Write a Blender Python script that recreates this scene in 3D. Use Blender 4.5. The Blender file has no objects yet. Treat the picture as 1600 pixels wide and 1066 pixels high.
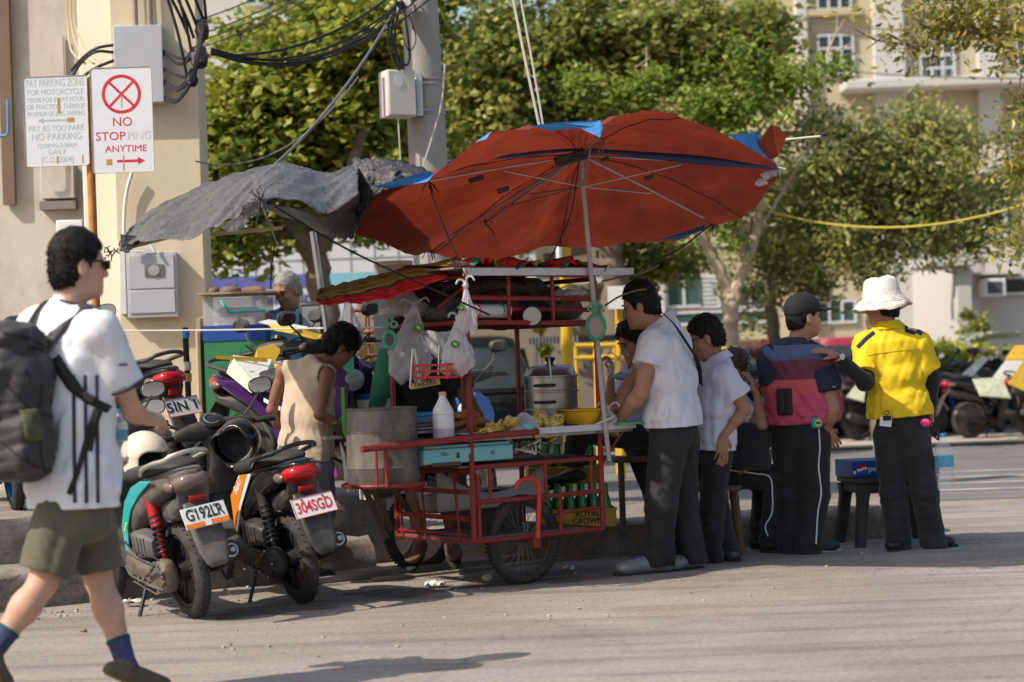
import bpy, bmesh, math, random
import numpy as np
from mathutils import Vector, Matrix
random.seed(7); RNG = np.random.default_rng(7)
S = bpy.context.scene
COL = S.collection
R = math.radians
# ------------------------------------------------------------------ camera
FPX = 3111.0            # focal length in pixels of the 1600 px wide photograph (70 mm)
ROLL, PITCH, CAMZ = R(2.0), math.atan(29/FPX), 1.3
_F = np.array([0, math.cos(PITCH), math.sin(PITCH)])
_U0 = np.array([0, -math.sin(PITCH), math.cos(PITCH)])
_R0 = np.array([1.0, 0, 0])
_Rt = _R0*math.cos(ROLL)-_U0*math.sin(ROLL)
_Up = _U0*math.cos(ROLL)+_R0*math.sin(ROLL)
cam_d = bpy.data.cameras.new('camera'); cam = bpy.data.objects.new('camera', cam_d); COL.objects.link(cam)
cam_d.lens = 70; cam_d.sensor_width = 36; cam_d.clip_start = .1; cam_d.clip_end = 2000
cam.matrix_world = Matrix(((_Rt[0], _Up[0], -_F[0], 0), (_Rt[1], _Up[1], -_F[1], 0), (_Rt[2], _Up[2], -_F[2], CAMZ), (0, 0, 0, 1)))
cam_d.dof.use_dof = True; cam_d.dof.focus_distance = 11.7; cam_d.dof.aperture_fstop = 2.2
S.camera = cam
def at(px, py, Y):
    d = _F+_Rt*(px-800)/FPX+_Up*(533-py)/FPX
    return np.array([0, 0, CAMZ])+d*(Y/d[1])
def gnd(px, py, z=0.0):
    d = _F+_Rt*(px-800)/FPX+_Up*(533-py)/FPX
    return np.array([0, 0, CAMZ])+d*((z-CAMZ)/d[2])
# ------------------------------------------------------------------ light
SUN_EL, SUN_DIR = R(44), np.array([.87, .49])     # SUN_DIR: where shadows fall on the ground
W = bpy.data.worlds.new('World'); S.world = W; W.use_nodes = True
nt = W.node_tree; bg = nt.nodes['Background']
sky = nt.nodes.new('ShaderNodeTexSky'); sky.sky_type = 'NISHITA'; sky.sun_disc = False
sky.sun_elevation = SUN_EL; sky.sun_rotation = math.atan2(-SUN_DIR[0], -SUN_DIR[1]) % (2*math.pi)
sky.air_density = 1.2; sky.dust_density = 2.5
nt.links.new(sky.outputs[0], bg.inputs[0]); bg.inputs[1].default_value = .15
sd = bpy.data.lights.new('sun', 'SUN'); so = bpy.data.objects.new('sun', sd); COL.objects.link(so)
sd.energy = 4.7; sd.angle = R(.5); sd.color = (1, .93, .82)
dv = Vector((SUN_DIR[0]*math.cos(SUN_EL), SUN_DIR[1]*math.cos(SUN_EL), -math.sin(SUN_EL)))
so.rotation_euler = dv.to_track_quat('-Z', 'Y').to_euler(); so.location = (-6, -4, 12)
S.view_settings.view_transform = 'Standard'; S.view_settings.look = 'None'
S.view_settings.exposure = .18; S.view_settings.gamma = 1
S.render.engine = 'CYCLES'
cy = S.cycles
cy.use_denoising = True; cy.max_bounces = 7; cy.diffuse_bounces = 3; cy.glossy_bounces = 3; cy.transmission_bounces = 5; cy.transparent_max_bounces = 8
cy.sample_clamp_indirect = 6; cy.caustics_reflective = False; cy.caustics_refractive = False
# ------------------------------------------------------------------ materials
def _n(nt, t, **kw):
    n = nt.nodes.new(t)
    for k, v in kw.items():
        if k in n.inputs: n.inputs[k].default_value = v
        else: setattr(n, k, v)
    return n
MATS = {}
def mat(name, col, rough=.6, metal=0, var=.12, vs=8, bump=.0, bs=60, spec=.4, dirt=None, dcol=(.22, .18, .14), ds=5,
        trans=0, alpha=1, coat=0, leaf=None, attr=None, emit=0, stretch=None, sheen=0, ior=1.45):
    """procedural principled material: two scales of tone variation, optional dirt, bump, translucency"""
    if name in MATS: return MATS[name]
    m = bpy.data.materials.new(name); m.use_nodes = True; nt = m.node_tree; L = nt.links
    b = nt.nodes['Principled BSDF']; out = nt.nodes['Material Output']
    tc = _n(nt, 'ShaderNodeTexCoord'); co = tc.outputs['Object']
    if stretch:
        mp = _n(nt, 'ShaderNodeMapping'); mp.inputs['Scale'].default_value = stretch; L.new(co, mp.inputs[0]); co = mp.outputs[0]
    b.inputs['Roughness'].default_value = rough; b.inputs['Metallic'].default_value = metal
    b.inputs['Specular IOR Level'].default_value = spec; b.inputs['IOR'].default_value = ior
    if coat: b.inputs['Coat Weight'].default_value = coat; b.inputs['Coat Roughness'].default_value = .08
    if sheen: b.inputs['Sheen Weight'].default_value = sheen
    if trans: b.inputs['Transmission Weight'].default_value = trans
    if alpha < 1: b.inputs['Alpha'].default_value = alpha
    cur = None
    if attr:
        a = _n(nt, 'ShaderNodeAttribute', attribute_name=attr); cur = a.outputs['Color']
    if var:
        no = _n(nt, 'ShaderNodeTexNoise', Scale=vs, Detail=5.0, Roughness=.62); L.new(co, no.inputs['Vector'])
        mr = _n(nt, 'ShaderNodeMapRange'); mr.inputs[1].default_value = .25; mr.inputs[2].default_value = .75
        mr.inputs[3].default_value = 1-var; mr.inputs[4].default_value = 1+var; L.new(no.outputs[0], mr.inputs[0])
        mx = _n(nt, 'ShaderNodeMix', data_type='RGBA', blend_type='MULTIPLY'); mx.inputs[0].default_value = 1
        mx.inputs[6].default_value = (*col, 1)
        if cur: L.new(cur, mx.inputs[6])
        L.new(mr.outputs[0], mx.inputs[7]); cur = mx.outputs[2]
    if dirt:
        n2 = _n(nt, 'ShaderNodeTexNoise', Scale=ds, Detail=7.0, Roughness=.7); L.new(co, n2.inputs['Vector'])
        m2 = _n(nt, 'ShaderNodeMapRange'); m2.inputs[1].default_value = .42; m2.inputs[2].default_value = .72; m2.inputs[3].default_value = 0; m2.inputs[4].default_value = dirt
        L.new(n2.outputs[0], m2.inputs[0])
        x2 = _n(nt, 'ShaderNodeMix', data_type='RGBA'); L.new(m2.outputs[0], x2.inputs[0]); x2.inputs[6].default_value = (*col, 1)
        if cur: L.new(cur, x2.inputs[6])
        x2.inputs[7].default_value = (*dcol, 1); cur = x2.outputs[2]
        r2 = _n(nt, 'ShaderNodeMapRange'); r2.inputs[3].default_value = rough; r2.inputs[4].default_value = min(1, rough+.4); L.new(m2.outputs[0], r2.inputs[0]); L.new(r2.outputs[0], b.inputs['Roughness'])
    if cur: L.new(cur, b.inputs['Base Color'])
    else: b.inputs['Base Color'].default_value = (*col, 1)
    if bump:
        n3 = _n(nt, 'ShaderNodeTexNoise', Scale=bs, Detail=4.0, Roughness=.6); L.new(co, n3.inputs['Vector'])
        bp = _n(nt, 'ShaderNodeBump', Strength=bump, Distance=.02); L.new(n3.outputs[0], bp.inputs['Height']); L.new(bp.outputs[0], b.inputs['Normal'])
    if emit:
        b.inputs['Emission Strength'].default_value = emit; b.inputs['Emission Color'].default_value = (*col, 1)
    if leaf:
        t = _n(nt, 'ShaderNodeBsdfTranslucent'); ms = _n(nt, 'ShaderNodeMixShader'); ms.inputs[0].default_value = leaf
        if cur: L.new(cur, t.inputs[0])
        else: t.inputs[0].default_value = (*col, 1)
        L.new(b.outputs[0], ms.inputs[1]); L.new(t.outputs[0], ms.inputs[2]); L.new(ms.outputs[0], out.inputs[0])
    MATS[name] = m
    return m
# ------------------------------------------------------------------ objects
def tag(o, label=None, cat=None, group=None, kind=None):
    if label: o['label'] = label
    if cat: o['category'] = cat
    if group: o['group'] = group
    if kind: o['kind'] = kind
    return o
def empty(name, loc, label=None, cat=None, group=None, rz=0):
    o = bpy.data.objects.new(name, None); COL.objects.link(o); o.location = tuple(loc); o.rotation_euler.z = rz
    o.empty_display_size = .1
    return tag(o, label, cat, group)
def wloc(o):
    p = np.array(o.location)
    while o.parent: o = o.parent; p = p+np.array(o.location)
    return p
def copy_tree(o, parent=None):
    c = o.copy(); COL.objects.link(c)
    if parent is not None: c.parent = parent
    for ch in list(o.children): copy_tree(ch, c)
    return c
def unit(v): v = np.asarray(v, float); return v/(np.linalg.norm(v)+1e-12)
def frame(ax):
    ax = unit(ax); r = np.array([0, 0, 1.0]) if abs(ax[2]) < .9 else np.array([1.0, 0, 0])
    a = unit(np.cross(r, ax)); return a, np.cross(ax, a), ax
class MB:
    """collects primitives (world or local coordinates) into ONE mesh"""
    def __init__(s): s.v = []; s.f = []; s.mi = []; s.n = 0; s.m = 0; s.col = []; s.c = None
    def add(s, v, f):
        v = np.asarray(v, float).reshape(-1, 3); s.v.append(v)
        for q in f: s.f.append(tuple(int(i)+s.n for i in q)); s.mi.append(s.m); s.col.append(s.c)
        s.n += len(v); return s
    def box(s, c, size, M=None, taper=(1, 1)):
        x, y, z = [k/2 for k in size]; tx, ty = taper
        p = np.array([(-x, -y, -z), (x, -y, -z), (x, y, -z), (-x, y, -z), (-x*tx, -y*ty, z), (x*tx, -y*ty, z), (x*tx, y*ty, z), (-x*tx, y*ty, z)])
        if M is not None: p = p@np.array(M).T
        return s.add(p+np.asarray(c), [(3, 2, 1, 0), (4, 5, 6, 7), (0, 1, 5, 4), (1, 2, 6, 5), (2, 3, 7, 6), (3, 0, 4, 7)])
    def tube(s, pts, r, n=8, caps=True, closed=False):
        pts = np.asarray(pts, float); k = len(pts); rr = np.full(k, r) if np.isscalar(r) else np.asarray(r)
        vs = []; a = None
        for i in range(k):
            if closed: t = pts[(i+1) % k]-pts[i-1]
            else: t = pts[min(i+1, k-1)]-pts[max(i-1, 0)]
            t = unit(t)
            if a is None: a, _, _ = frame(t)
            a = unit(a-t*np.dot(a, t)); b = np.cross(t, a)
            for j in range(n):
                q = 2*math.pi*j/n; vs.append(pts[i]+rr[i]*(a*math.cos(q)+b*math.sin(q)))
        f = []
        for i in range(k if closed else k-1):
            i2 = (i+1) % k
            for j in range(n): f.append((i*n+j, i*n+(j+1) % n, i2*n+(j+1) % n, i2*n+j))
        if caps and not closed: f.append(tuple(range(n-1, -1, -1))); f.append(tuple((k-1)*n+j for j in range(n)))
        return s.add(vs, f)
    def lathe(s, prof, c, ax=(0, 0, 1), n=20, sq=None):
        """prof: list of (radius, height)"""
        a, b, t = frame(ax); c = np.asarray(c); vs = []; k = len(prof)
        for r, h in prof:
            for j in range(n):
                q = 2*math.pi*j/n; vs.append(c+t*h+r*(a*math.cos(q)+b*math.sin(q)*(sq or 1)))
        f = []
        for i in range(k-1):
            for j in range(n): f.append((i*n+j, i*n+(j+1) % n, (i+1)*n+(j+1) % n, (i+1)*n+j))
        if prof[0][0] > 1e-6: f.append(tuple(range(n-1, -1, -1)))
        if prof[-1][0] > 1e-6: f.append(tuple((k-1)*n+j for j in range(n)))
        return s.add(vs, f)
    def torus(s, c, ax, Rr, r, n=28, m=8, a0=0, a1=2*math.pi):
        a, b, t = frame(ax); full = abs(a1-a0-2*math.pi) < 1e-6; c = np.asarray(c)
        q = np.linspace(a0, a1, n, endpoint=not full)
        return s.tube([c+Rr*(a*math.cos(x)+b*math.sin(x)) for x in q], r, m, closed=full)
    def ball(s, c, rad, n=12, m=8, M=None, noise=0):
        rad = np.full(3, rad) if np.isscalar(rad) else np.asarray(rad); vs = []; f = []
        for i in range(m+1):
            th = math.pi*i/m
            for j in range(n):
                q = 2*math.pi*j/n; p = np.array([math.sin(th)*math.cos(q), math.sin(th)*math.sin(q), math.cos(th)])
                p = p*rad*(1+noise*random.uniform(-1, 1) if 0 < i < m else 1)
                vs.append(np.array(M)@p if M is not None else p)
        for i in range(m):
            for j in range(n): f.append((i*n+j, (i+1)*n+j, (i+1)*n+(j+1) % n, i*n+(j+1) % n))
        return s.add(np.array(vs)+np.asarray(c), f)
    def grid(s, P, closed=False):
        """P: array (a,b,3) of points"""
        P = np.asarray(P, float); a, b = P.shape[:2]; f = []
        for i in range(a-1):
            for j in range(b if closed else b-1): f.append((i*b+j, i*b+(j+1) % b, (i+1)*b+(j+1) % b, (i+1)*b+j))
        return s.add(P.reshape(-1, 3), f)
    def loft(s, secs, n=16, caps=True):
        """secs: (centre, half-width vec, half-height vec, exponent) superellipse rings"""
        vs = []; f = []
        for c, w, h, e in secs:
            for j in range(n):
                q = 2*math.pi*(j+.5)/n; cx, sx = math.cos(q), math.sin(q)
                vs.append(np.asarray(c)+np.asarray(w)*math.copysign(abs(cx)**(2/e), cx)+np.asarray(h)*math.copysign(abs(sx)**(2/e), sx))
        k = len(secs)
        for i in range(k-1):
            for j in range(n): f.append((i*n+j, i*n+(j+1) % n, (i+1)*n+(j+1) % n, (i+1)*n+j))
        if caps: f.append(tuple(range(n-1, -1, -1))); f.append(tuple((k-1)*n+j for j in range(n)))
        return s.add(vs, f)
    def prism(s, pts, nrm):
        """flat outline extruded by vector nrm"""
        p = np.asarray(pts, float); k = len(p); nrm = np.asarray(nrm, float)
        f = [tuple(range(k-1, -1, -1)), tuple(range(k, 2*k))]+[(i, (i+1) % k, k+(i+1) % k, k+i) for i in range(k)]
        return s.add(np.vstack([p, p+nrm]), f)
    def text(s, txt, c, xdir, ydir, h, depth=.001, align='CENTER', spread=1, width=None, bold=0):
        cu = bpy.data.curves.new('t', 'FONT'); cu.body = txt; cu.size = 1; cu.align_x = align; cu.align_y = 'CENTER'; cu.space_character = spread; cu.extrude = 0; cu.resolution_u = 3; cu.offset = bold
        o = bpy.data.objects.new('t', cu); COL.objects.link(o); bpy.context.view_layer.update()
        me = o.to_mesh(); v = np.array([x.co[:] for x in me.vertices]).reshape(-1, 3); f = [tuple(p.vertices) for p in me.polygons]
        o.to_mesh_clear(); bpy.data.objects.remove(o); bpy.data.curves.remove(cu)
        if not len(v): return s
        xd, yd = unit(xdir), unit(ydir); sx = h/.7; sy = h/.7
        if width: sx = width/(v[:, 0].max()-v[:, 0].min())
        nz = np.cross(xd, yd)
        P = np.asarray(c)+np.outer(v[:, 0]*sx, xd)+np.outer(v[:, 1]*sy, yd)+nz*depth
        return s.add(P, f)
    def build(s, name, mats, parent=None, smooth=True, origin=None, bevel=0, subsurf=0, fix=False, crease=None, solid=0, ang=35):
        v = np.vstack(s.v); mats = mats if isinstance(mats, (list, tuple)) else [mats]
        if parent is not None: org = wloc(parent) if origin is None else np.asarray(origin)
        else: org = np.array([(v[:, 0].min()+v[:, 0].max())/2, (v[:, 1].min()+v[:, 1].max())/2, v[:, 2].min()]) if origin is None else np.asarray(origin, float)
        me = bpy.data.meshes.new(name); me.from_pydata((v-org).tolist(), [], s.f)
        for m in mats: me.materials.append(m)
        if len(mats) > 1: me.polygons.foreach_set('material_index', s.mi)
        if any(c is not None for c in s.col):
            ca = me.color_attributes.new('tint', 'FLOAT_COLOR', 'CORNER'); arr = []
            for p, c in zip(me.polygons, s.col): arr += [(*(c or (1, 1, 1)), 1)]*p.loop_total
            ca.data.foreach_set('color', np.array(arr, np.float32).ravel())
        if fix:
            bm = bmesh.new(); bm.from_mesh(me); bmesh.ops.recalc_face_normals(bm, faces=bm.faces); bm.to_mesh(me); bm.free()
        o = bpy.data.objects.new(name, me); COL.objects.link(o)
        if parent is not None: o.parent = parent; o.location = tuple(org-wloc(parent))
        else: o.location = tuple(org)
        if bevel:
            b = o.modifiers.new('bevel', 'BEVEL'); b.width = bevel; b.segments = 2; b.limit_method = 'ANGLE'; b.angle_limit = R(40)
        if solid:
            b = o.modifiers.new('solid', 'SOLIDIFY'); b.thickness = solid; b.offset = 0
        if subsurf:
            b = o.modifiers.new('sub', 'SUBSURF'); b.levels = b.render_levels = subsurf
        if smooth:
            me.polygons.foreach_set('use_smooth', np.ones(len(me.polygons), bool))
            if not subsurf and hasattr(me, 'set_sharp_from_angle'): me.set_sharp_from_angle(angle=R(ang))
        me.update()
        return o
def crop_arc(pts, n=8):
    """Catmull-Rom through points"""
    P = [np.asarray(p, float) for p in pts]; P = [2*P[0]-P[1]]+P+[2*P[-1]-P[-2]]; out = []
    for i in range(1, len(P)-2):
        for t in np.linspace(0, 1, n, endpoint=False):
            a, b, c, d = P[i-1:i+3]; out.append(.5*((2*b)+(c-a)*t+(2*a-5*b+4*c-d)*t*t+(3*b-a-3*c+d)*t**3))
    out.append(P[-2]); return np.array(out)
def sagline(a, b, sag, n=14):
    a, b = np.asarray(a, float), np.asarray(b, float); t = np.linspace(0, 1, n)[:, None]
    p = a+(b-a)*t; p[:, 2] -= (4*t*(1-t))[:, 0]*sag; return p
# ------------------------------------------------------------------ signed-distance modelling (bodies, clothes, panels)
class SDF:
    def __init__(s, lo, hi, h):
        s.h = h; s.lo = np.asarray(lo, float)-3*h; n = np.ceil((np.asarray(hi)+3*h-s.lo)/h).astype(int)+1
        s.n = n; s.d = np.full(n, 1.0, np.float32)
        s.ax = [(s.lo[i]+h*np.arange(n[i])).astype(np.float32) for i in range(3)]
    def _sub(s, lo, hi):
        i0 = np.clip(np.floor((np.asarray(lo)-s.lo)/s.h).astype(int), 0, s.n-1); i1 = np.clip(np.ceil((np.asarray(hi)-s.lo)/s.h).astype(int)+1, 1, s.n)
        i1 = np.maximum(i1, i0+1)
        sl = tuple(slice(a, b) for a, b in zip(i0, i1))
        return sl, s.ax[0][sl[0]][:, None, None], s.ax[1][sl[1]][None, :, None], s.ax[2][sl[2]][None, None, :]
    def _put(s, sl, q, k, op):
        d = s.d[sl]
        if op == 'sub': q = -q
        if op == 'add':
            if k > 0: h = np.maximum(k-np.abs(d-q), 0)/k; r = np.minimum(d, q)-h*h*k*.25
            else: r = np.minimum(d, q)
        else:
            if k > 0: h = np.maximum(k-np.abs(d-q), 0)/k; r = np.maximum(d, q)+h*h*k*.25
            else: r = np.maximum(d, q)
        s.d[sl] = r
    def cone(s, a, b, ra, rb, k=.02, op='add', cut=None):
        """round cone from a to b; cut=(t) keeps only the part before fraction t with a flat end"""
        a, b = np.asarray(a, float), np.asarray(b, float); m = max(ra, rb)+k+3*s.h
        sl, X, Y, Z = s._sub(np.minimum(a, b)-m, np.maximum(a, b)+m)
        ab = b-a; L2 = float(ab@ab)+1e-9
        t = ((X-a[0])*ab[0]+(Y-a[1])*ab[1]+(Z-a[2])*ab[2])/L2; tc = np.clip(t, 0, 1)
        q = np.sqrt((X-a[0]-tc*ab[0])**2+(Y-a[1]-tc*ab[1])**2+(Z-a[2]-tc*ab[2])**2)-(ra+(rb-ra)*tc)
        if cut is not None: q = np.maximum(q, (t-cut)*math.sqrt(L2))
        s._put(sl, q, k, op)
    def chain(s, pts, rs, k=.015):
        for i in range(len(pts)-1): s.cone(pts[i], pts[i+1], rs[i], rs[i+1], k)
    def ell(s, c, rad, M=None, k=.02, op='add', e=2):
        """ellipsoid; M columns = local axes"""
        c = np.asarray(c, float); rad = np.asarray(rad, float); M = np.eye(3) if M is None else np.asarray(M); m = rad.max()*(1.45 if e > 2 else 1.0)+k+3*s.h
        sl, X, Y, Z = s._sub(c-m, c+m); x, y, z = X-c[0], Y-c[1], Z-c[2]
        q = [np.abs(x*M[0, i]+y*M[1, i]+z*M[2, i])/rad[i] for i in range(3)]
        if e == 2: n = np.sqrt(q[0]**2+q[1]**2+q[2]**2)
        else: n = (q[0]**e+q[1]**e+q[2]**e)**(1/e)
        g = np.sqrt((q[0]/rad[0])**2+(q[1]/rad[1])**2+(q[2]/rad[2])**2)+1e-6
        s._put(sl, (n-1)*np.maximum(n/g, rad.min()*.5) if e == 2 else (n-1)*rad.min(), k, op)
    def econe(s, a, b, wa, da, wb, db, side, k=.03, cap=.5, e=2.2):
        """elliptical cone a->b, half width w along side, half depth d across it"""
        a, b = np.asarray(a, float), np.asarray(b, float); ab = b-a; L = np.linalg.norm(ab); t_ = ab/L
        sd = unit(np.asarray(side)-t_*np.dot(side, t_)); fr = np.cross(t_, sd); m = max(wa, wb, da, db)+k+3*s.h
        sl, X, Y, Z = s._sub(np.minimum(a, b)-m, np.maximum(a, b)+m); x, y, z = X-a[0], Y-a[1], Z-a[2]
        t = (x*t_[0]+y*t_[1]+z*t_[2])/L; tc = np.clip(t, 0, 1); w = wa+(wb-wa)*tc; d = da+(db-da)*tc; ex = (t-tc)*L
        qx = np.abs(x*sd[0]+y*sd[1]+z*sd[2])/w; qy = np.abs(x*fr[0]+y*fr[1]+z*fr[2])/d; mn = np.minimum(w, d)
        n = (qx**e+qy**e+(np.abs(ex)/(mn*cap+1e-6))**e)**(1/e)
        s._put(sl, (n-1)*mn*.9, k, op='add')
    def box(s, c, half, M=None, r=.01, k=.0, op='add'):
        c = np.asarray(c, float); half = np.asarray(half, float)-r; M = np.eye(3) if M is None else np.asarray(M); m = np.linalg.norm(half)+r+k+3*s.h
        sl, X, Y, Z = s._sub(c-m, c+m); x, y, z = X-c[0], Y-c[1], Z-c[2]
        q = [np.abs(x*M[0, i]+y*M[1, i]+z*M[2, i])-half[i] for i in range(3)]
        o = np.sqrt(sum(np.maximum(v, 0)**2 for v in q)); i = np.minimum(np.maximum(np.maximum(q[0], q[1]), q[2]), 0)
        s._put(sl, o+i-r, k, op)
    def plane(s, p, n, k=0):
        """remove everything on the side n points to"""
        n = unit(n); p = np.asarray(p, float)
        q = (s.ax[0][:, None, None]-p[0])*n[0]+(s.ax[1][None, :, None]-p[1])*n[1]+(s.ax[2][None, None, :]-p[2])*n[2]
        s._put((slice(None),)*3, -q.astype(np.float32), k, 'sub')
    def noise(s, amp, freq, seed=0, ridge=False, an=(1, 1, 1), region=None, shear=None):
        rng = np.random.default_rng(seed); idx = np.nonzero(np.abs(s.d) < .04)
        P = np.stack([s.ax[i][idx[i]] for i in range(3)], 1)
        if shear is not None: P = P.copy(); P[:, 0] += P[:, 2]*shear[0]; P[:, 1] += P[:, 2]*shear[1]
        P = P*np.asarray(an); v = np.zeros(len(P)); tot = 0
        for i in range(7):
            k1 = unit(rng.normal(size=3))*freq*rng.uniform(.5, 1.9); k2 = rng.normal(size=3)*freq*.45; ph = rng.uniform(0, 6.3)
            w = np.sin(P@k1+ph+1.3*np.sin(P@k2+ph*2)); a = 1/(1+.5*i)
            v += a*((1-2*np.abs(w)) if ridge else w); tot += a
        v *= amp/tot*1.6
        if region is not None: v = v*region(np.stack([s.ax[i][idx[i]] for i in range(3)], 1))
        s.d[idx] += v.astype(np.float32)
    def mesh(s):
        d = s.d; h = s.h; ins = d < 0
        c = np.zeros(tuple(s.n-1), np.int8)
        for a in (0, 1):
            for b in (0, 1):
                for e in (0, 1): c += ins[a:s.n[0]-1+a, b:s.n[1]-1+b, e:s.n[2]-1+e]
        act = np.argwhere((c > 0) & (c < 8))
        if not len(act): raise ValueError('empty sdf')
        ix = np.full(tuple(s.n-1), -1, np.int32); ix[act[:, 0], act[:, 1], act[:, 2]] = np.arange(len(act))
        off = [(a, b, e) for a in (0, 1) for b in (0, 1) for e in (0, 1)]
        cv = {o: d[act[:, 0]+o[0], act[:, 1]+o[1], act[:, 2]+o[2]] for o in off}
        acc = np.zeros((len(act), 3)); cnt = np.zeros(len(act))
        for o in off:
            for ax in range(3):
                if o[ax] == 0:
                    p = list(o); p[ax] = 1; p = tuple(p); m = (cv[o] < 0) != (cv[p] < 0)
                    t = np.where(m, cv[o]/(cv[o]-cv[p]+1e-12), 0); q = np.tile(np.array(o, float), (len(act), 1)); q[:, ax] = t
                    acc += q*m[:, None]; cnt += m
        V = s.lo+h*(act+acc/np.maximum(cnt, 1)[:, None])
        F = []
        for ax in range(3):
            u, w = [(1, 2), (2, 0), (0, 1)][ax]
            lo = [slice(1, s.n[i]-1) for i in range(3)]; lo[ax] = slice(0, s.n[ax]-1); hi = list(lo); hi[ax] = slice(1, s.n[ax])
            A, B = ins[tuple(lo)], ins[tuple(hi)]; e = np.argwhere(A != B)
            if not len(e): continue
            e = e+np.array([sl.start for sl in lo]); flip = ins[e[:, 0], e[:, 1], e[:, 2]]
            def g(du, dw):
                q = e.copy(); q[:, u] -= du; q[:, w] -= dw; return ix[q[:, 0], q[:, 1], q[:, 2]]
            Q = np.stack([g(1, 1), g(0, 1), g(0, 0), g(1, 0)], 1); Q[~flip] = Q[~flip][:, ::-1]; F.append(Q)
        F = np.vstack(F); F = F[(F >= 0).all(1)]
        return V, F
    def build(s, name, m, parent=None, origin=None, smooth=2, slots=None):
        V, F = s.mesh()
        for _ in range(smooth):
            I = F.ravel(); N1 = F[:, [1, 2, 3, 0]].ravel(); N2 = F[:, [3, 0, 1, 2]].ravel(); n = np.bincount(I, minlength=len(V))*2
            A = np.stack([np.bincount(I, V[N1, i]+V[N2, i], minlength=len(V)) for i in range(3)], 1)
            V = V*.5+.5*A/np.maximum(n, 1)[:, None]
        return np_obj(name, V, F, m, parent, origin)
def np_obj(name, V, F, m, parent=None, origin=None):
    if parent is not None: org = wloc(parent)
    else: org = np.array([(V[:, 0].min()+V[:, 0].max())/2, (V[:, 1].min()+V[:, 1].max())/2, V[:, 2].min()]) if origin is None else np.asarray(origin, float)
    k = F.shape[1]; me = bpy.data.meshes.new(name)
    me.vertices.add(len(V)); me.vertices.foreach_set('co', (V-org).astype(np.float32).ravel())
    me.loops.add(len(F)*k); me.loops.foreach_set('vertex_index', F.astype(np.int32).ravel())
    me.polygons.add(len(F)); me.polygons.foreach_set('loop_start', np.arange(0, len(F)*k, k, dtype=np.int32))
    try: me.polygons.foreach_set('loop_total', np.full(len(F), k, np.int32))
    except Exception: pass
    me.polygons.foreach_set('use_smooth', np.ones(len(F), bool)); me.update(calc_edges=True); me.validate()
    for mm in (m if isinstance(m, (list, tuple)) else [m]): me.materials.append(mm)
    o = bpy.data.objects.new(name, me); COL.objects.link(o)
    if parent is not None: o.parent = parent
    else: o.location = tuple(org)
    return o
# ------------------------------------------------------------------ people
def lerp(a, b, t): return np.asarray(a, float)*(1-t)+np.asarray(b, float)*t
UP = np.array([0, 0, 1.0])
def head_axes(f, up=UP):
    f = unit(f); u = unit(np.asarray(up)-f*np.dot(f, up)); return f, np.cross(u, f), u      # forward, left, up
def hand(s, w, d, n, curl=.4, ts=1, sc=1.0, thumb=.6, fan=.08):
    d = unit(d); n = unit(np.asarray(n)-d*np.dot(n, d)); a = np.cross(d, n); M = np.stack([d, a, n], 1)
    s.ell(w+d*.048*sc, np.array([.052, .040, .0165])*sc, M, k=.012, e=2.6)
    for i, (ln, r) in enumerate(((.93, .0088), (1.02, .0092), (.96, .0088), (.76, .0078))):
        x = (1.5-i)*.0205*ts*sc; p = w+d*(.088-.004*abs(1.5-i)**1.5)*sc+a*x; pts = [p]; g = d+a*ts*(1.5-i)*fan; g = unit(g); th = 0
        for L, b in ((.043, .55), (.027, .95), (.021, .7)):
            th += curl*b*(1+.12*i); q = g*math.cos(th)+n*math.sin(th); p = p+q*L*ln*sc; pts.append(p)
        s.chain(pts, [r*1.12*sc, r*1.03*sc, r*.95*sc, r*.78*sc], k=.004)
    b0 = w+d*.022*sc+a*ts*.026*sc; t1 = b0+unit(d*.62+a*ts*.75*thumb+n*.35)*.046*sc; t2 = t1+unit(d*.85+a*ts*.28*thumb+n*.45*(1+curl))*.032*sc
    s.chain([b0, t1, t2], [.0145*sc, .0115*sc, .0085*sc], k=.008)
def head(s, c, f, up=UP, hs=1.0, fat=0, nose=1.0):
    f, l, u = head_axes(f, up); M = np.stack([f, l, u], 1)
    P = lambda x, y, z: c+hs*(f*x+l*y+u*z)
    s.ell(P(-.008, 0, .032), np.array([.097, .077, .088])*hs, M, k=.02)
    s.ell(P(.028, 0, -.045), np.array([.064+fat*.3, .059+fat, .082])*hs, M, k=.035)
    s.ell(P(.050, 0, -.085), np.array([.036, .040+fat, .030])*hs, M, k=.03)
    s.ell(P(.074, 0, -.100), np.array([.018, .021, .016])*hs, k=.02, M=M)
    for e in (1, -1):
        s.ell(P(.055, e*.036, -.028), np.array([.026, .024+fat*.5, .022])*hs, M, k=.025)
        s.ell(P(.078, e*.030, .026), np.array([.012, .022, .007])*hs, M, k=.014)
        s.ell(P(.094, e*.031, .006), np.array([.013, .016, .010])*hs, M, k=.012, op='sub')
        e0 = P(-.004, e*.076, -.012)
        s.ell(e0, np.array([.020, .011, .034])*hs, M, k=.008); s.ell(e0+hs*(l*e*.012+f*.002), np.array([.010, .006, .019])*hs, M, k=.006, op='sub')
    s.cone(P(.084, 0, .012), P(.106*nose, 0, -.030), .009*hs, .0125*hs, k=.016)
    for e in (1, -1): s.ell(P(.092, e*.012, -.034), np.array([.011, .009, .008])*hs, M, k=.008)
    s.ell(P(.083, 0, -.060), np.array([.014, .025, .007])*hs, M, k=.010); s.ell(P(.081, 0, -.074), np.array([.014, .021, .008])*hs, M, k=.010)
    s.ell(P(.098, 0, -.067), np.array([.010, .024, .0028])*hs, M, k=.004, op='sub')
    return P
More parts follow.
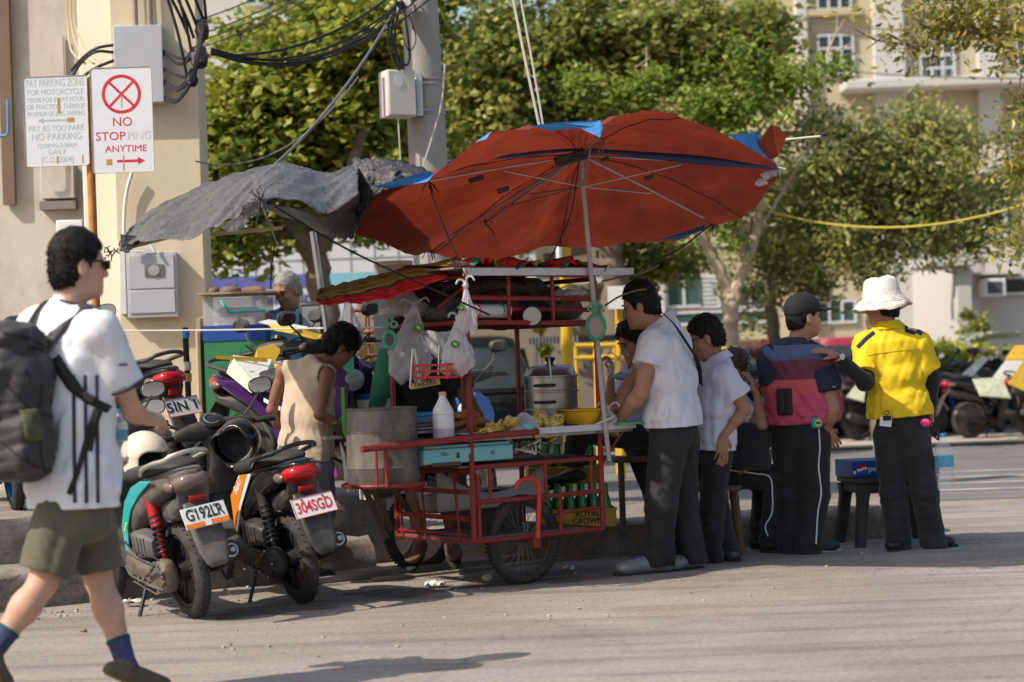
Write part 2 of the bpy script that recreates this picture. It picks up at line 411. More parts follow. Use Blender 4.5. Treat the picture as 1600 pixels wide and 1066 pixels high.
def body(label, J, o, skin):
    """one continuous mesh from joints J (world). o: tf torso facing, hf head facing, b bulk, hands {...}"""
    V = np.array(list(J.values())); h = o.get('h', .0075); b = o.get('b', 1.0); fem = o.get('fem', 0)
    s = SDF(V.min(0)-.22, V.max(0)+.24, h); sd = unit(J['sr']-J['sl'])
    nk, pv = J['nk'], J['pv']; sp = lambda t: lerp(pv, nk, t)+unit(np.cross(np.cross(sd, nk-pv), sd))*0
    bl = o.get('belly', 0); tf = unit(o['tf'])
    s.econe(sp(-.06), sp(.18), .155*b, .105*b, .150*b, .105*b, sd, k=.05)
    s.econe(sp(.15), sp(.45), .145*b, .100*b, .150*b, .105*b, sd, k=.06)
    s.econe(sp(.45), sp(.80), .150*b, .108*b, .160*b, .105*b, sd, k=.06)
    if bl: s.ell(sp(.30)+tf*.06, (.15*b, .15*b, .15), k=.08)
    for q in ('l', 'r'):
        s.cone(sp(.90), J['s'+q], .060*b, .056*b, k=.05)
        s.cone(J['s'+q], J['e'+q], .052*b, .041*b, k=.03); s.cone(lerp(J['s'+q], J['e'+q], .35), lerp(J['s'+q], J['e'+q], .7), .046*b, .043*b, k=.02)
        s.cone(J['e'+q], lerp(J['e'+q], J['w'+q], .35), .040*b, .041*b, k=.02); s.cone(lerp(J['e'+q], J['w'+q], .3), J['w'+q], .041*b, .026*b, k=.02)
        hd = o.get('hands', {}).get(q)
        d = J['w'+q]-J['e'+q]
        if hd: hand(s, J['w'+q], hd.get('d', d), hd['n'], hd.get('c', .45), hd.get('ts', 1 if q == 'r' else -1), hd.get('sc', 1.0), hd.get('th', .6), hd.get('fan', .08))
        else: hand(s, J['w'+q], d, np.cross(d, tf), .5, 1)
        if not o.get('nolegs'):
            s.cone(J['h'+q], J['k'+q], .088*b, .058*b, k=.04)
            s.cone(J['k'+q], lerp(J['k'+q], J['a'+q], .35), .052*b, .061*b, k=.03); s.cone(lerp(J['k'+q], J['a'+q], .3), J['a'+q], .061*b, .034*b, k=.03)
            s.cone(J['a'+q], lerp(J['a'+q], J['t'+q], .6)-UP*.012, .030, .018, k=.01)
    f, l, u = head_axes(o['hf'], o.get('hu', UP)); hs = o.get('hs', 1.0)
    s.cone(sp(.93), J['hd']-f*.018*hs-u*.07*hs, .062*b, .054*(b*.5+.5)*hs, k=.035)
    o['_P'] = head(s, J['hd'], o['hf'], o.get('hu', UP), hs, o.get('fat', 0), o.get('nose', 1))
    root = np.array([J['pv'][0], J['pv'][1], o.get('gz', 0)])
    ob = s.build('person', skin, origin=root, smooth=1)
    tag(ob, label, 'person')
    if o.get('eyes', 1):
        for e in (1, -1):
            m = MB(); m.ball(o['_P'](.0855, e*.031, .005), np.array([.007, .009, .0055])*hs); m.build('eye', M_EYE, ob)
            m = MB(); m.tube([o['_P'](.087, e*.048, .024), o['_P'](.096, e*.032, .031), o['_P'](.099, e*.014, .027)], [.003, .0042, .0034], 6); m.build('eyebrow', M_HAIR, ob)
    return ob
def tufts(mb, V, Nn, n, ln, f, down=.35, seed=1, w=.0035):
    rng = np.random.default_rng(seed); ids = rng.integers(0, len(V), n)
    for i in ids:
        d = unit(Nn[i]*.55+rng.normal(size=3)*.42+np.array([0, 0, -down])+f*.25); a = unit(np.cross(d, rng.normal(size=3))); L = ln*rng.uniform(.5, 1.25); p = V[i]-Nn[i]*.004
        mb.add([p-a*w, p+a*w, p+d*L*.6+a*w*.7-UP*L*.08, p+d*L*.6-a*w*.7-UP*L*.08, p+d*L-UP*L*.22], [(0, 1, 2, 3), (3, 2, 4)])
def hair(ob, J, o, m, th=.014, top=.012, nape=-.07, fringe=0, side=0, n=900, ln=.028, amp=.006, name='hair', back=0, front=.072, down=.35):
    f, l, u = head_axes(o['hf'], o.get('hu', UP)); hs = o.get('hs', 1.0); P = o['_P']; M = np.stack([f, l, u], 1); c = J['hd']
    s = SDF(c-.2, c+.2, .005)
    s.ell(P(-.010, 0, .034+top*.5), np.array([.097+th, .077+th, .088+th*.8+top])*hs, M, k=.01)
    s.ell(P(-.035, 0, -.03), np.array([.070+th*.8, .064+th*.75, .075])*hs, M, k=.03)
    if back: s.ell(P(-.05, 0, -.09), np.array([.06+th, .07, .10+back])*hs, M, k=.04)
    s.ell(P(.112, 0, -.045-fringe), np.array([.105, .125, .120])*hs, M, k=.012, op='sub')
    s.ell(P(.02, 0, -.085-side), np.array([.052, .2, .085])*hs, M, k=.012, op='sub')
    for e in (1, -1): s.ell(P(.0, e*.088, -.022-side), np.array([.024, .03, .036])*hs, M, k=.01, op='sub')
    if not back: s.plane(P(0, 0, nape), unit(-u*.9+f*.25))
    s.noise(amp, 46, 3, ridge=True, an=(1, 1, .5)); s.noise(amp*.8, 95, 5)
    V, F = s.mesh(); e1 = V[F[:, 1]]-V[F[:, 0]]; e2 = V[F[:, 3]]-V[F[:, 0]]; fn = np.cross(e1, e2); fn /= np.linalg.norm(fn, axis=1)[:, None]+1e-9
    mb = MB(); mb.add(V, F)
    if n: tufts(mb, V[F[:, 0]], fn, n, ln, -f*.5, down, seed=int(abs(c[0])*100))
    return mb.build(name, m, ob, ang=180)
def rng_tw(seed): return (np.random.default_rng(seed).random(2)-.5)*1.4
def shirt(ob, J, o, m, off=.014, hem=-.12, sl=(.45, .45), name='shirt', seed=1, fold=.007, hemw=1.05, collar=0, flare=(0, 0), sleeve=1.35, neckr=.066, untuck=True, neckdrop=.0):
    V = np.array([J[k] for k in ('nk', 'pv', 'sl', 'sr', 'el', 'er')]); b = o.get('b', 1.0)
    s = SDF(V.min(0)-.3, V.max(0)+.2, o.get('h', .0075)); sd = unit(J['sr']-J['sl']); nk, pv = J['nk'], J['pv']; tf = unit(o['tf'])
    sp = lambda t: lerp(pv, nk, t); a = off
    s.econe(sp(hem-.05), sp(.22), (.168+a)*b*hemw, (.118+a)*b*hemw, (.156+a)*b, (.110+a)*b, sd, k=.05)
    s.econe(sp(.15), sp(.48), (.150+a)*b, (.106+a)*b, (.155+a)*b, (.110+a)*b, sd, k=.06)
    s.econe(sp(.45), sp(.82), (.155+a)*b, (.113+a)*b, (.162+a)*b, (.108+a)*b, sd, k=.06)
    if o.get('loose'): s.econe(sp(hem-.05), sp(.72), (.168+a)*b*hemw, (.118+a)*b*hemw, (.160+a)*b*o['loose'], (.112+a)*b, sd, k=.04)
    if o.get('belly'): s.ell(sp(.27)+tf*.06, ((.155+a)*b, (.155+a)*b, .17), k=.10)
    s.cone(sp(.90), sp(1.0)-sd*0, .085*b, .068*b, k=.04)
    for q, fr in zip(('l', 'r'), sl):
        s.cone(sp(.91), J['s'+q], .064*b+a, .058*b+a, k=.045)
        if fr: s.cone(J['s'+q], J['e'+q], .056*b+a, (.043*b+a)*sleeve, k=.035, cut=fr)
    down = unit(pv-nk); hz = sp(hem); tw = rng_tw(seed)
    s.noise(fold*.55, 14, seed, ridge=False, an=(1, 1, .35)); s.noise(fold*.6, 30, seed+9, ridge=True, an=(1, 1, .16), shear=tw); s.noise(fold*.28, 62, seed+3, ridge=True, an=(1, 1, .2), shear=-tw)
    s.noise(fold*.75, 26, seed+4, ridge=True, an=(1.3, 1.3, .14), region=lambda P: np.clip((P-sp(.5))@down*4, 0, 1.1), shear=tw*.5)
    s.noise(fold*.5, 34, seed+6, ridge=True, an=(.5, .5, 1.4), region=lambda P: np.exp(-(((P-sp(.12))@down)/.09)**2))
    s.plane(hz, unit(down+np.array([0, 0, -.6])))
    for c_, r_ in o.get('armhole', ()): s.ell(c_, (r_, r_, r_*1.25), k=.012, op='sub')
    nd = unit(nk-pv); s.cone(nk-nd*(.02+neckdrop)+tf*.02, J['hd'], neckr, neckr*1.05, k=.012, op='sub')
    if o.get('nocap') is None: s.plane(nk+nd*.045, nd)
    so_ = s.build(name, m, ob)
    if collar:
        ax = unit(J['hd']-unit(o['hf'])*.03-nk); f = unit(tf-ax*np.dot(tf, ax)); l = np.cross(ax, f); c = nk+ax*.030; P = []
        for i in range(41):
            q = 2*math.pi*i/40; rr = .066*b+.006; d = f*math.cos(q)+l*math.sin(q); dn = (1+math.cos(q))/2
            p0 = c+d*rr-ax*(.020*dn); P.append([p0-ax*.012-d*.002, p0+ax*.012, p0+ax*.016+d*.005, p0+ax*.004+d*.014, p0-ax*.020+d*.026, p0-ax*.034+d*.034])
        g = MB(); g.grid(np.array(P[3:38])); g.build('collar', m, ob, solid=.003)
    return so_
def legwear(ob, J, o, m, r=(.102, .078, .064), name='trousers', seed=2, fold=.006, top=.17, cut=1.15, knee=None, k=.03, waist=(.162, .115), amp2=1.0):
    V = np.array([J[x] for x in ('pv', 'hl', 'hr', 'kl', 'kr', 'al', 'ar')]); b = o.get('b', 1.0)
    s = SDF(V.min(0)-.22, V.max(0)+.25, o.get('h', .0075)); sd = unit(J['sr']-J['sl']); pv, nk = J['pv'], J['nk']
    hd = unit(J['hr']-J['hl'])
    s.econe(lerp(pv, nk, -.08), lerp(pv, nk, top), waist[0]*b, waist[1]*b, (waist[0]-.004)*b, (waist[1]-.002)*b, sd, k=.05)
    for q in ('l', 'r'):
        H, K, A = J['h'+q], J['k'+q], J['a'+q]
        if knee: s.cone(H, K, r[0]*b, r[1]*b, k=k, cut=knee)
        else:
            s.cone(H, K, r[0]*b, r[1]*b, k=k); s.cone(K, lerp(K, A, cut+.12), r[1]*b, r[2]*b, k=.03, cut=cut/(cut+.12))
    s.noise(fold*.6, 20, seed, ridge=True, an=(1.2, 1.2, .16), shear=rng_tw(seed)*.6); s.noise(fold*.25, 60, seed+7, ridge=True, an=(1, 1, .4))
    if not knee:
        def reg(P):
            w = np.zeros(len(P))
            for q in ('l', 'r'):
                for jn, sc in (('k', .13), ('a', .14)):
                    w = np.maximum(w, np.exp(-(((P-J[jn+q])**2).sum(1))/sc**2))
            return w
        s.noise(.013*amp2, 24, seed+5, ridge=True, an=(.55, .55, 1.7), region=reg)
    s.noise(.002, 45, seed+2); s.plane(lerp(pv, nk, top), unit(nk-pv))
    return s.build(name, m, ob)
def shoe(ob, A, T, m, ms, gz=0, flat=True, w=1.0, clog=False, high=.075):
    A, T = np.asarray(A, float), np.asarray(T, float); d = T-A
    if flat: d[2] = 0
    d = unit(d); up = unit(UP-d*d[2]); sdv = np.cross(up, d)
    hl = A-d*.05; hl = hl-up*max(0, (hl[2]-gz-.045)) if flat else hl-up*.045
    if flat: T = T.copy(); T[2] = gz+.04
    bl = T-d*.055
    s = SDF(np.minimum(np.minimum(hl, T), A)-.12, np.maximum(np.maximum(hl, T), A)+.12, .006)
    s.econe(hl, bl, .036*w, .040, .048*w, .038, sdv, k=.02, cap=1.0, e=2.3); s.econe(bl-d*.02, T-d*.02, .048*w, .036, .036*w, .026, sdv, k=.02, cap=1.0)
    s.cone(A+up*.02-d*.01, A-up*.03, .040, .046, k=.02); s.cone(A-up*.01, bl-up*.004, .040, .032, k=.03)
    s.plane(A+up*high*.35, up); s.plane(lerp(hl, T, .5)-up*.036, -up)
    o1 = s.build('shoe', m, ob)
    base = lerp(hl, T, .5)-up*.038; L = np.linalg.norm(T-hl); cen = lerp(hl, T, .5); pts = []
    for i in range(24):
        q = 2*math.pi*i/24; x = math.cos(q)*(L/2+.030); y = math.sin(q)*(.043+.010*math.cos(q-.3))*w; pts.append(cen+d*x+sdv*y-up*.042)
    g = MB(); g.prism(pts, up*.018); g.build('sole', ms, o1, bevel=.004)
    return o1
from mathutils.bvhtree import BVHTree
def snap(ob, P, off=.003):
    """lay world points P onto the side of mesh ob that faces the street"""
    w = wloc(ob); me = ob.data; b = BVHTree.FromPolygons([tuple(v.co) for v in me.vertices], [tuple(p.vertices) for p in me.polygons]); out = []; C0 = np.array([0, 0, CAMZ])
    for p in P:
        d = unit(np.asarray(p)-C0); q, n, i, t = b.ray_cast(Vector(C0-w), Vector(d))
        if q is None: q, n, i, t = b.find_nearest(Vector(np.asarray(p)-w))
        n = np.array(n); n = n if np.dot(n, d) < 0 else -n; out.append(np.array(q)+(n*.3-d*.7)*off+w)
    return np.array(out)
def ribbon(ob, P, w, m, name, parent, off=.004, th=.003, n=7):
    P = crop_arc(P, n); rows = []
    for i in range(len(P)):
        t = unit(P[min(i+1, len(P)-1)]-P[max(i-1, 0)]); q = snap(ob, [P[i]+np.cross(t, (0, -1, 0))*w/2, P[i]-np.cross(t, (0, -1, 0))*w/2], off); rows.append(q)
    g = MB(); g.grid(np.array(rows)); return g.build(name, m, parent, solid=th)
def joints(Y, **k): return {n: at(v[0], v[1], Y+(v[2] if len(v) > 2 else 0)) for n, v in k.items()}
M_EYE = mat('eye_dark', (.03, .02, .015), .15, var=0)
M_HAIR = mat('black_hair', (.012, .010, .009), .6, var=.3, vs=60, spec=.2, bump=.3, bs=180)
M_HAIRG = mat('grey_hair', (.23, .215, .20), .6, var=.6, vs=90)
M_HAIRB = mat('brown_hair', (.05, .028, .018), .4, var=.4, vs=60)
def skinmat(n, c): return mat(n, c, .48, var=.16, vs=16, bump=.12, bs=160, spec=.35, dirt=.30, dcol=(c[0]*1.02, c[1]*.72, c[2]*.68), ds=9)
SK_L = skinmat('skin_pale', (.52, .30, .21)); SK_T = skinmat('skin_tan', (.36, .185, .115)); SK_D = skinmat('skin_brown', (.225, .108, .066))
M_BLKCLOTH = mat('black_cloth', (.016, .015, .016), .85, var=.35, vs=14, bump=.12, bs=320, sheen=.15)
M_SLACK = mat('charcoal_slacks', (.019, .018, .020), .8, var=.3, vs=10, bump=.12, bs=300, sheen=.05)
M_WHITE = mat('white_cotton', (.66, .66, .72), .85, var=.05, vs=9, bump=.10, bs=380)
M_SOLE = mat('black_rubber', (.025, .024, .023), .75, var=.2)
M_SHOEB = mat('black_shoe', (.018, .017, .017), .5, var=.3, vs=20)
# ------------------------------------------------------------------ ground
def ground_mat(name, base, dark, stain, light, sc=1.0, crack=.5, agg=.25, stretch=(1, 1, 1), rot=0):
    m = bpy.data.materials.new(name); m.use_nodes = True; nt = m.node_tree; L = nt.links; b = nt.nodes['Principled BSDF']
    tc = _n(nt, 'ShaderNodeTexCoord'); mp = _n(nt, 'ShaderNodeMapping'); mp.inputs['Rotation'].default_value = (0, 0, rot); mp.inputs['Scale'].default_value = stretch
    L.new(tc.outputs['Object'], mp.inputs[0])
    def noise(s, d=6, r=.6, co=None):
        n = _n(nt, 'ShaderNodeTexNoise', Scale=s, Detail=float(d), Roughness=r); L.new(co or tc.outputs['Object'], n.inputs['Vector']); return n.outputs[0]
    def ramp(x, a, c, lo=0., hi=1.):
        r = _n(nt, 'ShaderNodeMapRange'); r.inputs[1].default_value = a; r.inputs[2].default_value = c; r.inputs[3].default_value = lo; r.inputs[4].default_value = hi; L.new(x, r.inputs[0]); return r.outputs[0]
    def mix(f, a, c, bt='MIX'):
        x = _n(nt, 'ShaderNodeMix', data_type='RGBA', blend_type=bt)
        if isinstance(f, float): x.inputs[0].default_value = f
        else: L.new(f, x.inputs[0])
        for v, i in ((a, 6), (c, 7)):
            if isinstance(v, tuple): x.inputs[i].default_value = (*v, 1)
            else: L.new(v, x.inputs[i])
        return x.outputs[2]
    c = mix(ramp(noise(.9*sc, 8, .65), .38, .66), base, light)
    c = mix(ramp(noise(1.6*sc, 9, .7, mp.outputs[0]), .47, .72, 0, .75), c, dark)
    c = mix(ramp(noise(.55*sc, 6, .6), .58, .75, 0, .55), c, stain)
    c = mix(agg, c, mix(ramp(noise(160, 3, .7), .35, .65), (.25, .25, .25), (.8, .8, .8)), 'OVERLAY')
    c = mix(agg*.8, c, mix(ramp(noise(38, 5, .75), .35, .65), (.28, .28, .28), (.75, .75, .75)), 'OVERLAY')
    c = mix(ramp(noise(14*sc, 4, .6), .63, .70, 0, .5), c, dark)
    c = mix(ramp(noise(3.1*sc, 10, .75), .60, .66, 0, .5), c, stain)
    vo = _n(nt, 'ShaderNodeTexVoronoi', feature='DISTANCE_TO_EDGE', Scale=.42*sc)
    wp = _n(nt, 'ShaderNodeMix', data_type='RGBA', blend_type='ADD'); wp.inputs[0].default_value = .35; L.new(tc.outputs['Object'], wp.inputs[6]); nn = _n(nt, 'ShaderNodeTexNoise', Scale=1.8, Detail=6.0); L.new(tc.outputs['Object'], nn.inputs['Vector']); L.new(nn.outputs[1], wp.inputs[7]); L.new(wp.outputs[2], vo.inputs['Vector'])
    c = mix(ramp(vo.outputs[0], .0, .007, crack, 0.), c, tuple(v*.35 for v in dark))
    L.new(c, b.inputs['Base Color']); b.inputs['Roughness'].default_value = .85; b.inputs['Specular IOR Level'].default_value = .25
    bp = _n(nt, 'ShaderNodeBump', Strength=.35, Distance=.012); L.new(noise(70, 6, .75), bp.inputs['Height']); L.new(bp.outputs[0], b.inputs['Normal'])
    return m
G_ROAD = ground_mat('street_concrete', (.250, .213, .182), (.105, .088, .074), (.14, .117, .098), (.32, .277, .24), stretch=(.22, 2.6, 1), rot=R(-10), crack=.16, agg=.7)
G_FAR = ground_mat('far_asphalt', (.165, .150, .140), (.10, .09, .085), (.13, .12, .11), (.20, .18, .165), stretch=(.4, 2, 1))
G_LOT = ground_mat('gravel_lot', (.40, .34, .28), (.26, .215, .175), (.3, .25, .2), (.48, .42, .36), agg=.55, crack=0.)
G_KERB = ground_mat('kerb_concrete', (.22, .183, .152), (.085, .07, .058), (.13, .107, .088), (.31, .265, .225), sc=2.2, agg=.5, crack=.25)
def slab(name, x0, y0, x1, y1, z, m):
    g = MB(); g.add([(x0, y0, z), (x1, y0, z), (x1, y1, z), (x0, y1, z)], [(0, 1, 2, 3)]); return tag(g.build(name, m, smooth=False), kind='structure')
slab('street_ground', -300, -60, 300, 900, 0, G_ROAD)
slab('far_road', -60, 16.6, 60, 25.5, .004, G_FAR)
slab('parking_lot', -60, 25.9, 60, 60, .006, G_LOT)
def kerbed(name, front, back, z, z0=0, jit=.012, seed=1):
    """pavement slab with worn front edge: front/back = lists of xy along the kerb"""
    rng = np.random.default_rng(seed); F_ = crop_arc([(*p, 0) for p in front], 14); B_ = crop_arc([(*p, 0) for p in back], 14)
    n = len(F_); ti = np.linspace(0, len(B_)-1, n); B_ = np.stack([np.interp(ti, np.arange(len(B_)), B_[:, i]) for i in range(3)], 1)
    inw = B_-F_; inw = inw/np.linalg.norm(inw, axis=1)[:, None]; rows = []
    for d, zz in ((0, z0-.02), (.004, z*.35+z0*.65), (.01, z*.75+z0*.25), (.022, z-.022), (.055, z-.003), (.16, z)):
        P = F_+inw*d; P[:, 2] = zz
        P[:, :2] += (inw*rng.normal(0, jit, (n, 1)))[:, :2]; P[:, 2] += rng.normal(0, jit*.5, n)*(1 if d > .003 else 0); rows.append(P)
    P = B_-inw*.05; P[:, 2] = z; rows.append(P); P = B_.copy(); P[:, 2] = z-.03; rows.append(P); P = P.copy(); P[:, 2] = z0-.02; rows.append(P)
    g = MB(); A = np.array(rows); g.grid(A)
    g.add(A[:, 0], [tuple(range(len(rows)))]); g.add(A[:, -1], [tuple(range(len(rows)-1, -1, -1))])
    return tag(g.build(name, G_KERB, ang=50), kind='structure')
k0, k1 = gnd(-260, 985), gnd(600, 893); KD = unit((k1-k0)*np.array([1, 1, 0])); KN = np.array([-KD[1], KD[0], 0])     # along / away from the street
def K(a, b): p = k1+KD*a+KN*b; return (p[0], p[1])
# lower step, upper terrace (left), low median kerb (right)
kerbed('pavement', [K(-4.5, 0), K(-3, 0), K(-1.5, .02), K(-.06, 0)], [K(-4.5, .7), K(-3, .7), K(-1.5, .7), K(-.06, .7)], .215, seed=2)
kerbed('terrace', [K(-4.5, .48), K(-3, .48), K(-1.2, .49), K(.35, .48)], [K(-4.5, 3.6), K(-3, 3.6), K(-1.2, 3.6), K(.35, 3.4)], .47, seed=3)
r0, r1, r2 = gnd(840, 876), gnd(1310, 846), gnd(1425, 838)
b1, b2 = gnd(1300, 785, .21), gnd(860, 790, .21)
kerbed('median_kerb', [K(.30, .55), r0[:2], (r0[:2]+r1[:2])/2, r1[:2], r2[:2], r2[:2]+np.array([.16, .18])], [K(.30, 2.6), b2[:2]+[-.2, .35], (b1[:2]+b2[:2])/2+[0, .3], b1[:2]+[0, .25], r2[:2]+np.array([-.05, 1.0]), r2[:2]+np.array([.12, .75])], .215, seed=4, jit=.008)
slab('far_kerb_strip', -60, 25.3, 60, 25.9, .03, G_KERB)
g = MB()          # drain cover slabs in the gutter
for i in range(4):
    c = k1+KD*(-.35+i*.78)-KN*.19; M = np.stack([KD, KN, UP], 1); g.box(c+UP*.022, (.765, .20, .044), M)
tag(g.build('gutter', G_KERB, bevel=.008), kind='structure')
g = MB()
for i in range(3):
    c = k1+KD*(.1+i*.9)-KN*.42; g.box(c+UP*.009, (.86, .10, .018), M)
tag(g.build('gutter_edge', G_KERB, bevel=.006), kind='structure')
g = MB()
for i in range(4):
    y = 17.6+i*.85; g.add([(3.5+i*.16, y, .008), (9, y-.25, .008), (9, y-.02, .008), (3.6+i*.1, y+.22, .008)], [(0, 1, 2, 3)])
tag(g.build('crossing_paint', mat('worn_road_paint', (.36, .33, .30), .8, var=.3, vs=6, dirt=.9, dcol=(.18, .16, .15), ds=2.2)), kind='structure')
OIL = mat('oil_stain', (.07, .058, .05), .7, var=.4, vs=9, alpha=.38)
for i, (x, y, rx, ry) in enumerate(((640, 925, .34, .09), (905, 905, .30, .06), (420, 955, .30, .09), (760, 915, .25, .06))):
    p = gnd(x, y); rng = np.random.default_rng(i); q = np.linspace(0, 2*math.pi, 60, endpoint=False); rr = 1+.22*np.sin(q*3+i)+.14*np.sin(q*7+2*i)+.08*np.sin(q*15+i); g = MB(); g.add([p+np.array([rx*r_*math.cos(a), ry*2.4*r_*math.sin(a)+.3*rx*r_*math.cos(a), .0035+.0004*i]) for a, r_ in zip(q, rr)], [tuple(range(60))]); tag(g.build('stain', OIL, smooth=False), kind='structure')
# dust and crumbs of litter
g = MB(); rng = np.random.default_rng(5)
for i in range(900):
    a = rng.uniform(-2.6, 4.0); b = -abs(rng.normal(0, .35))-.02 if rng.random() < .75 else -rng.uniform(.2, 3)
    p = k1+KD*a+KN*b; r = .003+.010*rng.random()**3; g.ball(p+UP*r*.4, (r*1.3, r, r*.7), 5, 3, noise=.3)
tag(g.build('grit', mat('grit_stone', (.34, .30, .25), .9, var=.5, vs=30)), kind='stuff')
# ------------------------------------------------------------------ buildings
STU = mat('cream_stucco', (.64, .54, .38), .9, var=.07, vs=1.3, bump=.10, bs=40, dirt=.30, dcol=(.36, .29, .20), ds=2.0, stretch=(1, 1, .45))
STU_SUN = mat('sunlit_stucco', (.74, .68, .56), .9, var=.06, vs=2, bump=.10, bs=40, dirt=.15, dcol=(.5, .43, .34), ds=2.0)  # plaster lightened to carry the sun on the pillar's left face
STUW = mat('grimy_beige_stucco', (.56, .49, .41), .9, var=.1, vs=1.0, bump=.12, bs=40, dirt=.75, dcol=(.27, .215, .17), ds=2.1, stretch=(1, 1, .5))
GREYBOX = mat('grey_enamel', (.44, .44, .47), .45, var=.06, vs=6, dirt=.22, dcol=(.32, .30, .29), ds=5)
WHITEP = mat('white_plastic', (.68, .67, .65), .5, var=.05)
def M3(yaw, pitch=0, roll=0): return np.array(Matrix.Rotation(yaw, 3, 'Z')@Matrix.Rotation(pitch, 3, 'X')@Matrix.Rotation(roll, 3, 'Y'))
LB = empty('building', (-3.6, 16.5, 0), 'cream plastered building at the left edge with a square pillar and meter boxes', 'building')
yw = R(4); Mp = M3(yw)
g = MB(); pc = at(248, 300, 15.15); pc[2] = 0; PW = .66
pctr = pc+Mp@np.array([-.0, .33, 0]); g.box(pctr+UP*3.5, (PW, .66, 7), Mp); PIL = g.build('pillar', STU, LB, bevel=.012)
# pillar's sunlit left face as an added strip, sunlight put into a paler plaster
pa, pb = at(134, 300, 15.6), at(188, 300, 15.6); g = MB(); g.box(((pa[0]+pb[0])/2, 15.65, 3.5), (pb[0]-pa[0], .3, 7)); g.build('pilaster_or_sunlit_side', STU_SUN, LB, bevel=.012)
g = MB(); wc = at(20, 300, 16.6); g.box((wc[0]-1.2, 16.9, 3.5), (3.9, .5, 7.0)); g.box((wc[0]-.1, 16.62, 1.45), (1.6, .06, .05)); g.build('wall', STUW, LB, bevel=.01)
g = MB(); p = at(100, 150, 16.62); g.box(p-UP*.05, (.018, .03, 1.1)); g.build('wall_conduit', mat('old_conduit', (.52, .47, .43), .7), LB)
p = at(92, 285, 16.6); g = MB(); g.box(p, (.28, .12, .28)); g.build('junction_box', STUW, LB, bevel=.008)
g = MB(); g.box(at(92, 325, 16.6)+UP*.02, (.30, .10, .07)); g.build('ledge', mat('dark_sill', (.2, .17, .15), .9), LB)
p = at(2, 120, 16.45); g = MB(); g.box(p-UP*.1+np.array([0, .15, 0]), (.10, .06, 1.9)); g.build('shutter', mat('brown_shutter', (.17, .11, .075), .7), LB)
g = MB(); g.tube([at(12, 155, 16.3), at(13, 205, 16.3), at(10, 212, 16.3), at(-6, 213, 16.3)], .012); g.build('window_bracket', mat('blue_paint', (.07, .24, .50), .5), LB)
g = MB(); q = at(112, 360, 16.4); g.box(q, (.22, .16, .16)); g.build('vent_box', WHITEP, LB, bevel=.01)
def on_pillar(px, py, out): return at(px, py, 15.15+(px-248)/3111*15.15*math.tan(yw)-out)
# boxes on the pillar
def pbox(name, label, cat, x0, y0, x1, y1, dep, m, **kw):
    c = on_pillar((x0+x1)/2, (y0+y1)/2, dep/2-.01); s = 15.0/3111; g = MB(); g.box(c, ((x1-x0)*s, dep, (y1-y0)*s), Mp)
    o = g.build(name, m, bevel=.006); return tag(o, label, cat), c, s
eb, ec, es = pbox('electrical_box', 'tall grey electrical box with black cables, high on the cream pillar above the red sign', 'electrical box', 180, 41, 256, 163, .13, GREYBOX)
g = MB()
for dx in (-.02, .09): g.tube([ec+np.array([dx, 0, .28]), ec+np.array([dx, .02, 1.4])], .021, 8)
g.build('riser_pipe', mat('rusty_pipe', (.30, .22, .18), .7, dirt=.4), eb)
mb_, mc, ms_ = pbox('meter_box', 'grey electric meter box with a small glass window on the cream pillar', 'meter box', 200, 395, 278, 497, .12, GREYBOX)
g = MB(); g.box(mc+Mp@np.array([0, -.064, .10]), (.34, .012, .255), Mp); g.build('door', GREYBOX, mb_, bevel=.004)
g = MB(); g.box(mc+Mp@np.array([0, -.064, -.125]), (.34, .012, .175), Mp); g.build('door', GREYBOX, mb_, bevel=.004)
g = MB(); g.box(mc+Mp@np.array([.02, -.074, .11]), (.14, .01, .09), Mp); g.build('glass', mat('meter_glass', (.16, .15, .14), .15, var=.5, vs=30), mb_)
g = MB(); g.lathe([(.042, 0), (.042, .006), (.0, .008)], mc+Mp@np.array([.02, -.078, .11]), Mp@np.array([0, -1, 0]), 16); g.build('dial', mat('meter_dial', (.36, .34, .31), .5), mb_)
g = MB(); g.box(on_pillar(193, 440, .05), (.05, .1, .5), Mp); tag(g.build('meter_backboard', WHITEP, bevel=.005), 'narrow white backboard behind the left side of the grey meter box', 'board')
c = on_pillar(226, 383, .10)
sl = MB()
for i in range(5): sl.box(c+np.array([-.045+.0*i, -.06, -.05+i*.022]), (.11-.008*i, .012, .012), Mp)
sl.box(c+np.array([.0, 0, .0]), (.15, .012, .10), M3(yw, 0, .0)); sl.tube([c+np.array([.03, -.05, .05]), c+np.array([.085, -.05, -.06])], .012)
tag(sl.build('lantern_frame', WHITEP, bevel=.002), 'small white slatted plastic frame lying on top of the meter box', 'frame')
g = MB(); g.tube(crop_arc([on_pillar(207, 268, .06), on_pillar(198, 300, .05), on_pillar(194, 340, .05), on_pillar(194, 400, .05)], 6), .014, 8)
tag(g.build('conduit', WHITEP), 'curved white conduit rising from the meter box to the red sign', 'conduit')
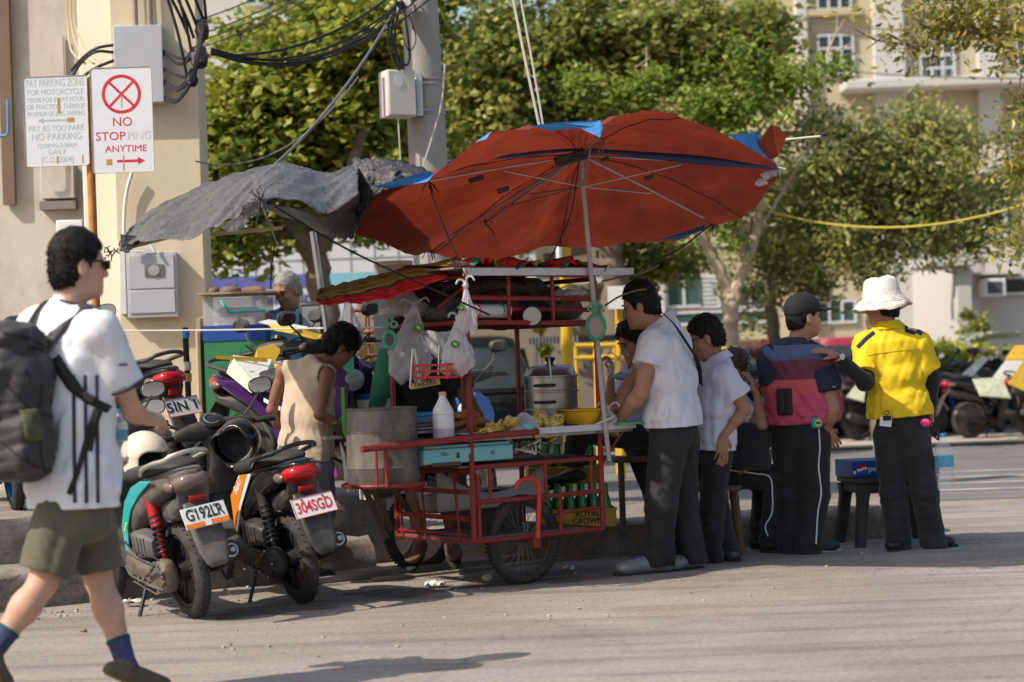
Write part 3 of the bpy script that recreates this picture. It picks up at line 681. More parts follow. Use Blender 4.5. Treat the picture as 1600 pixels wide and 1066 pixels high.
# concrete utility pole
up0 = at(664, 200, 16.2); PX, PY = at(690, 560, 16.2)[0]-.02, 16.2; leanx = (at(661, 100, 16.2)[0]-PX)/(at(661, 100, 16.2)[2]-1.2)
def pole_at(z): return np.array([PX+leanx*(z-1.2), PY, z])
CONC = mat('pole_concrete', (.36, .33, .30), .9, var=.12, vs=5, bump=.3, bs=50, dirt=.4, dcol=(.22, .19, .17), ds=3, stretch=(1, 1, .4))
g = MB(); zz = np.linspace(-.05, 6, 14); g.tube([pole_at(z) for z in zz], .18-.008*zz, 24); UPOLE = tag(g.build('utility_pole', CONC), 'thick round concrete utility pole behind the orange umbrella', 'pole')
g = MB()
for py in (122, 176):
    z = at(640, py, 16)[2]; g = MB(); g.torus(pole_at(z), (leanx, 0, 1), .158, .008, 24, 6); g.build('strap', mat('steel_band', (.45, .45, .46), .4, .8), UPOLE)
CREAMBOX = mat('cream_enamel', (.60, .57, .50), .5, var=.05, dirt=.2, ds=6, dcol=(.40, .34, .28))
c = at(621, 148, 15.95); g = MB(); g.box(c, (.24, .20, .37), M3(R(24))); jb = tag(g.build('distribution_box', CREAMBOX, bevel=.006), 'cream metal distribution box with stickers strapped to the concrete pole', 'electrical box')
Mb = M3(R(24)); g = MB(); g.box(c+Mb@np.array([.0, -.107, 0]), (.225, .014, .35), Mb); g.build('door', CREAMBOX, jb, bevel=.003)
g = MB(); g.box(c+Mb@np.array([-.127, -.02, -.02]), (.004, .03, .30), Mb); g.build('paint_smear', mat('purple_smear', (.35, .12, .32), .6, var=.6, vs=40), jb)
g = MB(); g.lathe([(.035, 0), (.035, .003)], c+Mb@np.array([-.03, -.115, .09]), Mb@np.array([0, -1, 0]), 16, sq=1.5); g.build('sticker', mat('pale_sticker', (.62, .64, .64), .5, var=.2, vs=60), jb)
g = MB(); g.box(c+np.array([.175, .07, 0]), (.05, .04, .34)); g.tube([c+np.array([.12, .05, .10]), c+np.array([.3, .12, .10])], .012); g.tube([c+np.array([.12, .05, -.12]), c+np.array([.3, .12, -.12])], .012); g.build('bracket', mat('steel_band', (.45, .45, .46)), jb)
c = at(632, 10, 15.95); g = MB(); g.box(c, (.12, .14, .11)); cb = tag(g.build('camera_housing', CREAMBOX, bevel=.01), 'small cream camera housing near the top of the concrete pole', 'camera'); g = MB(); g.lathe([(.03, 0), (.034, .02), (.02, .03), (0, .03)], c+np.array([-.02, -.07, 0]), (-.2, -1, -.1), 14); g.build('lens', M_EYE, cb)
# far buildings
WALLC = mat('cream_facade', (.46, .39, .26), .9, var=.06, vs=.8, dirt=.25, dcol=(.42, .34, .22), ds=.8, stretch=(1, 1, .3))
WALLW = mat('white_facade', (.50, .48, .44), .9, var=.06, vs=.8, dirt=.25, dcol=(.45, .42, .36), ds=.8, stretch=(1, 1, .3))
GLASS = mat('dark_glass', (.035, .045, .05), .08, var=.3, vs=2); GLASSG = mat('green_glass', (.045, .085, .075), .1, var=.3, vs=1.5)
FRAMEW = mat('pale_frame', (.55, .55, .56), .5)
def pane(parent, x0, y0, x1, y1, Y, nx, ny, gl=GLASS, fr=FRAMEW, t=.05, sill=None, recess=True):
    a, b = at(x0, y1, Y), at(x1, y0, Y); cx, cz = (a[0]+b[0])/2, (a[2]+b[2])/2; w, h = b[0]-a[0], b[2]-a[2]
    g = MB(); g.box((cx, Y-.03, cz), (w, .04, h)); o = g.build('window', gl, parent)
    g = MB()
    for i in range(nx+1): g.box((a[0]+w*i/nx, Y-.065, cz), (t, .05, h+t))
    for i in range(ny+1): g.box((cx, Y-.062, a[2]+h*i/ny), (w+t, .05, t))
    g.build('frame', fr, o)
    if sill: g = MB(); g.box((cx, Y-.14, a[2]-.1), (w+.5, .28, .14)); g.build('sill', sill, o)
Y = 46
RB = empty('building', (*at(1320, 500, Y)[:2], 0), 'cream multi storey building with white pilasters and gridded windows far behind the trees', 'building')
a, b = at(985, 500, Y), at(1760, 500, Y); g = MB(); g.box(((a[0]+b[0])/2, Y+2, 5.5), (b[0]-a[0], 4, 11)); g.build('wall', WALLC, RB)
for x0, x1 in ((1243, 1262), (1363, 1412), (1524, 1562), (1640, 1670), (1000, 1026)):
    p, q = at(x0, 100, Y), at(x1, 100, Y); g = MB(); g.box(((p[0]+q[0])/2, Y-.12, 5.4), (q[0]-p[0], .24, 10.9)); g.build('pilaster_or_sunlit_side', WALLW, RB, bevel=.03)
p = at(1500, 136, Y); q = at(1340, 132, Y); g = MB(); g.box((p[0], Y-.45, p[2]+.03), (5.6, .9, .22)); g.build('ledge', WALLW, RB, bevel=.03)
g = MB()
for i in range(46): g.tube([(q[0]-.2+i*.115, Y-.85, p[2]+.14), (q[0]-.2+i*.115, Y-.85, p[2]+.66)], .006, 5)
g.tube([(q[0]-.2, Y-.85, p[2]+.66), (q[0]+5.2, Y-.85, p[2]+.66)], .014, 6); g.build('railing', FRAMEW, RB)
for x0, y0, x1, y1, nx, ny in ((1279, 55, 1331, 118, 3, 3), (1277, -30, 1327, 16, 3, 2), (1439, 66, 1488, 128, 3, 3), (1590, 62, 1640, 128, 3, 3), (1439, -30, 1488, 8, 3, 2)): pane(RB, x0, y0, x1, y1, Y, nx, ny, sill=WALLC if y0 < 0 else None)
pane(RB, 1042, 428, 1094, 480, Y, 2, 1, GLASSG); pane(RB, 1096, 432, 1122, 480, Y, 1, 7, mat('louvre', (.33, .31, .27), .6)); pane(RB, 1150, 445, 1192, 480, Y, 2, 1, GLASSG)
pane(RB, 1044, 484, 1204, 508, Y, 3, 1, GLASSG); pane(RB, 1275, 470, 1335, 505, Y, 3, 1, GLASSG); pane(RB, 1452, 430, 1478, 492, Y, 2, 2, GLASS); pane(RB, 1205, 300, 1250, 350, Y, 3, 2)
pane(RB, 1040, 60, 1090, 120, Y, 3, 3); pane(RB, 1130, 60, 1180, 120, Y, 3, 3); pane(RB, 1560, 215, 1610, 260, Y, 3, 2)
Y = 34
WB = empty('building', (*at(1545, 500, Y)[:2], 0), 'low white flat roofed building with an air conditioner and entrance canopy behind parked motorcycles', 'building')
a, b = at(1497, 390, Y), at(1700, 390, Y); g = MB(); g.box(((a[0]+b[0])/2, Y+2, a[2]/2), (b[0]-a[0], 4, a[2])); g.build('wall', WALLW, WB, bevel=.02)
a, b = at(1428, 412, Y), at(1500, 412, Y); g = MB(); g.box(((a[0]+b[0])/2-.02, Y-.5, a[2]), (b[0]-a[0], 1.6, .24)); g.build('canopy', WALLW, WB, bevel=.02)
p = at(1502, 480, Y-1); g = MB(); g.box((p[0]+.03, Y-1.0, a[2]/2-.07), (.26, .26, a[2]-.14)); g.build('column', WALLW, WB, bevel=.02)
p = at(1549, 450, Y-.2); g = MB(); g.box(p, (.36, .5, .3)); ac = g.build('air_conditioner', WHITEP, WB, bevel=.01); g = MB(); g.box(p-np.array([.0, .255, 0]), (.24, .02, .2)); g.build('grille', mat('grille_dark', (.07, .075, .085), .6), ac)
pane(WB, 1568, 432, 1640, 460, Y, 2, 1, GLASS); g = MB(); g.box(at(1560, 427, Y-.2), (.75, .4, .05)); g.build('awning', WALLW, WB)
g = MB(); p = at(1530, 402, Y-.02); g.tube([p+np.array([0, -.02, .1]), p+np.array([0, -.02, -.25])], .012); g.build('pipe', mat('rusty_pipe', (.3, .2, .16)), WB)
Y = 30
TB = empty('building', (*at(540, 500, Y)[:2], 0), 'white tiled building with a blue and white name board behind the stall', 'building')
TILE = mat('white_tile', (.56, .55, .57), .35, var=.05, vs=2, dirt=.15, ds=2, dcol=(.4, .38, .36))
a, b = at(210, 350, Y), at(960, 350, Y); g = MB(); g.box(((a[0]+b[0])/2, Y+1, a[2]/2), (b[0]-a[0], 2, a[2])); g.build('wall', TILE, TB)
g = MB(); z0 = at(540, 430, Y)[2]
for i in range(21): g.box((a[0]+i*.36, Y-.004, (a[2]+z0)/2), (.014, .012, a[2]-z0))
for py in (352, 378, 404, 428): g.box(((a[0]+b[0])/2, Y-.005, at(540, py, Y)[2]), (b[0]-a[0], .012, .014))
g.build('tile_joints', mat('grey_joint', (.28, .27, .27), .9), TB)
g = MB(); g.box(((a[0]+b[0])/2, Y+1.3, a[2]+1.1), (b[0]-a[0], 2, 2.2)); g.build('upper_storey', mat('dark_upper', (.12, .105, .09), .8, var=.2), TB)
for x in (335, 420, 520): pane(TB, x-12, 318, x+12, 352, Y+.28, 1, 1, mat('blue_pane', (.14, .33, .42), .2), t=.02)
p, q = at(316, 470, Y), at(770, 470, Y); g = MB(); zc = at(540, 474, Y)[2]; g.box(((p[0]+q[0])/2, Y-.06, zc), (q[0]-p[0], .10, .80)); sb = g.build('name_board', mat('board_white', (.50, .51, .58), .5), TB)
za = at(540, 437, Y)[2]; w3 = (q[0]-p[0]); g = MB(); g.box((p[0]+w3*.22, Y-.115, za), (w3*.44, .012, .20)); g.box((p[0]+.07, Y-.115, zc), (.14, .012, .8)); g.build('stripe', mat('violet_blue', (.10, .11, .33), .5), sb)
g = MB(); g.box((p[0]+w3*.72, Y-.115, za), (w3*.56, .012, .20)); g.build('stripe', mat('pale_cyan', (.19, .42, .52), .5), sb)
l0 = at(393, 468, Y-.12); g = MB(); g.text('Philippine Institute', l0, (1, 0, 0), UP, .19, align='LEFT', bold=.02, spread=1.0); g.build('lettering', mat('navy_letters', (.06, .07, .22), .5), sb)
g = MB()
for py in (404, 490): g.tube(sagline(at(300, py-8, Y-1.5), at(790, py-12, Y-1.5), .06, 8), .014, 6)
Y = 50
GB = empty('building', (*at(380, 500, Y)[:2], 0), 'pale grey far building seen above the left tree', 'building')
a, b = at(255, 500, Y), at(470, 500, Y); g = MB(); g.box(((a[0]+b[0])/2, Y+2, 6.5), (b[0]-a[0], 4, 13)); g.build('wall', WALLW, GB)
pane(GB, 385, -10, 420, 8, Y, 2, 1, GLASS); g = MB(); g.box((at(410, 40, Y)[0], Y-.2, at(410, 40, Y)[2]), (1.6, .4, .2)); g.build('ledge', WALLW, GB)
# brown wall seen through the stall
Y = 29.2
g = MB(); a, b = at(560, 500, Y), at(1010, 500, Y); g.box(((a[0]+b[0])/2, Y, 1.15), (b[0]-a[0], .3, 2.3)); g.box(((a[0]+b[0])/2, Y-.02, 2.33), (b[0]-a[0]+.1, .42, .08)); tag(g.build('wall', mat('taupe_wall', (.26, .21, .17), .9, var=.12, vs=1, dirt=.3)), 'long taupe boundary wall seen through the middle of the stall', 'wall')
# ------------------------------------------------------------------ trees
LEAF = mat('tree_leaf', (.09, .12, .03), .36, var=.18, vs=3, leaf=.46, attr='tint', spec=.45)
BARK = mat('tree_bark', (.17, .125, .09), .9, var=.3, vs=9, bump=.6, bs=30, stretch=(1, 1, .3))
BARKL = mat('pale_bark', (.38, .29, .20), .9, var=.3, vs=9, bump=.6, bs=30, stretch=(1, 1, .3))
def leaves(name, blobs, parent, size, cols, seed, mode=0, kind=None, asp=.55, cl=.3, droop=.2):
    """blobs: (centre, radii, n leaves). Leaf-sized folded faces gathered in twig clusters"""
    rng = np.random.default_rng(seed); Cn, L = [], []
    for c, r, n in blobs:
        n = int(n*.78) if n > 400 else n
        k = max(3, n//44); u = rng.normal(size=(k, 3)); u /= np.linalg.norm(u, axis=1)[:, None]; u *= np.clip(np.abs(rng.normal(0, .62, (k, 1)))+.12, 0, 1.45)
        cc = np.asarray(c)+u*np.asarray(r); w = rng.random(k)**2+.12; idx = rng.choice(k, n, p=w/w.sum())
        Cn.append(cc[idx]+rng.normal(size=(n, 3))*cl*np.array([.55, .55, .4])); L.append(rng.random(k)[idx])
    P = np.vstack(Cn); tone = np.concatenate(L); n = len(P)
    a = rng.normal(size=(n, 3)); a[:, 2] = a[:, 2]*.5-droop; a /= np.linalg.norm(a, axis=1)[:, None]
    up = rng.normal(size=(n, 3))*.55+np.array([-.15, -.35, .8]); b = np.cross(a, up); b /= np.linalg.norm(b, axis=1)[:, None]; nn = np.cross(a, b)
    ln = size*1.22*rng.uniform(.45, 1.5, (n, 1)); w = ln*asp*.5
    V = np.stack([P, P+a*ln*.45+b*w+nn*ln*.08, P+a*ln-nn*ln*.06, P+a*ln*.45-b*w+nn*ln*.08], 1).reshape(-1, 3)
    i = np.arange(n)[:, None]*4; F = np.hstack([i, i+1, i+2, i+3])
    o = np_obj(name, V, F, LEAF, parent); me = o.data
    cols = np.array(cols); t = np.clip(tone*.7+rng.random(n)*.5-.1, 0, .999)*(len(cols)-1); j = t.astype(int); f = (t-j)[:, None]
    c = cols[j]*(1-f)+cols[np.minimum(j+1, len(cols)-1)]*f
    yel = rng.random(n) < .02
    c = c*2.9*np.array([1.06, 1.0, .82])
    c[yel] = c[yel]*.5+np.array([.16, .12, .02])*.6
    ca = me.color_attributes.new('tint', 'FLOAT_COLOR', 'POINT'); ca.data.foreach_set('color', np.repeat(np.hstack([c, np.ones((n, 1))]), 4, axis=0).astype(np.float32).ravel())
    me.polygons.foreach_set('use_smooth', np.zeros(n, bool))
    return o
def limb(g, pts, r0, r1, n=9, wob=.02, seed=0):
    P = crop_arc(pts, 5); rng = np.random.default_rng(seed); P[1:-1] += rng.normal(0, wob*r0*6, P[1:-1].shape); g.tube(P, np.linspace(r0, r1, len(P)), n)
def twigs(g, tips, rng, n=3, L=.6, r=.016):
    for t in tips:
        for i in range(n):
            d = unit(rng.normal(size=3)+np.array([0, 0, .7])); p = np.asarray(t); q = p+d*L*rng.uniform(.5, 1.2); g.tube([p, (p+q)/2+rng.normal(size=3)*.06, q], [r, r*.7, r*.3], 5)
def tree(label, base, trunk, limbs, blobs, size, cols, seed, bark=BARK, r=.16, name='tree', **kw):
    root = empty(name, base, label, 'tree'); rng = np.random.default_rng(seed)
    g = MB(); limb(g, trunk, r, r*.72, 12, seed=seed)
    for i, l in enumerate(limbs): limb(g, l[0], l[1], l[2], 8, seed=seed+i); twigs(g, [l[0][-1], lerp(l[0][-2], l[0][-1], .5)], rng)
    g.build('trunk', bark, root); leaves('crown', blobs, root, size, cols, seed, **kw); return root
def px(l, Y): return [at(x, y, Y+(d[0] if d else 0)) for x, y, *d in l]
def blob(x, y, rx, ry, Y, n, rz=None): s = Y/3111*1.16; return (at(x, y, Y), (rx*s, rz or max(rx, ry)*s*.8, ry*s), n)
YG = [(.035, .055, .012), (.075, .095, .018), (.125, .135, .025), (.175, .175, .04)]
DG = [(.034, .048, .014), (.070, .086, .024), (.115, .124, .036), (.17, .165, .06)]
BG = [(.035, .055, .009), (.062, .090, .013), (.090, .118, .020), (.115, .138, .030)]
OG = [(.040, .055, .018), (.080, .095, .032), (.12, .13, .05), (.18, .17, .07)]
Y = 22.5; b0 = at(505, 470, Y); b0 = (b0[0], Y, 0)
tree('broad leaved yellow green tree on the left, its fork hidden by the grey tarpaulin', b0, [b0, at(512, 520, Y), at(500, 430, Y), at(484, 385, Y)],
     [(px([(484, 390), (440, 330), (400, 250, .5), (370, 170)], Y), .13, .04), (px([(490, 395), (520, 350), (560, 230, -.4), (570, 130)], Y), .12, .035), (px([(520, 350), (575, 330), (640, 250, .4)], Y), .09, .03), (px([(560, 230), (600, 150), (610, 70)], Y), .06, .02), (px([(400, 250), (430, 160), (470, 60)], Y), .06, .02)],
     [blob(375, 260, 90, 75, Y, 4600), blob(430, 150, 105, 80, Y, 5600), blob(540, 175, 100, 95, Y, 5600), blob(530, 60, 125, 75, Y, 5600), blob(600, 120, 70, 130, Y+.4, 3600), blob(340, 330, 45, 55, Y, 1500), blob(400, 385, 22, 26, Y-.3, 200), blob(345, 372, 22, 28, Y-.3, 220), blob(450, 300, 90, 60, Y+.4, 2800), blob(330, 205, 40, 90, Y, 1600), blob(560, 275, 90, 45, Y+.5, 2200), blob(640, 10, 70, 50, Y, 1800), blob(620, 250, 60, 60, Y+.6, 2000), blob(400, 60, 60, 40, Y+.5, 700), blob(460, 365, 60, 25, Y+.6, 500), blob(590, 330, 60, 30, Y+.8, 900)],
     .105, YG, 11, r=.17, asp=.72, cl=.32)
Y = 27; b0 = at(960, 480, Y); b0 = (b0[0], Y, 0)
tree('wide dark green tree filling the view behind the orange umbrella', b0, [b0, at(962, 470, Y), at(955, 400, Y), at(940, 330, Y)],
     [(px([(940, 340), (860, 260), (790, 170), (760, 80)], Y), .15, .04), (px([(945, 340), (960, 220), (940, 100), (960, 0)], Y), .14, .04), (px([(950, 360), (1010, 290), (1040, 200)], Y), .1, .03), (px([(860, 260), (770, 280), (720, 230)], Y), .08, .03), (px([(760, 190), (700, 170)], Y), .05, .02), (px([(850, 150), (800, 120)], Y), .04, .02)],
     [blob(760, 80, 90, 100, Y, 7200), blob(770, 230, 85, 95, Y, 6000), blob(880, 60, 110, 90, Y, 7600), blob(900, 170, 110, 70, Y+.4, 5200), blob(1010, 70, 100, 90, Y, 6600), blob(1000, 200, 90, 70, Y+.6, 4400), blob(960, 370, 90, 50, Y+.6, 3600), blob(1100, 60, 90, 70, Y+.3, 4600), blob(1180, 40, 60, 60, Y+.3, 2600), blob(1060, 300, 70, 60, Y+1, 3000), blob(710, 330, 40, 60, Y, 1600), blob(1190, 120, 40, 50, Y+.3, 1100), blob(820, 350, 60, 40, Y+.8, 1600), blob(1000, 420, 50, 30, Y+.8, 1300), blob(720, 150, 60, 80, Y, 3000), blob(1120, 200, 80, 80, Y+1, 3200), blob(1100, 280, 70, 60, Y+1.2, 2200), blob(1000, 300, 60, 50, Y+1, 1800)],
     .09, DG, 12, r=.2, asp=.75, cl=.30, bark=BARK)
Y = 24; b0 = at(1138, 560, Y); b0 = (b0[0], Y, 0)
tree('young bright green tree with pale peeling forked trunk', b0, [b0, at(1139, 560, Y), at(1140, 500, Y), at(1143, 470, Y)],
     [(px([(1140, 475), (1132, 440), (1110, 395), (1092, 360), (1070, 330)], Y), .085, .05), (px([(1146, 470), (1158, 430), (1180, 370), (1186, 320), (1200, 250)], Y), .09, .03), (px([(1155, 440), (1163, 390), (1152, 330), (1158, 290), (1130, 230)], Y), .06, .02), (px([(1180, 370), (1222, 300), (1262, 235), (1290, 190)], Y), .022, .010), (px([(1158, 400), (1172, 340), (1170, 300)], Y), .03, .012), (px([(1158, 290), (1200, 180), (1290, 90)], Y), .03, .012), (px([(1110, 230), (1060, 170), (1010, 150)], Y), .03, .01)],
     [blob(900, 135, 40, 32, Y-.5, 800), blob(985, 150, 45, 32, Y-.5, 1000), blob(1020, 120, 30, 16, Y-.5, 300), blob(1120, 170, 80, 55, Y-.5, 2300), blob(1210, 130, 60, 45, Y-.4, 1400), blob(1170, 85, 40, 28, Y-.4, 500), blob(1150, 220, 60, 30, Y-.3, 900), blob(1310, 105, 40, 18, Y-.3, 260), blob(1130, 330, 30, 30, Y-.2, 240), blob(1145, 380, 14, 14, Y-.2, 90), blob(1090, 210, 40, 30, Y, 600)],
     .07, BG, 13, r=.12, bark=BARKL, asp=.6, cl=.2)
Y = 30; b0 = at(1215, 600, Y); b0 = (b0[0], Y, 0)
tree('dark tree with a thin leaning trunk behind the man in the striped shirt', b0, [b0, at(1215, 560, Y), at(1205, 480, Y), at(1198, 400, Y)],
     [(px([(1198, 405), (1170, 330), (1180, 260)], Y), .07, .03), (px([(1200, 420), (1240, 340), (1260, 260)], Y), .07, .03)],
     [blob(1210, 390, 70, 60, Y, 3600), blob(1240, 300, 80, 70, Y, 4200), blob(1180, 450, 55, 40, Y+.5, 1500), blob(1060, 405, 70, 35, Y+1, 1700), blob(1270, 430, 50, 60, Y+.5, 1900), blob(1030, 350, 50, 40, Y+1, 1300)], .085, DG, 14, r=.11, asp=.5)
Y = 27.5; b0 = at(1375, 600, Y); b0 = (b0[0], Y, 0)
tree('olive green tree with hanging leaves and a dark trunk behind the white hat', b0, [b0, at(1374, 560, Y), at(1366, 470, Y), at(1362, 400, Y)],
     [(px([(1362, 420), (1400, 360), (1430, 300), (1470, 250)], Y), .1, .03), (px([(1362, 400), (1330, 330), (1310, 240)], Y), .09, .03), (px([(1400, 360), (1360, 280), (1390, 200)], Y), .06, .02)],
     [blob(1300, 270, 95, 85, Y, 5200), blob(1390, 245, 95, 60, Y, 4600), blob(1380, 320, 110, 70, Y+.3, 5200), blob(1470, 295, 60, 50, Y, 2200), blob(1420, 190, 60, 26, Y, 900), blob(1290, 205, 50, 45, Y, 1400), blob(1360, 400, 70, 45, Y, 1900), blob(1500, 225, 60, 34, Y+.3, 1100), blob(1560, 290, 40, 40, Y+.5, 800), blob(1450, 200, 60, 30, Y, 900), blob(1530, 370, 60, 25, Y+.5, 1000), blob(1460, 360, 50, 35, Y, 1000), blob(1240, 330, 80, 60, Y+.6, 2600), blob(1310, 390, 60, 40, Y+.3, 1400), blob(1450, 310, 90, 70, Y+.5, 3000), blob(1530, 340, 40, 30, Y+.5, 600)], .085, OG, 15, r=.15, asp=.4, droop=.7)
Y = 19; b0 = at(1790, 600, Y); b0 = (b0[0], Y, 0)
tree('tree leaning in from beyond the right edge with yellowing leaves', b0, [b0, at(1780, 400, Y), at(1760, 200, Y), at(1740, 100, Y)],
     [(px([(1750, 140), (1680, 90), (1600, 50), (1520, 50), (1440, 40)], Y), .08, .018), (px([(1760, 220), (1690, 260), (1620, 200)], Y), .06, .02), (px([(1680, 90), (1600, 0), (1500, -60)], Y), .05, .02), (px([(1520, 50), (1460, 70), (1420, 70)], Y), .02, .008)],
     [blob(1460, 40, 50, 26, Y, 420), blob(1540, 28, 60, 32, Y, 650), blob(1440, 75, 22, 12, Y, 110), blob(1590, 80, 40, 30, Y, 350), blob(1615, 190, 30, 50, Y, 420), blob(1605, 290, 24, 50, Y, 350), blob(1500, -5, 80, 22, Y, 600), blob(1352, 20, 14, 18, Y-1, 60), blob(1585, 250, 25, 30, Y, 130), blob(1590, 380, 30, 25, Y, 240)], .075, [(.05, .055, .012), (.085, .09, .02), (.13, .125, .03), (.19, .15, .03)], 16, r=.16, asp=.42, droop=.6)
# shade tree on the verge left of the picture's far road, hedge and shrub by the white building
Y = 32
for x, yy, rx, ry, n in ((1455, 548, 50, 20, 1500), (1500, 550, 40, 20, 1200), (1080, 555, 40, 14, 500)):
    r_ = empty('hedge', (*at(x, 560, Y)[:2], 0), 'yellow green hedge behind the parked motorcycles' + (' left of the orange cars' if x < 1200 else ' nearest the white column' if x < 1480 else ' under the air conditioner'), 'hedge', group='hedges by the parking lot')
    leaves('foliage', [blob(x, yy, rx, ry, Y, n)], r_, .08, [(.09, .12, .012), (.16, .19, .02), (.22, .23, .03)], int(x), cl=.12); g = MB(); limb(g, [(*at(x, 560, Y)[:2], 0), at(x, 552, Y)], .03, .02); g.build('stem', BARK, r_)
r_ = empty('shrub', (*at(1530, 560, Y)[:2], 0), 'dark green shrub against the white building below the air conditioner', 'shrub'); leaves('foliage', [blob(1529, 512, 15, 24, Y, 800)], r_, .08, DG, 77, cl=.1); g = MB(); limb(g, [(*at(1530, 560, Y)[:2], 0), at(1529, 520, Y)], .03, .02); g.build('stem', BARK, r_)
# ------------------------------------------------------------------ food cart
RED = mat('red_paint', (.23, .017, .016), .45, var=.18, vs=12, dirt=.55, dcol=(.13, .055, .035), ds=16, spec=.4)
REDB = mat('bright_red_paint', (.55, .035, .028), .4, var=.15, vs=12, dirt=.3, dcol=(.25, .06, .04), ds=20)
STEEL = mat('worn_steel', (.42, .41, .42), .35, .85, var=.2, vs=8, dirt=.35, dcol=(.20, .18, .16), ds=9)
ALU = mat('alu_strip', (.52, .51, .54), .45, .3, var=.12, vs=9, dirt=.25, dcol=(.3, .27, .25))
TYRE = mat('tyre_rubber', (.030, .027, .025), .8, var=.3, vs=20, bump=.3, bs=120, dirt=.55, dcol=(.13, .105, .085), ds=7)
WOODD = mat('dark_timber', (.11, .075, .05), .8, var=.4, vs=9, stretch=(1, 1, .2), bump=.3, bs=40, dirt=.3)
WOOD = mat('raw_timber', (.42, .30, .18), .8, var=.25, vs=7, stretch=(1, 1, .15), bump=.2, bs=40)
ROPEB = mat('black_cord', (.02, .019, .019), .8); ROPEW = mat('pale_cord', (.5, .47, .42), .8)
PLBAG = mat('clear_plastic_bag', (.62, .56, .58), .22, var=.1, vs=20, alpha=.34, spec=.7, bump=.4, bs=40)
PLBAGM = mat('milky_plastic_bag', (.60, .54, .55), .3, var=.12, vs=16, alpha=.58, spec=.6, bump=.4, bs=36)
CU, CV = np.array([.8, .6, 0]), np.array([-.6, .8, 0]); CC = np.array([-.2165, 11.227, 0])
CC[0] = at(741, 842, 11.227)[0]
def C_(u, v, z): return CC+CU*u+CV*v+UP*z
CM = np.stack([CU, CV, UP], 1)
cart = empty('food_cart', C_(.45, .4, 0), 'red steel street food cart with two bicycle wheels and a cluttered counter', 'food cart')
L, Wd, ZB, ZC, ZR = .94, .78, .28, .87, 1.80
def bar(g, a, b, r=.014, n=8): g.tube([a, b], r, n)
def part(name, m, fn, parent=None, **kw): g = MB(); fn(g); return g.build(name, m, parent or cart, **kw)
# frame of tubes
g = MB()
for (u, v, z0, z1) in ((0, 0, ZB, ZR), (0, Wd, ZB, ZR), (L, 0, ZB, ZR-.05), (L, Wd, ZB, ZR-.05)): bar(g, C_(u, v, z0), C_(u, v, z1), .016)
bar(g, C_(.035, -.005, ZB), C_(.035, -.005, .66), .013)
for z in (ZB, .70): bar(g, C_(0, 0, z), C_(L, 0, z)); bar(g, C_(0, Wd, z), C_(L, Wd, z)); bar(g, C_(0, 0, z), C_(0, Wd, z)); bar(g, C_(L, 0, z), C_(L, Wd, z))
bar(g, C_(0, -.004, .50), C_(L, -.004, .505))
for u in (.12, .52, .86): bar(g, C_(u, -.003, .50), C_(u, -.003, .70), .010)
bar(g, C_(.62, -.003, ZB), C_(.62, -.003, .50), .011); bar(g, C_(.62, -.003, .40), C_(L, -.003, .41), .011)
# side facing left: gate of flat bars
for z in (.41, .56, .675): g.box(C_(-.012, Wd*.5, z), (.006, Wd*.94, .028), CM)
for v in (.12, .46, .70): g.tube([C_(-.014, v, ZB), C_(-.02, v+.03, .68)], .009, 6)
for z in (ZB+.035,): bar(g, C_(-.01, .08, z), C_(-.01, .74, z), .011)
g.torus(C_(.02, 0, .50), UP, .022, .012, 12, 6)
g.build('frame', RED, cart)
part('wheel_arch', REDB, lambda g: g.tube(crop_arc([C_(.28, -.03, .56), C_(.30, -.04, .60), C_(.36, -.04, .615), C_(.43, -.04, .59), C_(.44, -.04, .50), C_(.42, -.04, .27)], 6), .014))
# upper frame and hanging shelf
g = MB()
for z, v in ((ZR, 0), (1.52, .0), (1.60, .05), (1.66, .0)): bar(g, C_(0, v, z), C_(L, v, z-.02), .014)
for z in (1.52, ZR-.02): bar(g, C_(0, Wd, z), C_(L, Wd, z-.02)); bar(g, C_(0, 0, z), C_(0, Wd, z)); bar(g, C_(L, 0, z-.02), C_(L, Wd, z-.02))
bar(g, C_(.40, Wd*.8, .9), C_(.40, Wd*.8, 1.5), .012); bar(g, C_(.08, .1, 1.74), C_(-.12, .12, 1.60), .01)
for u in (.3, .62): bar(g, C_(u, 0, 1.52), C_(u, 0, 1.8), .011)
g.build('upper_frame', RED, cart)
part('shelf_board', mat('grey_board', (.22, .21, .22), .8, var=.3), lambda g: g.box(C_(.5, .2, 1.515), (.84, .34, .012), CM))
part('roof_bar', ALU, lambda g: g.box(C_(.56, -.07, 1.80), (1.24, .02, .042), CM))
part('roof_board', mat('dull_ply', (.20, .14, .10), .9, var=.3), lambda g: g.box(C_(.42, .38, 1.822), (1.08, .88, .012), CM))
# counter
part('counter', mat('counter_steel', (.30, .28, .28), .4, .6, var=.2, dirt=.4), lambda g: g.box(C_(.30, .20, ZC-.012), (1.74, .46, .02), CM))
part('counter_rail', RED, lambda g: (g.tube([C_(-.76, -.05, .845), C_(-.3, -.052, .86), C_(.1, -.05, .875), C_(.44, -.05, .882)], .019, 10), g.tube([C_(-.60, -.045, .85), C_(-.60, -.045, .63)], .012)), smooth=True)
part('counter_edge', ALU, lambda g: g.box(C_(.80, -.05, .885), (.74, .022, .036), CM))
part('strut', RED, lambda g: bar(g, C_(L, 0, .66), C_(L+.17, -.02, .86), .009))
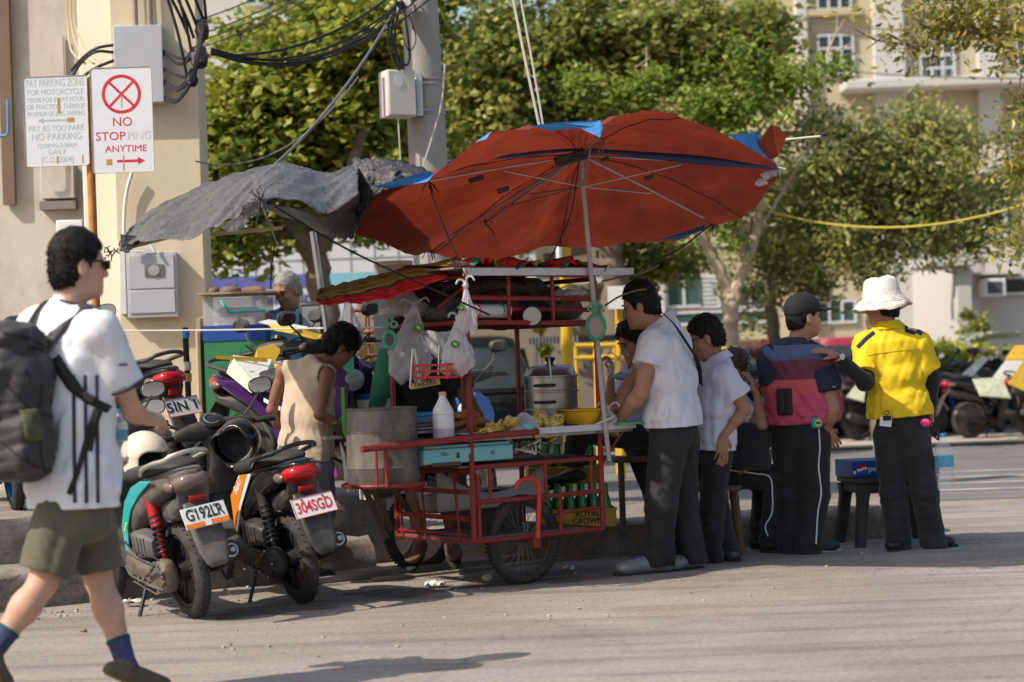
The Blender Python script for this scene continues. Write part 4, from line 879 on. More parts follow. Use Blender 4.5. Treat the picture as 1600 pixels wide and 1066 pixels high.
# wheels
def cart_wheel(u, v, parent):
    c = C_(u, v, .256); w = MB(); ax = CV
    w.torus(c, ax, .226, .030, 40, 10)
    for i in range(64):
        q = 2*math.pi*i/64; d = CU*math.cos(q)+UP*math.sin(q); t = -CU*math.sin(q)+UP*math.cos(q)
        for e in (-1, 0, 1): w.box(c+d*.2555+ax*e*.016+t*(.006 if e else 0), (.012, .011, .007), np.stack([t, ax, d], 1))
    t_ = w.build('wheel', TYRE, parent)
    w = MB(); w.torus(c, ax, .199, .010, 40, 6); w.tube([c-ax*.05, c+ax*.05], .018, 10); w.build('rim', mat('dark_rim', (.06, .055, .05), .5, .5, dirt=.4), t_)
    w = MB()
    for i in range(28):
        q = 2*math.pi*i/28; q2 = q+(.35 if i % 2 else -.35); s_ = .03 if i % 4 < 2 else -.03
        w.tube([c+ax*s_+(CU*math.cos(q2)+UP*math.sin(q2))*.018, c+(CU*math.cos(q)+UP*math.sin(q))*.197], .0018, 4)
    w.build('spokes', mat('dull_spokes', (.25, .23, .21), .4, .7), t_)
AU = .42; cart_wheel(AU, .10, cart); cart_wheel(AU-.02, 1.14, cart)
part('axle', RED, lambda g: (g.tube([C_(AU, -.01, .256), C_(AU-.01, 1.22, .256)], .014), g.box(C_(AU, -.03, .25), (.05, .01, .07), CM)))
# cooking drum on the left end of the counter
DR = C_(-.49, .16, 0)
def drum(g):
    g.lathe([(.190, .62), (.197, .63), (.199, .72), (.204, .73), (.199, .74), (.199, .92), (.204, .93), (.199, .94), (.196, 1.045), (.203, 1.055), (.190, 1.06), (.183, 1.04), (.18, .9), (0, .9)], DR, UP, 36)
part('drum', mat('sooty_drum', (.15, .128, .11), .75, var=.45, vs=9, dirt=.9, dcol=(.055, .04, .03), ds=7, bump=.3, bs=30, stretch=(1, 1, .4)), drum)
part('drum_ring', RED, lambda g: (g.torus(DR+UP*.635, UP, .225, .012, 36, 8), g.tube([DR+np.array([-.02, -.228, .63]), DR+np.array([-.02, -.228, .86])], .008)))
def legs(g):
    for a, b in (((478+45, 660), (604, 840)), ((556, 705), (612, 828)), ((595, 735), (640, 800))):
        p, q = at(*a, 11.35), at(*b, 11.95); d = unit(q-p); s_ = unit(np.cross(d, (0, 1, .2))); g.box((p+q)/2, (.035, .022, np.linalg.norm(q-p)), np.stack([s_, np.cross(d, s_), d], 1))
part('trestle', WOODD, legs, bevel=.003)
# fabric roof
def stripes(nm, cols): return [mat(nm+str(i), c, .65, var=.12, vs=6, leaf=.3, bump=.15, bs=120) for i, c in enumerate(cols)]
FB = stripes('parasol_', [(.66, .028, .020), (.33, .20, .030), (.075, .060, .04), (.03, .22, .13), (.62, .58, .5)])
def fabric():
    top = [at(700, 424, 11.35), at(640, 425, 11.3), at(600, 440, 11.1), at(540, 455, 11.0), at(492, 466, 10.95)]
    bot = [at(700, 432, 11.2), at(640, 456, 11.1), at(600, 468, 10.95), at(545, 474, 10.85), at(500, 476, 10.8)]
    T, B = crop_arc(top, 9), crop_arc(bot, 9); n = len(T); rng = np.random.default_rng(3); g = MB(); rows = []
    bk = crop_arc([at(720, 428, 12.3), at(650, 430, 12.2), at(600, 440, 12.1), at(550, 452, 11.9), at(505, 462, 11.7)], 9)
    for t in (0, .4, .8, 1.0): rows.append(bk+(T-bk)*t+UP*(.05*math.sin(t*3.1)))
    for t in (.28, .42, .5, .62, .8, 1.0):
        r_ = T+(B-T)*t; r_ = r_+np.stack([0*T[:, 0], -.012*np.sin(np.arange(n)*.9+t*2), .004*np.sin(np.arange(n)*.7)], 1); rows.append(r_)
    P = np.array(rows)+rng.normal(0, .004, (len(rows), n, 3)); order = [3, 2, 3, 0, 1, 2, 1, 2, 0, 0]
    for i in range(len(rows)-1): g.m = [3, 1, 1, 1, 2, 0, 0, 0, 0][i]; g.grid(P[i:i+2])
    return g.build('roof_cloth', FB, cart, solid=.003)
rc = fabric()
def ruffle(g):
    rng = np.random.default_rng(8); n = 46; us = np.linspace(-.06, .98, n); rows = []
    for v, z in ((.9, 1.80), (.5, 1.845), (.1, 1.855), (-.03, 1.85), (-.075, 1.83)):
        rows.append([C_(u, v+rng.normal(0, .012), z+rng.normal(0, .012)+.025*math.sin(u*19+v*6)*(z > 1.82)-.03*max(0, u-.75)) for u in us])
    P = np.array(rows)
    for i in range(4):
        for j in range(n-1): g.m = [0, 1, 2, 0, 3, 0, 1, 0, 2][(j//3+i) % 9]; g.grid(P[i:i+2, j:j+2])
gg = MB(); ruffle(gg); gg.build('roof_cloth', FB, cart, solid=.003)
# ---- things hung on and standing on the cart
def bag(name, label, c, w, h, m, seed, tilt=0, group=None, print_=None, cat='plastic bag', fill=None, loops=True, lump=.16):
    rng = np.random.default_rng(seed); n, k = 64, 22; P = []; c = np.asarray(c); f = rng.uniform(0, 6.3, 8)
    for i in range(k):
        t = i/(k-1); r = w*.5*(.12+.88*min(1, (t*1.5))**.9)*(1 if t < .9 else 1-.5*((t-.9)/.1)**2); row = []
        for j in range(n):
            q = 2*math.pi*j/n; pl = max(0, 1-t*.9)
            rr = r*(1+lump*math.sin(2*q+f[0]+t*3)+.10*math.sin(5*q+t*6+f[1])+.16*pl*(1-2*abs(math.sin(8*q+f[2]+t*1.5)))+.05*(1-2*abs(math.sin(6*q+t*14+f[3])))+.04*(1-2*abs(math.sin(9*q-t*19+f[4]))))
            row.append(c+np.array([rr*math.cos(q)+tilt*t, rr*.5*math.sin(q), -h*t*(1+.05*math.sin(3*q+f[5]))+.02*h*math.sin(7*q+t*9)]))
        P.append(row)
    g = MB(); g.grid(np.array(P), closed=True); g.add(P[-1], [tuple(range(n))])
    if loops:
        g.ball(c+UP*.008, (.018, .012, .018), 8, 6, noise=.25)
        for e in (-1, 1): d = rng.normal(0, .012, 3); g.tube(crop_arc([c, c+np.array([e*.022, 0, .03])+d, c+np.array([e*.05, -.005, .035])+d, c+np.array([e*.065, -.01, .01])+d], 4), [.007]*4*3+[.002], 5)
    o = tag(g.build(name, m, ang=75), label, cat, group)
    if print_:
        g = MB()
        for (dx, dz, rr) in print_: g.lathe([(rr, 0), (rr, .004)], c+np.array([dx, -w*.26, -h*dz]), (0, -1, .1), 14, sq=.75)
        g.build('print', mat('green_print', (.03, .20, .05), .5, var=.3), o)
        g = MB(); g.m = 0
        for (dx, dz, rr) in print_: g.box(c+np.array([dx, -w*.26-.006, -h*dz]), (rr*.8, .002, rr*.5), M3(0, 0, .6))
        g.build('print', mat('yellow_print', (.55, .48, .04), .5), o)
    return o
bag('bread_bag', 'large clear bag of pink food with a green print hung inside the left post', at(648, 478, 11.35), .21, .42, PLBAG, 4, tilt=-.06, print_=[(.02, .30, .032)])
bag('plastic_bag', 'bunched white plastic bag with green print tied high on the corner post', at(728, 448, 11.1), .10, .26, PLBAGM, 5, print_=[(-.03, .45, .024)])
bag('plastic_bag', 'crumpled bag of plastic bags tied beside the steel basket on the corner post', at(716, 500, 11.12), .19, .30, PLBAGM, 6, tilt=-.02, print_=[(-.02, .45, .026)])
bag('plastic_bag', 'empty milky plastic bag hanging from the red roof cloth above the boy', at(543, 468, 12.5), .20, .36, PLBAG, 7, tilt=.01)
bag('plastic_bag', 'grey plastic sheet bundle under the left roof cloth', at(632, 452, 11.6), .26, .16, PLBAGM, 9, loops=False)
bag('plastic_bag', 'wad of clear plastic pushed between the red bars under the roof', at(890, 445, 11.75), .20, .07, PLBAG, 12, loops=False)
def mirror(label, px_, py_, Y, rx, rz, m, ring, flower):
    c = at(px_, py_, Y); g = MB(); q = np.linspace(0, 2*math.pi, 30, endpoint=False)
    g.tube([c+np.array([rx*math.cos(a), 0, rz*math.sin(a)]) for a in q], .011, 8, closed=True)
    if flower:
        for a in q[::1]: g.ball(c+np.array([rx*math.cos(a), -.012, rz*math.sin(a)]), .005, 6, 4)
        for k_ in range(3): g.torus(c+np.array([(k_-1)*.025, 0, rz+.04+.022*(k_ == 1)]), (0, 1, 0), .018, .006, 12, 6)
    o = tag(g.build('hanging_mirror', ring), label, 'mirror'); g = MB(); g.lathe([(.98, -.002), (.98, .002)], c, (0, -1, 0), 30)
    v = g.v[0]; v[:, 0] = c[0]+(v[:, 0]-c[0])*rx; v[:, 2] = c[2]+(v[:, 2]-c[2])*rz; g.build('glass', m, o); return o
MIRG = mat('mirror_glass', (.5, .47, .45), .12, .9, var=.1); GRNP = mat('green_plastic', (.04, .30, .16), .35, var=.05)
mirror('oval green framed mirror with flower top on the left red post', 609, 531, 11.15, .033, .045, mat('dark_mirror', (.09, .06, .055), .3), mat('pale_green_plastic', (.06, .36, .22), .35), True)
mirror('oval green beaded mirror on the right front post', 931, 511, 11.6, .052, .072, mat('dull_mirror', (.30, .22, .20), .35), GRNP, True)
c = at(831, 494, 11.5); g = MB(); g.lathe([(.058, 0), (.062, .006), (.058, .014)], c, (.1, -1, 0), 26); o = tag(g.build('round_mirror', M_SOLE), 'small round black rimmed mirror under the front roof bar', 'mirror'); g = MB(); g.lathe([(.052, .0145), (0, .0155)], c, (.1, -1, 0), 26); g.build('glass', mat('dusty_mirror', (.42, .39, .36), .4, var=.15, vs=40), o)
# wire basket of flat red rings
c = at(684, 580, 11.15); g = MB()
for z, r in ((.035, .115), (-.0, .118), (-.035, .105)):
    q = np.linspace(0, 2*math.pi, 28, endpoint=False); g.tube([c+np.array([r*1.15*math.cos(a), r*.8*math.sin(a), z]) for a in q], .0075, 6, closed=True)
for a in np.linspace(.3, 6.1, 7): d = np.array([.118*1.15*math.cos(a), .118*.8*math.sin(a), 0]); g.box(c+d, (.012, .012, .09))
tag(g.build('ring_basket', REDB), 'round red ring basket fixed to the corner post, holding tongs and cups', 'basket')
for i, (x0, y0, x1, y1) in enumerate(((645, 545, 641, 606), (648, 545, 657, 602), (687, 540, 685, 586))):
    g = MB(); a, b = at(x0, y0, 11.14), at(x1, y1, 11.14); g.tube([a, b], .007, 6); tag(g.build('tongs_handle' if i < 2 else 'steel_ladle', STEEL), ['left half of the steel tongs hung by the ring basket', 'right half of the steel tongs hung by the ring basket', 'thin steel ladle standing in the red ring basket'][i], 'utensil')
g = MB(); g.box(at(664, 600, 11.12), (.17, .004, .035), M3(0, 0, R(-8))); kb = tag(g.build('small_sign', mat('khaki_card', (.33, .28, .12), .7)), 'small cut out word sign in khaki letters hanging below the ring basket', 'sign')
g = MB(); g.text('TAKERS', at(664, 600, 11.116), M3(0, 0, R(-8))@np.array([1, 0, 0]), M3(0, 0, R(-8))@UP, .026, bold=.02); g.build('lettering', mat('dark_letters', (.06, .05, .03), .7), kb)
# vinegar bottle
c = C_(-.17, .02, ZC); VIN = mat('milky_bottle', (.60, .57, .55), .35, var=.05, alpha=1, spec=.5)
g = MB(); g.lathe([(.055, 0), (.060, .01), (.060, .13), (.057, .135), (.060, .14), (.056, .165), (.028, .215), (.019, .235), (.019, .245), (.0, .245)], c, UP, 24); b_ = tag(g.build('vinegar_bottle', VIN), 'white plastic vinegar bottle with orange cap on the counter', 'bottle')
g = MB(); g.lathe([(.022, .243), (.022, .263), (0, .265)], c, UP, 14); g.build('cap', mat('orange_cap', (.55, .28, .17), .5), b_)
g = MB(); g.lathe([(.0605, .012), (.0605, .06)], c, UP, 24); g.build('liquid_band', mat('violet_liquid', (.38, .32, .40), .4), b_)
# steamer
c = C_(.85, .34, ZC); STM = mat('steamer_steel', (.34, .31, .30), .28, .9, var=.15, vs=6, dirt=.25, dcol=(.16, .12, .10), ds=8)
g = MB(); g.lathe([(.158, 0), (.16, .008), (.16, .115), (.167, .118), (.167, .126), (.16, .13), (.16, .225), (.167, .228), (.167, .236), (.16, .24), (.16, .315), (.166, .318), (.166, .326), (.155, .335), (.142, .372), (.10, .388), (0, .394)], c, UP, 40); st = tag(g.build('steamer', STM), 'tall three tier stainless steamer pot with domed lid on the counter', 'pot')
g = MB(); g.lathe([(.02, .39), (.02, .41), (.032, .418), (.032, .435), (0, .44)], c, UP, 14); g.build('knob', M_SOLE, st)
for z in (.17, .27):
    g = MB(); g.tube([c+np.array([-.10, -.165, z]), c+np.array([-.08, -.19, z]), c+np.array([.0, -.19, z]), c+np.array([.02, -.165, z])], .009, 8); g.build('handle', M_SOLE, st)
g = MB(); a = c+np.array([-.01, -.16, .44]); g.tube([a, a+np.array([.002, -.02, -.02]), a+np.array([.012, -.03, -.14])], .006, 6); tag(g.build('steel_tongs', STEEL), 'steel tongs hooked over the lid of the steamer', 'utensil')
# yellow basin
c = C_(.86, .06, ZC+.01); g = MB(); g.lathe([(.075, 0), (.085, .0), (.088, .018), (.088, .022), (.110, .06), (.124, .10), (.138, .108), (.138, .114), (.122, .112), (.08, .03), (0, .028)], c, UP, 36)
tag(g.build('basin', mat('yellow_plastic', (.62, .34, .015), .4, var=.12, vs=18, leaf=.15)), 'round yellow plastic basin near the right end of the counter', 'basin')
# food
FRY = mat('fried_chicken', (.34, .13, .035), .55, var=.5, vs=26, bump=.8, bs=60); GOLD = mat('golden_crackers', (.50, .36, .10), .5, var=.45, vs=30, bump=.5, bs=50, leaf=.1)
def pieces(name, labelf, cat, grp, pos, r, m, seed, flat=.7):
    rng = np.random.default_rng(seed)
    for i, p in enumerate(pos):
        s = SDF(np.asarray(p)-r*2.2, np.asarray(p)+r*2.2, r/5); 
        for k in range(5): s.ell(np.asarray(p)+rng.normal(0, r*.45, 3)*[1, 1, .5]+UP*r*flat, np.array([r, r*.8, r*flat])*rng.uniform(.5, .9), k=r*.4)
        s.noise(r*.18, 60/r*.04, i); tag(s.build(name, m), labelf, cat, grp)
pieces('fried_chicken', 'browned piece of fried chicken heaped on the counter beside the vinegar bottle', 'food', 'fried chicken pieces', [C_(.02+.05*(i % 5), .10+.06*(i//5), ZC+.045*(i//5)) for i in range(14)], .035, FRY, 3)
g = MB(); g.box(C_(.12, .13, ZC+.004), (.34, .26, .012), CM); g.tube([C_(-.05, .0, ZC+.02), C_(.29, .0, ZC+.02), C_(.29, .26, ZC+.02), C_(-.05, .26, ZC+.02)], .008, 6, closed=True); tag(g.build('tray', STEEL), 'shallow steel tray under the fried chicken', 'tray')
FOIL = mat('gold_foil', (.52, .36, .09), .28, .35, var=.4, vs=30, bump=.6, bs=40)
for i, u in enumerate((.14, .20, .26, .32, .46, .52, .58, .63)):
    c = C_(u, -.0+.03*(i % 2), ZC+.022+.03*((i*7) % 3)*.6); sd_ = SDF(c-.1, c+.1, .004); Mq = CM@M3(i*.7, .5*((i % 3)-1), .3*i); sd_.ell(c, (.052, .040, .019), Mq, e=3, k=0); sd_.noise(.007, 70, i, ridge=True); sd_.noise(.003, 140, i+3, ridge=True)
    tag(sd_.build('cracker_pack', FOIL, smooth=1), 'small crumpled golden foil snack pack in the heap at the middle of the counter', 'snack', 'golden snack packs on the counter')
g = MB(); c = C_(.38, -.0, ZC+.005); g.lathe([(.045, 0), (.06, .02), (.072, .055), (.068, .055), (.0, .02)], c, UP, 26); tag(g.build('blue_bowl', mat('aqua_plastic', (.20, .50, .66), .3, leaf=.2)), 'light blue bowl wrapped in clear plastic on the counter', 'bowl')
bag('plastic_wrap', 'clear plastic wrap puffed over the blue bowl', c+UP*.12, .16, .10, PLBAG, 31, loops=False); bag('plastic_wrap', 'clear crumpled plastic at the left of the blue bowl', C_(.29, -.02, ZC+.08), .10, .07, PLBAG, 32, loops=False)
bag('pink_bag', 'pink plastic bag of food behind the blue bowl, in front of the steamer', C_(.60, .12, ZC+.13), .18, .125, mat('pink_bag_plastic', (.52, .27, .36), .3, var=.15, alpha=.85, bump=.5, bs=30), 33, loops=False)
g = MB(); g.lathe([(.10, 0), (.14, .01), (.15, .04), (.146, .04), (.0, .012)], C_(.68, .12, ZC), UP, 32); tag(g.build('pan', mat('dark_pan', (.09, .065, .05), .5, .5, var=.3)), 'wide shallow dark pan between the pink bag and the basin', 'pan')
# trays behind
for i, (u, v, z, yaw, m, lb, nm) in enumerate(((-.02, .42, .035, .1, STEEL, 'stacked dented steel tray at the back of the counter, lowest', 'baking_tray'), (-.03, .43, .075, .25, mat('aged_pan', (.22, .19, .17), .5, .5), 'dark worn tray lying in the middle of the tray stack', 'baking_tray'), (.0, .44, .11, .02, mat('blue_tray', (.05, .22, .48), .4), 'blue plastic tray on top of the tray stack', 'plastic_tray'))):
    g = MB(); g.box(C_(u, v, ZC+z), (.46, .30, .018), CM@M3(yaw)); g.tube([C_(u, v, ZC+z+.02)+CM@M3(yaw)@np.array(q) for q in ((-.23, -.15, 0), (.23, -.15, 0), (.23, .15, 0), (-.23, .15, 0))], .01, 6, closed=True); tag(g.build(nm, m, bevel=.004), lb, 'tray')
# burner under the counter
c = C_(-.02, .16, .775); BL = mat('aqua_enamel', (.17, .42, .46), .45, var=.08, dirt=.25, dcol=(.2, .22, .2), ds=9)
g = MB(); g.box(c, (.62, .34, .085), CM); g.box(c+UP*.052, (.60, .32, .02), CM); bn = tag(g.build('gas_stove', BL, bevel=.008), 'pale turquoise gas stove box under the counter', 'stove')
g = MB(); g.box(c-CV*.172+CU*.0-UP*.02, (.006, .006, .05), CM); g.text('Eiku', c-CV*.173-CU*.17+UP*.012, CU, UP, .022); g.text('IIII', c-CV*.173+CU*.16, CU, UP, .022); g.box(c-CV*.173-CU*.08, (.018, .004, .03), CM); g.box(c-CV*.173-CU*.16-UP*.045, (.20, .004, .02), CM); g.build('print', mat('dark_letters', (.06, .05, .03)), bn)
g = MB(); g.box(C_(.40, .3, .705), (.98, .60, .012), CM); tag(g.build('plank_shelf', WOODD), 'dirty plank shelf on the frame under the gas stove', 'shelf')
# tangle of cord and utensils under the counter
rng = np.random.default_rng(4)
for i in range(5):
    p = [C_(.34+rng.uniform(0, .2), .0+rng.uniform(0, .1), .73+rng.uniform(0, .11)) for _ in range(9)]; g = MB(); g.tube(crop_arc(p, 5), .006, 5); tag(g.build('twine', [ROPEW, ROPEB, WOODD, ROPEW, ROPEB][i]), ['pale twine looped', 'black cord looped', 'brown cord looped', 'pale cord knotted', 'black twine knotted'][i]+' in the tangle under the counter right of the gas stove', 'twine', 'cords tangled under the counter')
# crates of green bottles
CRY = mat('yellow_crate', (.45, .24, .015), .55, var=.12, vs=8, dirt=.35, dcol=(.2, .13, .05), ds=8); GB_ = mat('green_glass_bottle', (.03, .30, .05), .08, var=.05, trans=.35, leaf=None, spec=.7)
def crate(label, o, nx, ny, txt):
    w, d, h = .46, .31, .115; g = MB(); M = CM@M3(R(-33))
    P = lambda x, y, z: o+M@np.array([x, y, z])
    g.box(P(0, 0, .008), (w, d, .016), M)
    for y in (-d/2, d/2): g.box(P(0, y, h/2), (w, .012, h), M)
    for x in (-w/2, w/2): g.box(P(x, 0, h/2), (.012, d-.013, h), M)
    for y in (-d/2, d/2): g.box(P(0, y*1.02, h-.008), (w+.02, .02, .016), M)
    cr = tag(g.build('bottle_crate', CRY, bevel=.003), label, 'crate'); pass
    for s_, x, z, hh in txt: g = MB(); g.text(s_, P(x, -d/2-.009, z), M@np.array([1, 0, 0]), UP, hh, bold=.02); g.build('lettering', mat('black_print', (.02, .018, .015), .6), cr)
    pr = None; k = 0
    for i in range(nx):
        for j in range(ny):
            p = P(-w/2+.05+i*(w-.1)/(nx-1), -d/2+.05+j*(d-.1)/(ny-1), .018)
            if pr is None:
                g = MB(); g.lathe([(.029, 0), (.031, .01), (.031, .12), (.026, .15), (.014, .19), (.0135, .235), (.015, .237), (.015, .245), (0, .246)], (0, 0, 0), UP, 14); pr = g.build('bottle', GB_, origin=(0, 0, 0)); b2 = pr
            else: b2 = pr.copy(); COL.objects.link(b2)
            b2.location = tuple(p); tag(b2, label_b[0], 'bottle', label_b[1]); k += 1
label_b = ('green soft drink bottle standing in the lower lettered yellow crate', 'bottles in the lower crate')
q = at(892, 815, 12.3); crate('lower yellow bottle crate lettered Royal Crown beside the right cart wheel', np.array([q[0]+.03, q[1], .262]), 6, 4, [('RC', -.15, .060, .06), ('ROYAL', .06, .082, .034), ('CROWN', .06, .040, .034)])
label_b = ('green soft drink bottle standing in the upper yellow crate behind the raised shoe', 'bottles in the upper crate')
q = at(880, 745, 12.98); crate('upper plain yellow bottle crate behind the raised black shoe', np.array([q[0], q[1], .485]), 6, 4, [('*', .10, .06, .05)])
# ------------------------------------------------------------------ umbrella, tarpaulin, signs, cables
TARPO = mat('orange_tarp', (.27, .038, .016), .5, var=.28, vs=3.5, leaf=.33, bump=.5, bs=70, dirt=.6, dcol=(.17, .032, .022), ds=2.6, spec=.3)
TARPB = mat('blue_tarp', (.05, .25, .62), .4, var=.15, vs=12, bump=.3, bs=60, leaf=.2); TARPN = mat('navy_tarp', (.02, .045, .13), .5, var=.15, vs=12, bump=.3, bs=60)
TARPG = mat('grey_tarp', (.080, .075, .078), .42, var=.4, vs=9, bump=.8, bs=30, spec=.5, dirt=.35, dcol=(.22, .21, .205), ds=30); TARPK = mat('black_tarp', (.035, .033, .037), .4, var=.4, vs=14, bump=.8, bs=30, spec=.5)
hub = at(908, 240, 11.6)
RIM = [(553, 358, 11.75), (563, 320, 11.4), (600, 291, 11.1), (668, 276, 10.85), (720, 240, 10.65), (765, 208, 10.5), (830, 194, 10.4), (890, 191, 10.35), (938, 193, 10.3), (975, 180, 10.3), (1025, 172, 10.4), (1100, 192, 10.65), (1160, 222, 10.95), (1216, 260, 11.25), (1195, 300, 11.6), (1160, 335, 12.0), (1112, 350, 12.35), (1060, 372, 12.6), (985, 381, 12.75), (905, 384, 12.8), (850, 379, 12.8), (812, 395, 12.8), (765, 408, 12.75), (715, 404, 12.6), (678, 393, 12.45), (640, 394, 12.2), (598, 376, 11.95)]
um = empty('umbrella', np.array([at(955, 860, 11.75)[0], 11.75, .3]), 'huge patched orange and blue tarpaulin umbrella over the cart', 'umbrella')
rim = np.array([at(*p) for p in RIM]); n = len(rim); fine = []
cl = np.vstack([rim[-2:], rim, rim[:2]])
for i in range(2, n+2):
    for t in np.linspace(0, 1, 6, endpoint=False):
        a, b, c, d = cl[i-1], cl[i], cl[(i+1) if i+1 < len(cl) else 3], cl[(i+2) if i+2 < len(cl) else 4]
        fine.append(.5*((2*b)+(c-a)*t+(2*a-5*b+4*c-d)*t*t+(3*b-a-3*c+d)*t**3))
fine = np.array(fine); rng = np.random.default_rng(2); ph = np.linspace(0, 2*math.pi, len(fine), endpoint=False)
rows = []
for t in np.linspace(.02, 1, 22):
    P = hub+(fine-hub)*t; P[:, 2] += .06*math.sin(math.pi*t)-.02*t*np.abs(np.sin(ph*3))+.004*t*np.sin(ph*17+t*6)+.002*np.sin(ph*31-t*17)+.006*np.sin(t*23+3*np.sin(ph*2))*t
    rows.append(P+rng.normal(0, .0025, P.shape))
g = MB(); g.grid(np.array(rows), closed=True); g.add(rows[0], [tuple(range(len(fine)))]); CAN = g.build('canopy', TARPO, um, ang=180)
for k_ in range(6):
    i_ = int(len(fine)*(k_+.35)/6) % len(fine); g = MB(); g.tube([rows[j][i_]-UP*.004 for j in range(1, 22, 2)], .003, 4); g.build('stitched_seam', mat('dark_thread', (.10, .02, .015), .8), um)
def patch(name, pts, m, th=.006, parent=um, sub=1):
    P = np.array([at(*p) for p in pts]); nrm = np.array([0, th, 0]); g = MB(); g.prism(P, nrm); return g.build(name, m, parent, smooth=False)
patch('blue_patch', [(583, 292, 11.0), (620, 281, 10.9), (660, 270, 10.8), (679, 271, 10.8), (668, 284, 10.8), (640, 289, 10.9), (610, 294, 11)], TARPB)
patch('blue_patch', [(828, 197, 10.36), (870, 191, 10.3), (938, 188, 10.25), (942, 200, 10.25), (938, 215, 10.25), (925, 208, 10.3), (905, 200, 10.3), (860, 204, 10.36)], TARPB)
patch('blue_patch', [(1136, 210, 10.8), (1180, 208, 11.0), (1190, 214, 11.0), (1192, 236, 11.05), (1216, 258, 11.15), (1190, 243, 11.0)], TARPB)
patch('blue_patch', [(1030, 375, 12.5), (1070, 362, 12.4), (1105, 350, 12.25), (1098, 360, 12.25), (1060, 374, 12.4)], TARPB)
patch('blue_patch', [(742, 223, 10.45), (768, 205, 10.4), (760, 217, 10.4)], TARPB)
patch('orange_flap', [(1183, 224, 11.0), (1206, 194, 11.0), (1231, 212, 11.0), (1215, 245, 11.05), (1203, 250, 11.05)], TARPO)
L1 = crop_arc([at(700, 250, 11.0), at(800, 240, 11.25), at(900, 232, 11.4), at(1000, 237, 11.35), at(1100, 244, 11.25), at(1212, 262, 11.1)], 8); L2 = crop_arc([at(700, 256, 11.0), at(800, 247, 11.25), at(900, 237, 11.4), at(1000, 247, 11.35), at(1100, 258, 11.25), at(1212, 265, 11.1)], 8)
g = MB(); g.grid(np.array([L1, L2])); g.build('seam_strip', TARPN, um, solid=.004)
tips = dict(TL=(668, 283, 10.95), BL=(672, 389, 12.4), T=(937, 212, 10.35), R=(1213, 263, 11.25), BR=(1112, 347, 12.3), B=(757, 350, 12.2))
run = at(911, 292, 11.6)
for k, p in tips.items():
    e = at(*p); m_ = lerp(hub, e, .52)-UP*.02; g = MB(); g.tube([hub-UP*.01, lerp(hub, e, .5)-UP*.0, e], .007, 6); rb = g.build('rib', STEEL, um); g = MB(); g.tube([run, m_], .005, 6); g.build('stretcher', STEEL, rb)
    g = MB(); rng = np.random.default_rng(len(k)+int(p[0]))
    for j in range(5): d = rng.normal(0, .03, 3); g.tube([e, e+d*.6-UP*.01, e+d-UP*.04], .003, 4)
    g.build('tie', ROPEB, um)
for q in ((440+100+0, 0), ):
    pass
for (x, y, w, h) in ((893, 247, .20, .06), (744, 280, .09, .03), (786, 297, .07, .03), (1014, 278, .06, .025), (945, 249, .05, .02)):
    g = MB(); g.box(at(x, y, 11.35), (w, .02, h), M3(0, 0, -.25)); g.build('tape_wrap', TARPK, um, bevel=.006)
g = MB(); g.tube([hub+UP*.03, run, at(945, 660, 11.72), at(952, 720, 11.75)], .015, 10); g.build('pole', mat('grey_pipe', (.38, .35, .36), .5, .2, var=.1, dirt=.25), um)
g = MB(); g.tube([at(1216, 262, 11.2), at(1228, 265, 11.2)], .006); g.tube([at(1228, 218, 11.0), at(1282, 213, 10.9)], .006, 6); g.build('rod_end', ROPEW, um)
g = MB()
for (x, y) in ((1198, 275), (1210, 270), (1190, 285)): g.ball(at(x, y, 11.25), (.035, .02, .022), 8, 6, noise=.25)
g.build('rag', PLBAGM, um)
def cord(name, label, pts, r=.004, m=ROPEB, cat='cord', group=None, n=5): g = MB(); g.tube(crop_arc(pts, 6), r, n); return tag(g.build(name, m), label, cat, group)
cord('tie_cord', 'thin black cord from the left umbrella rim down past the red roof', [at(670, 290, 10.95), at(690, 345, 11.0), at(705, 380, 11.05), at(730, 440, 11.1)])
cord('tie_cord', 'black cord hanging from the umbrella pole top to the cart roof', [at(905, 250, 11.5), at(893, 330, 11.6), at(872, 380, 11.7), at(848, 425, 11.8)])
cord('tie_cord', 'cord from the right umbrella corner down to the grey roof bar', [at(1112, 350, 12.3), at(1060, 390, 12.1), at(1010, 415, 11.9), at(985, 435, 11.8)], .005)
cord('tarp_rope', 'straight dark rope from the grey tarpaulin down across the red roof', [at(428, 322, 10.3), at(540, 388, 10.6), at(650, 440, 10.8), at(765, 492, 11.1)], .006)
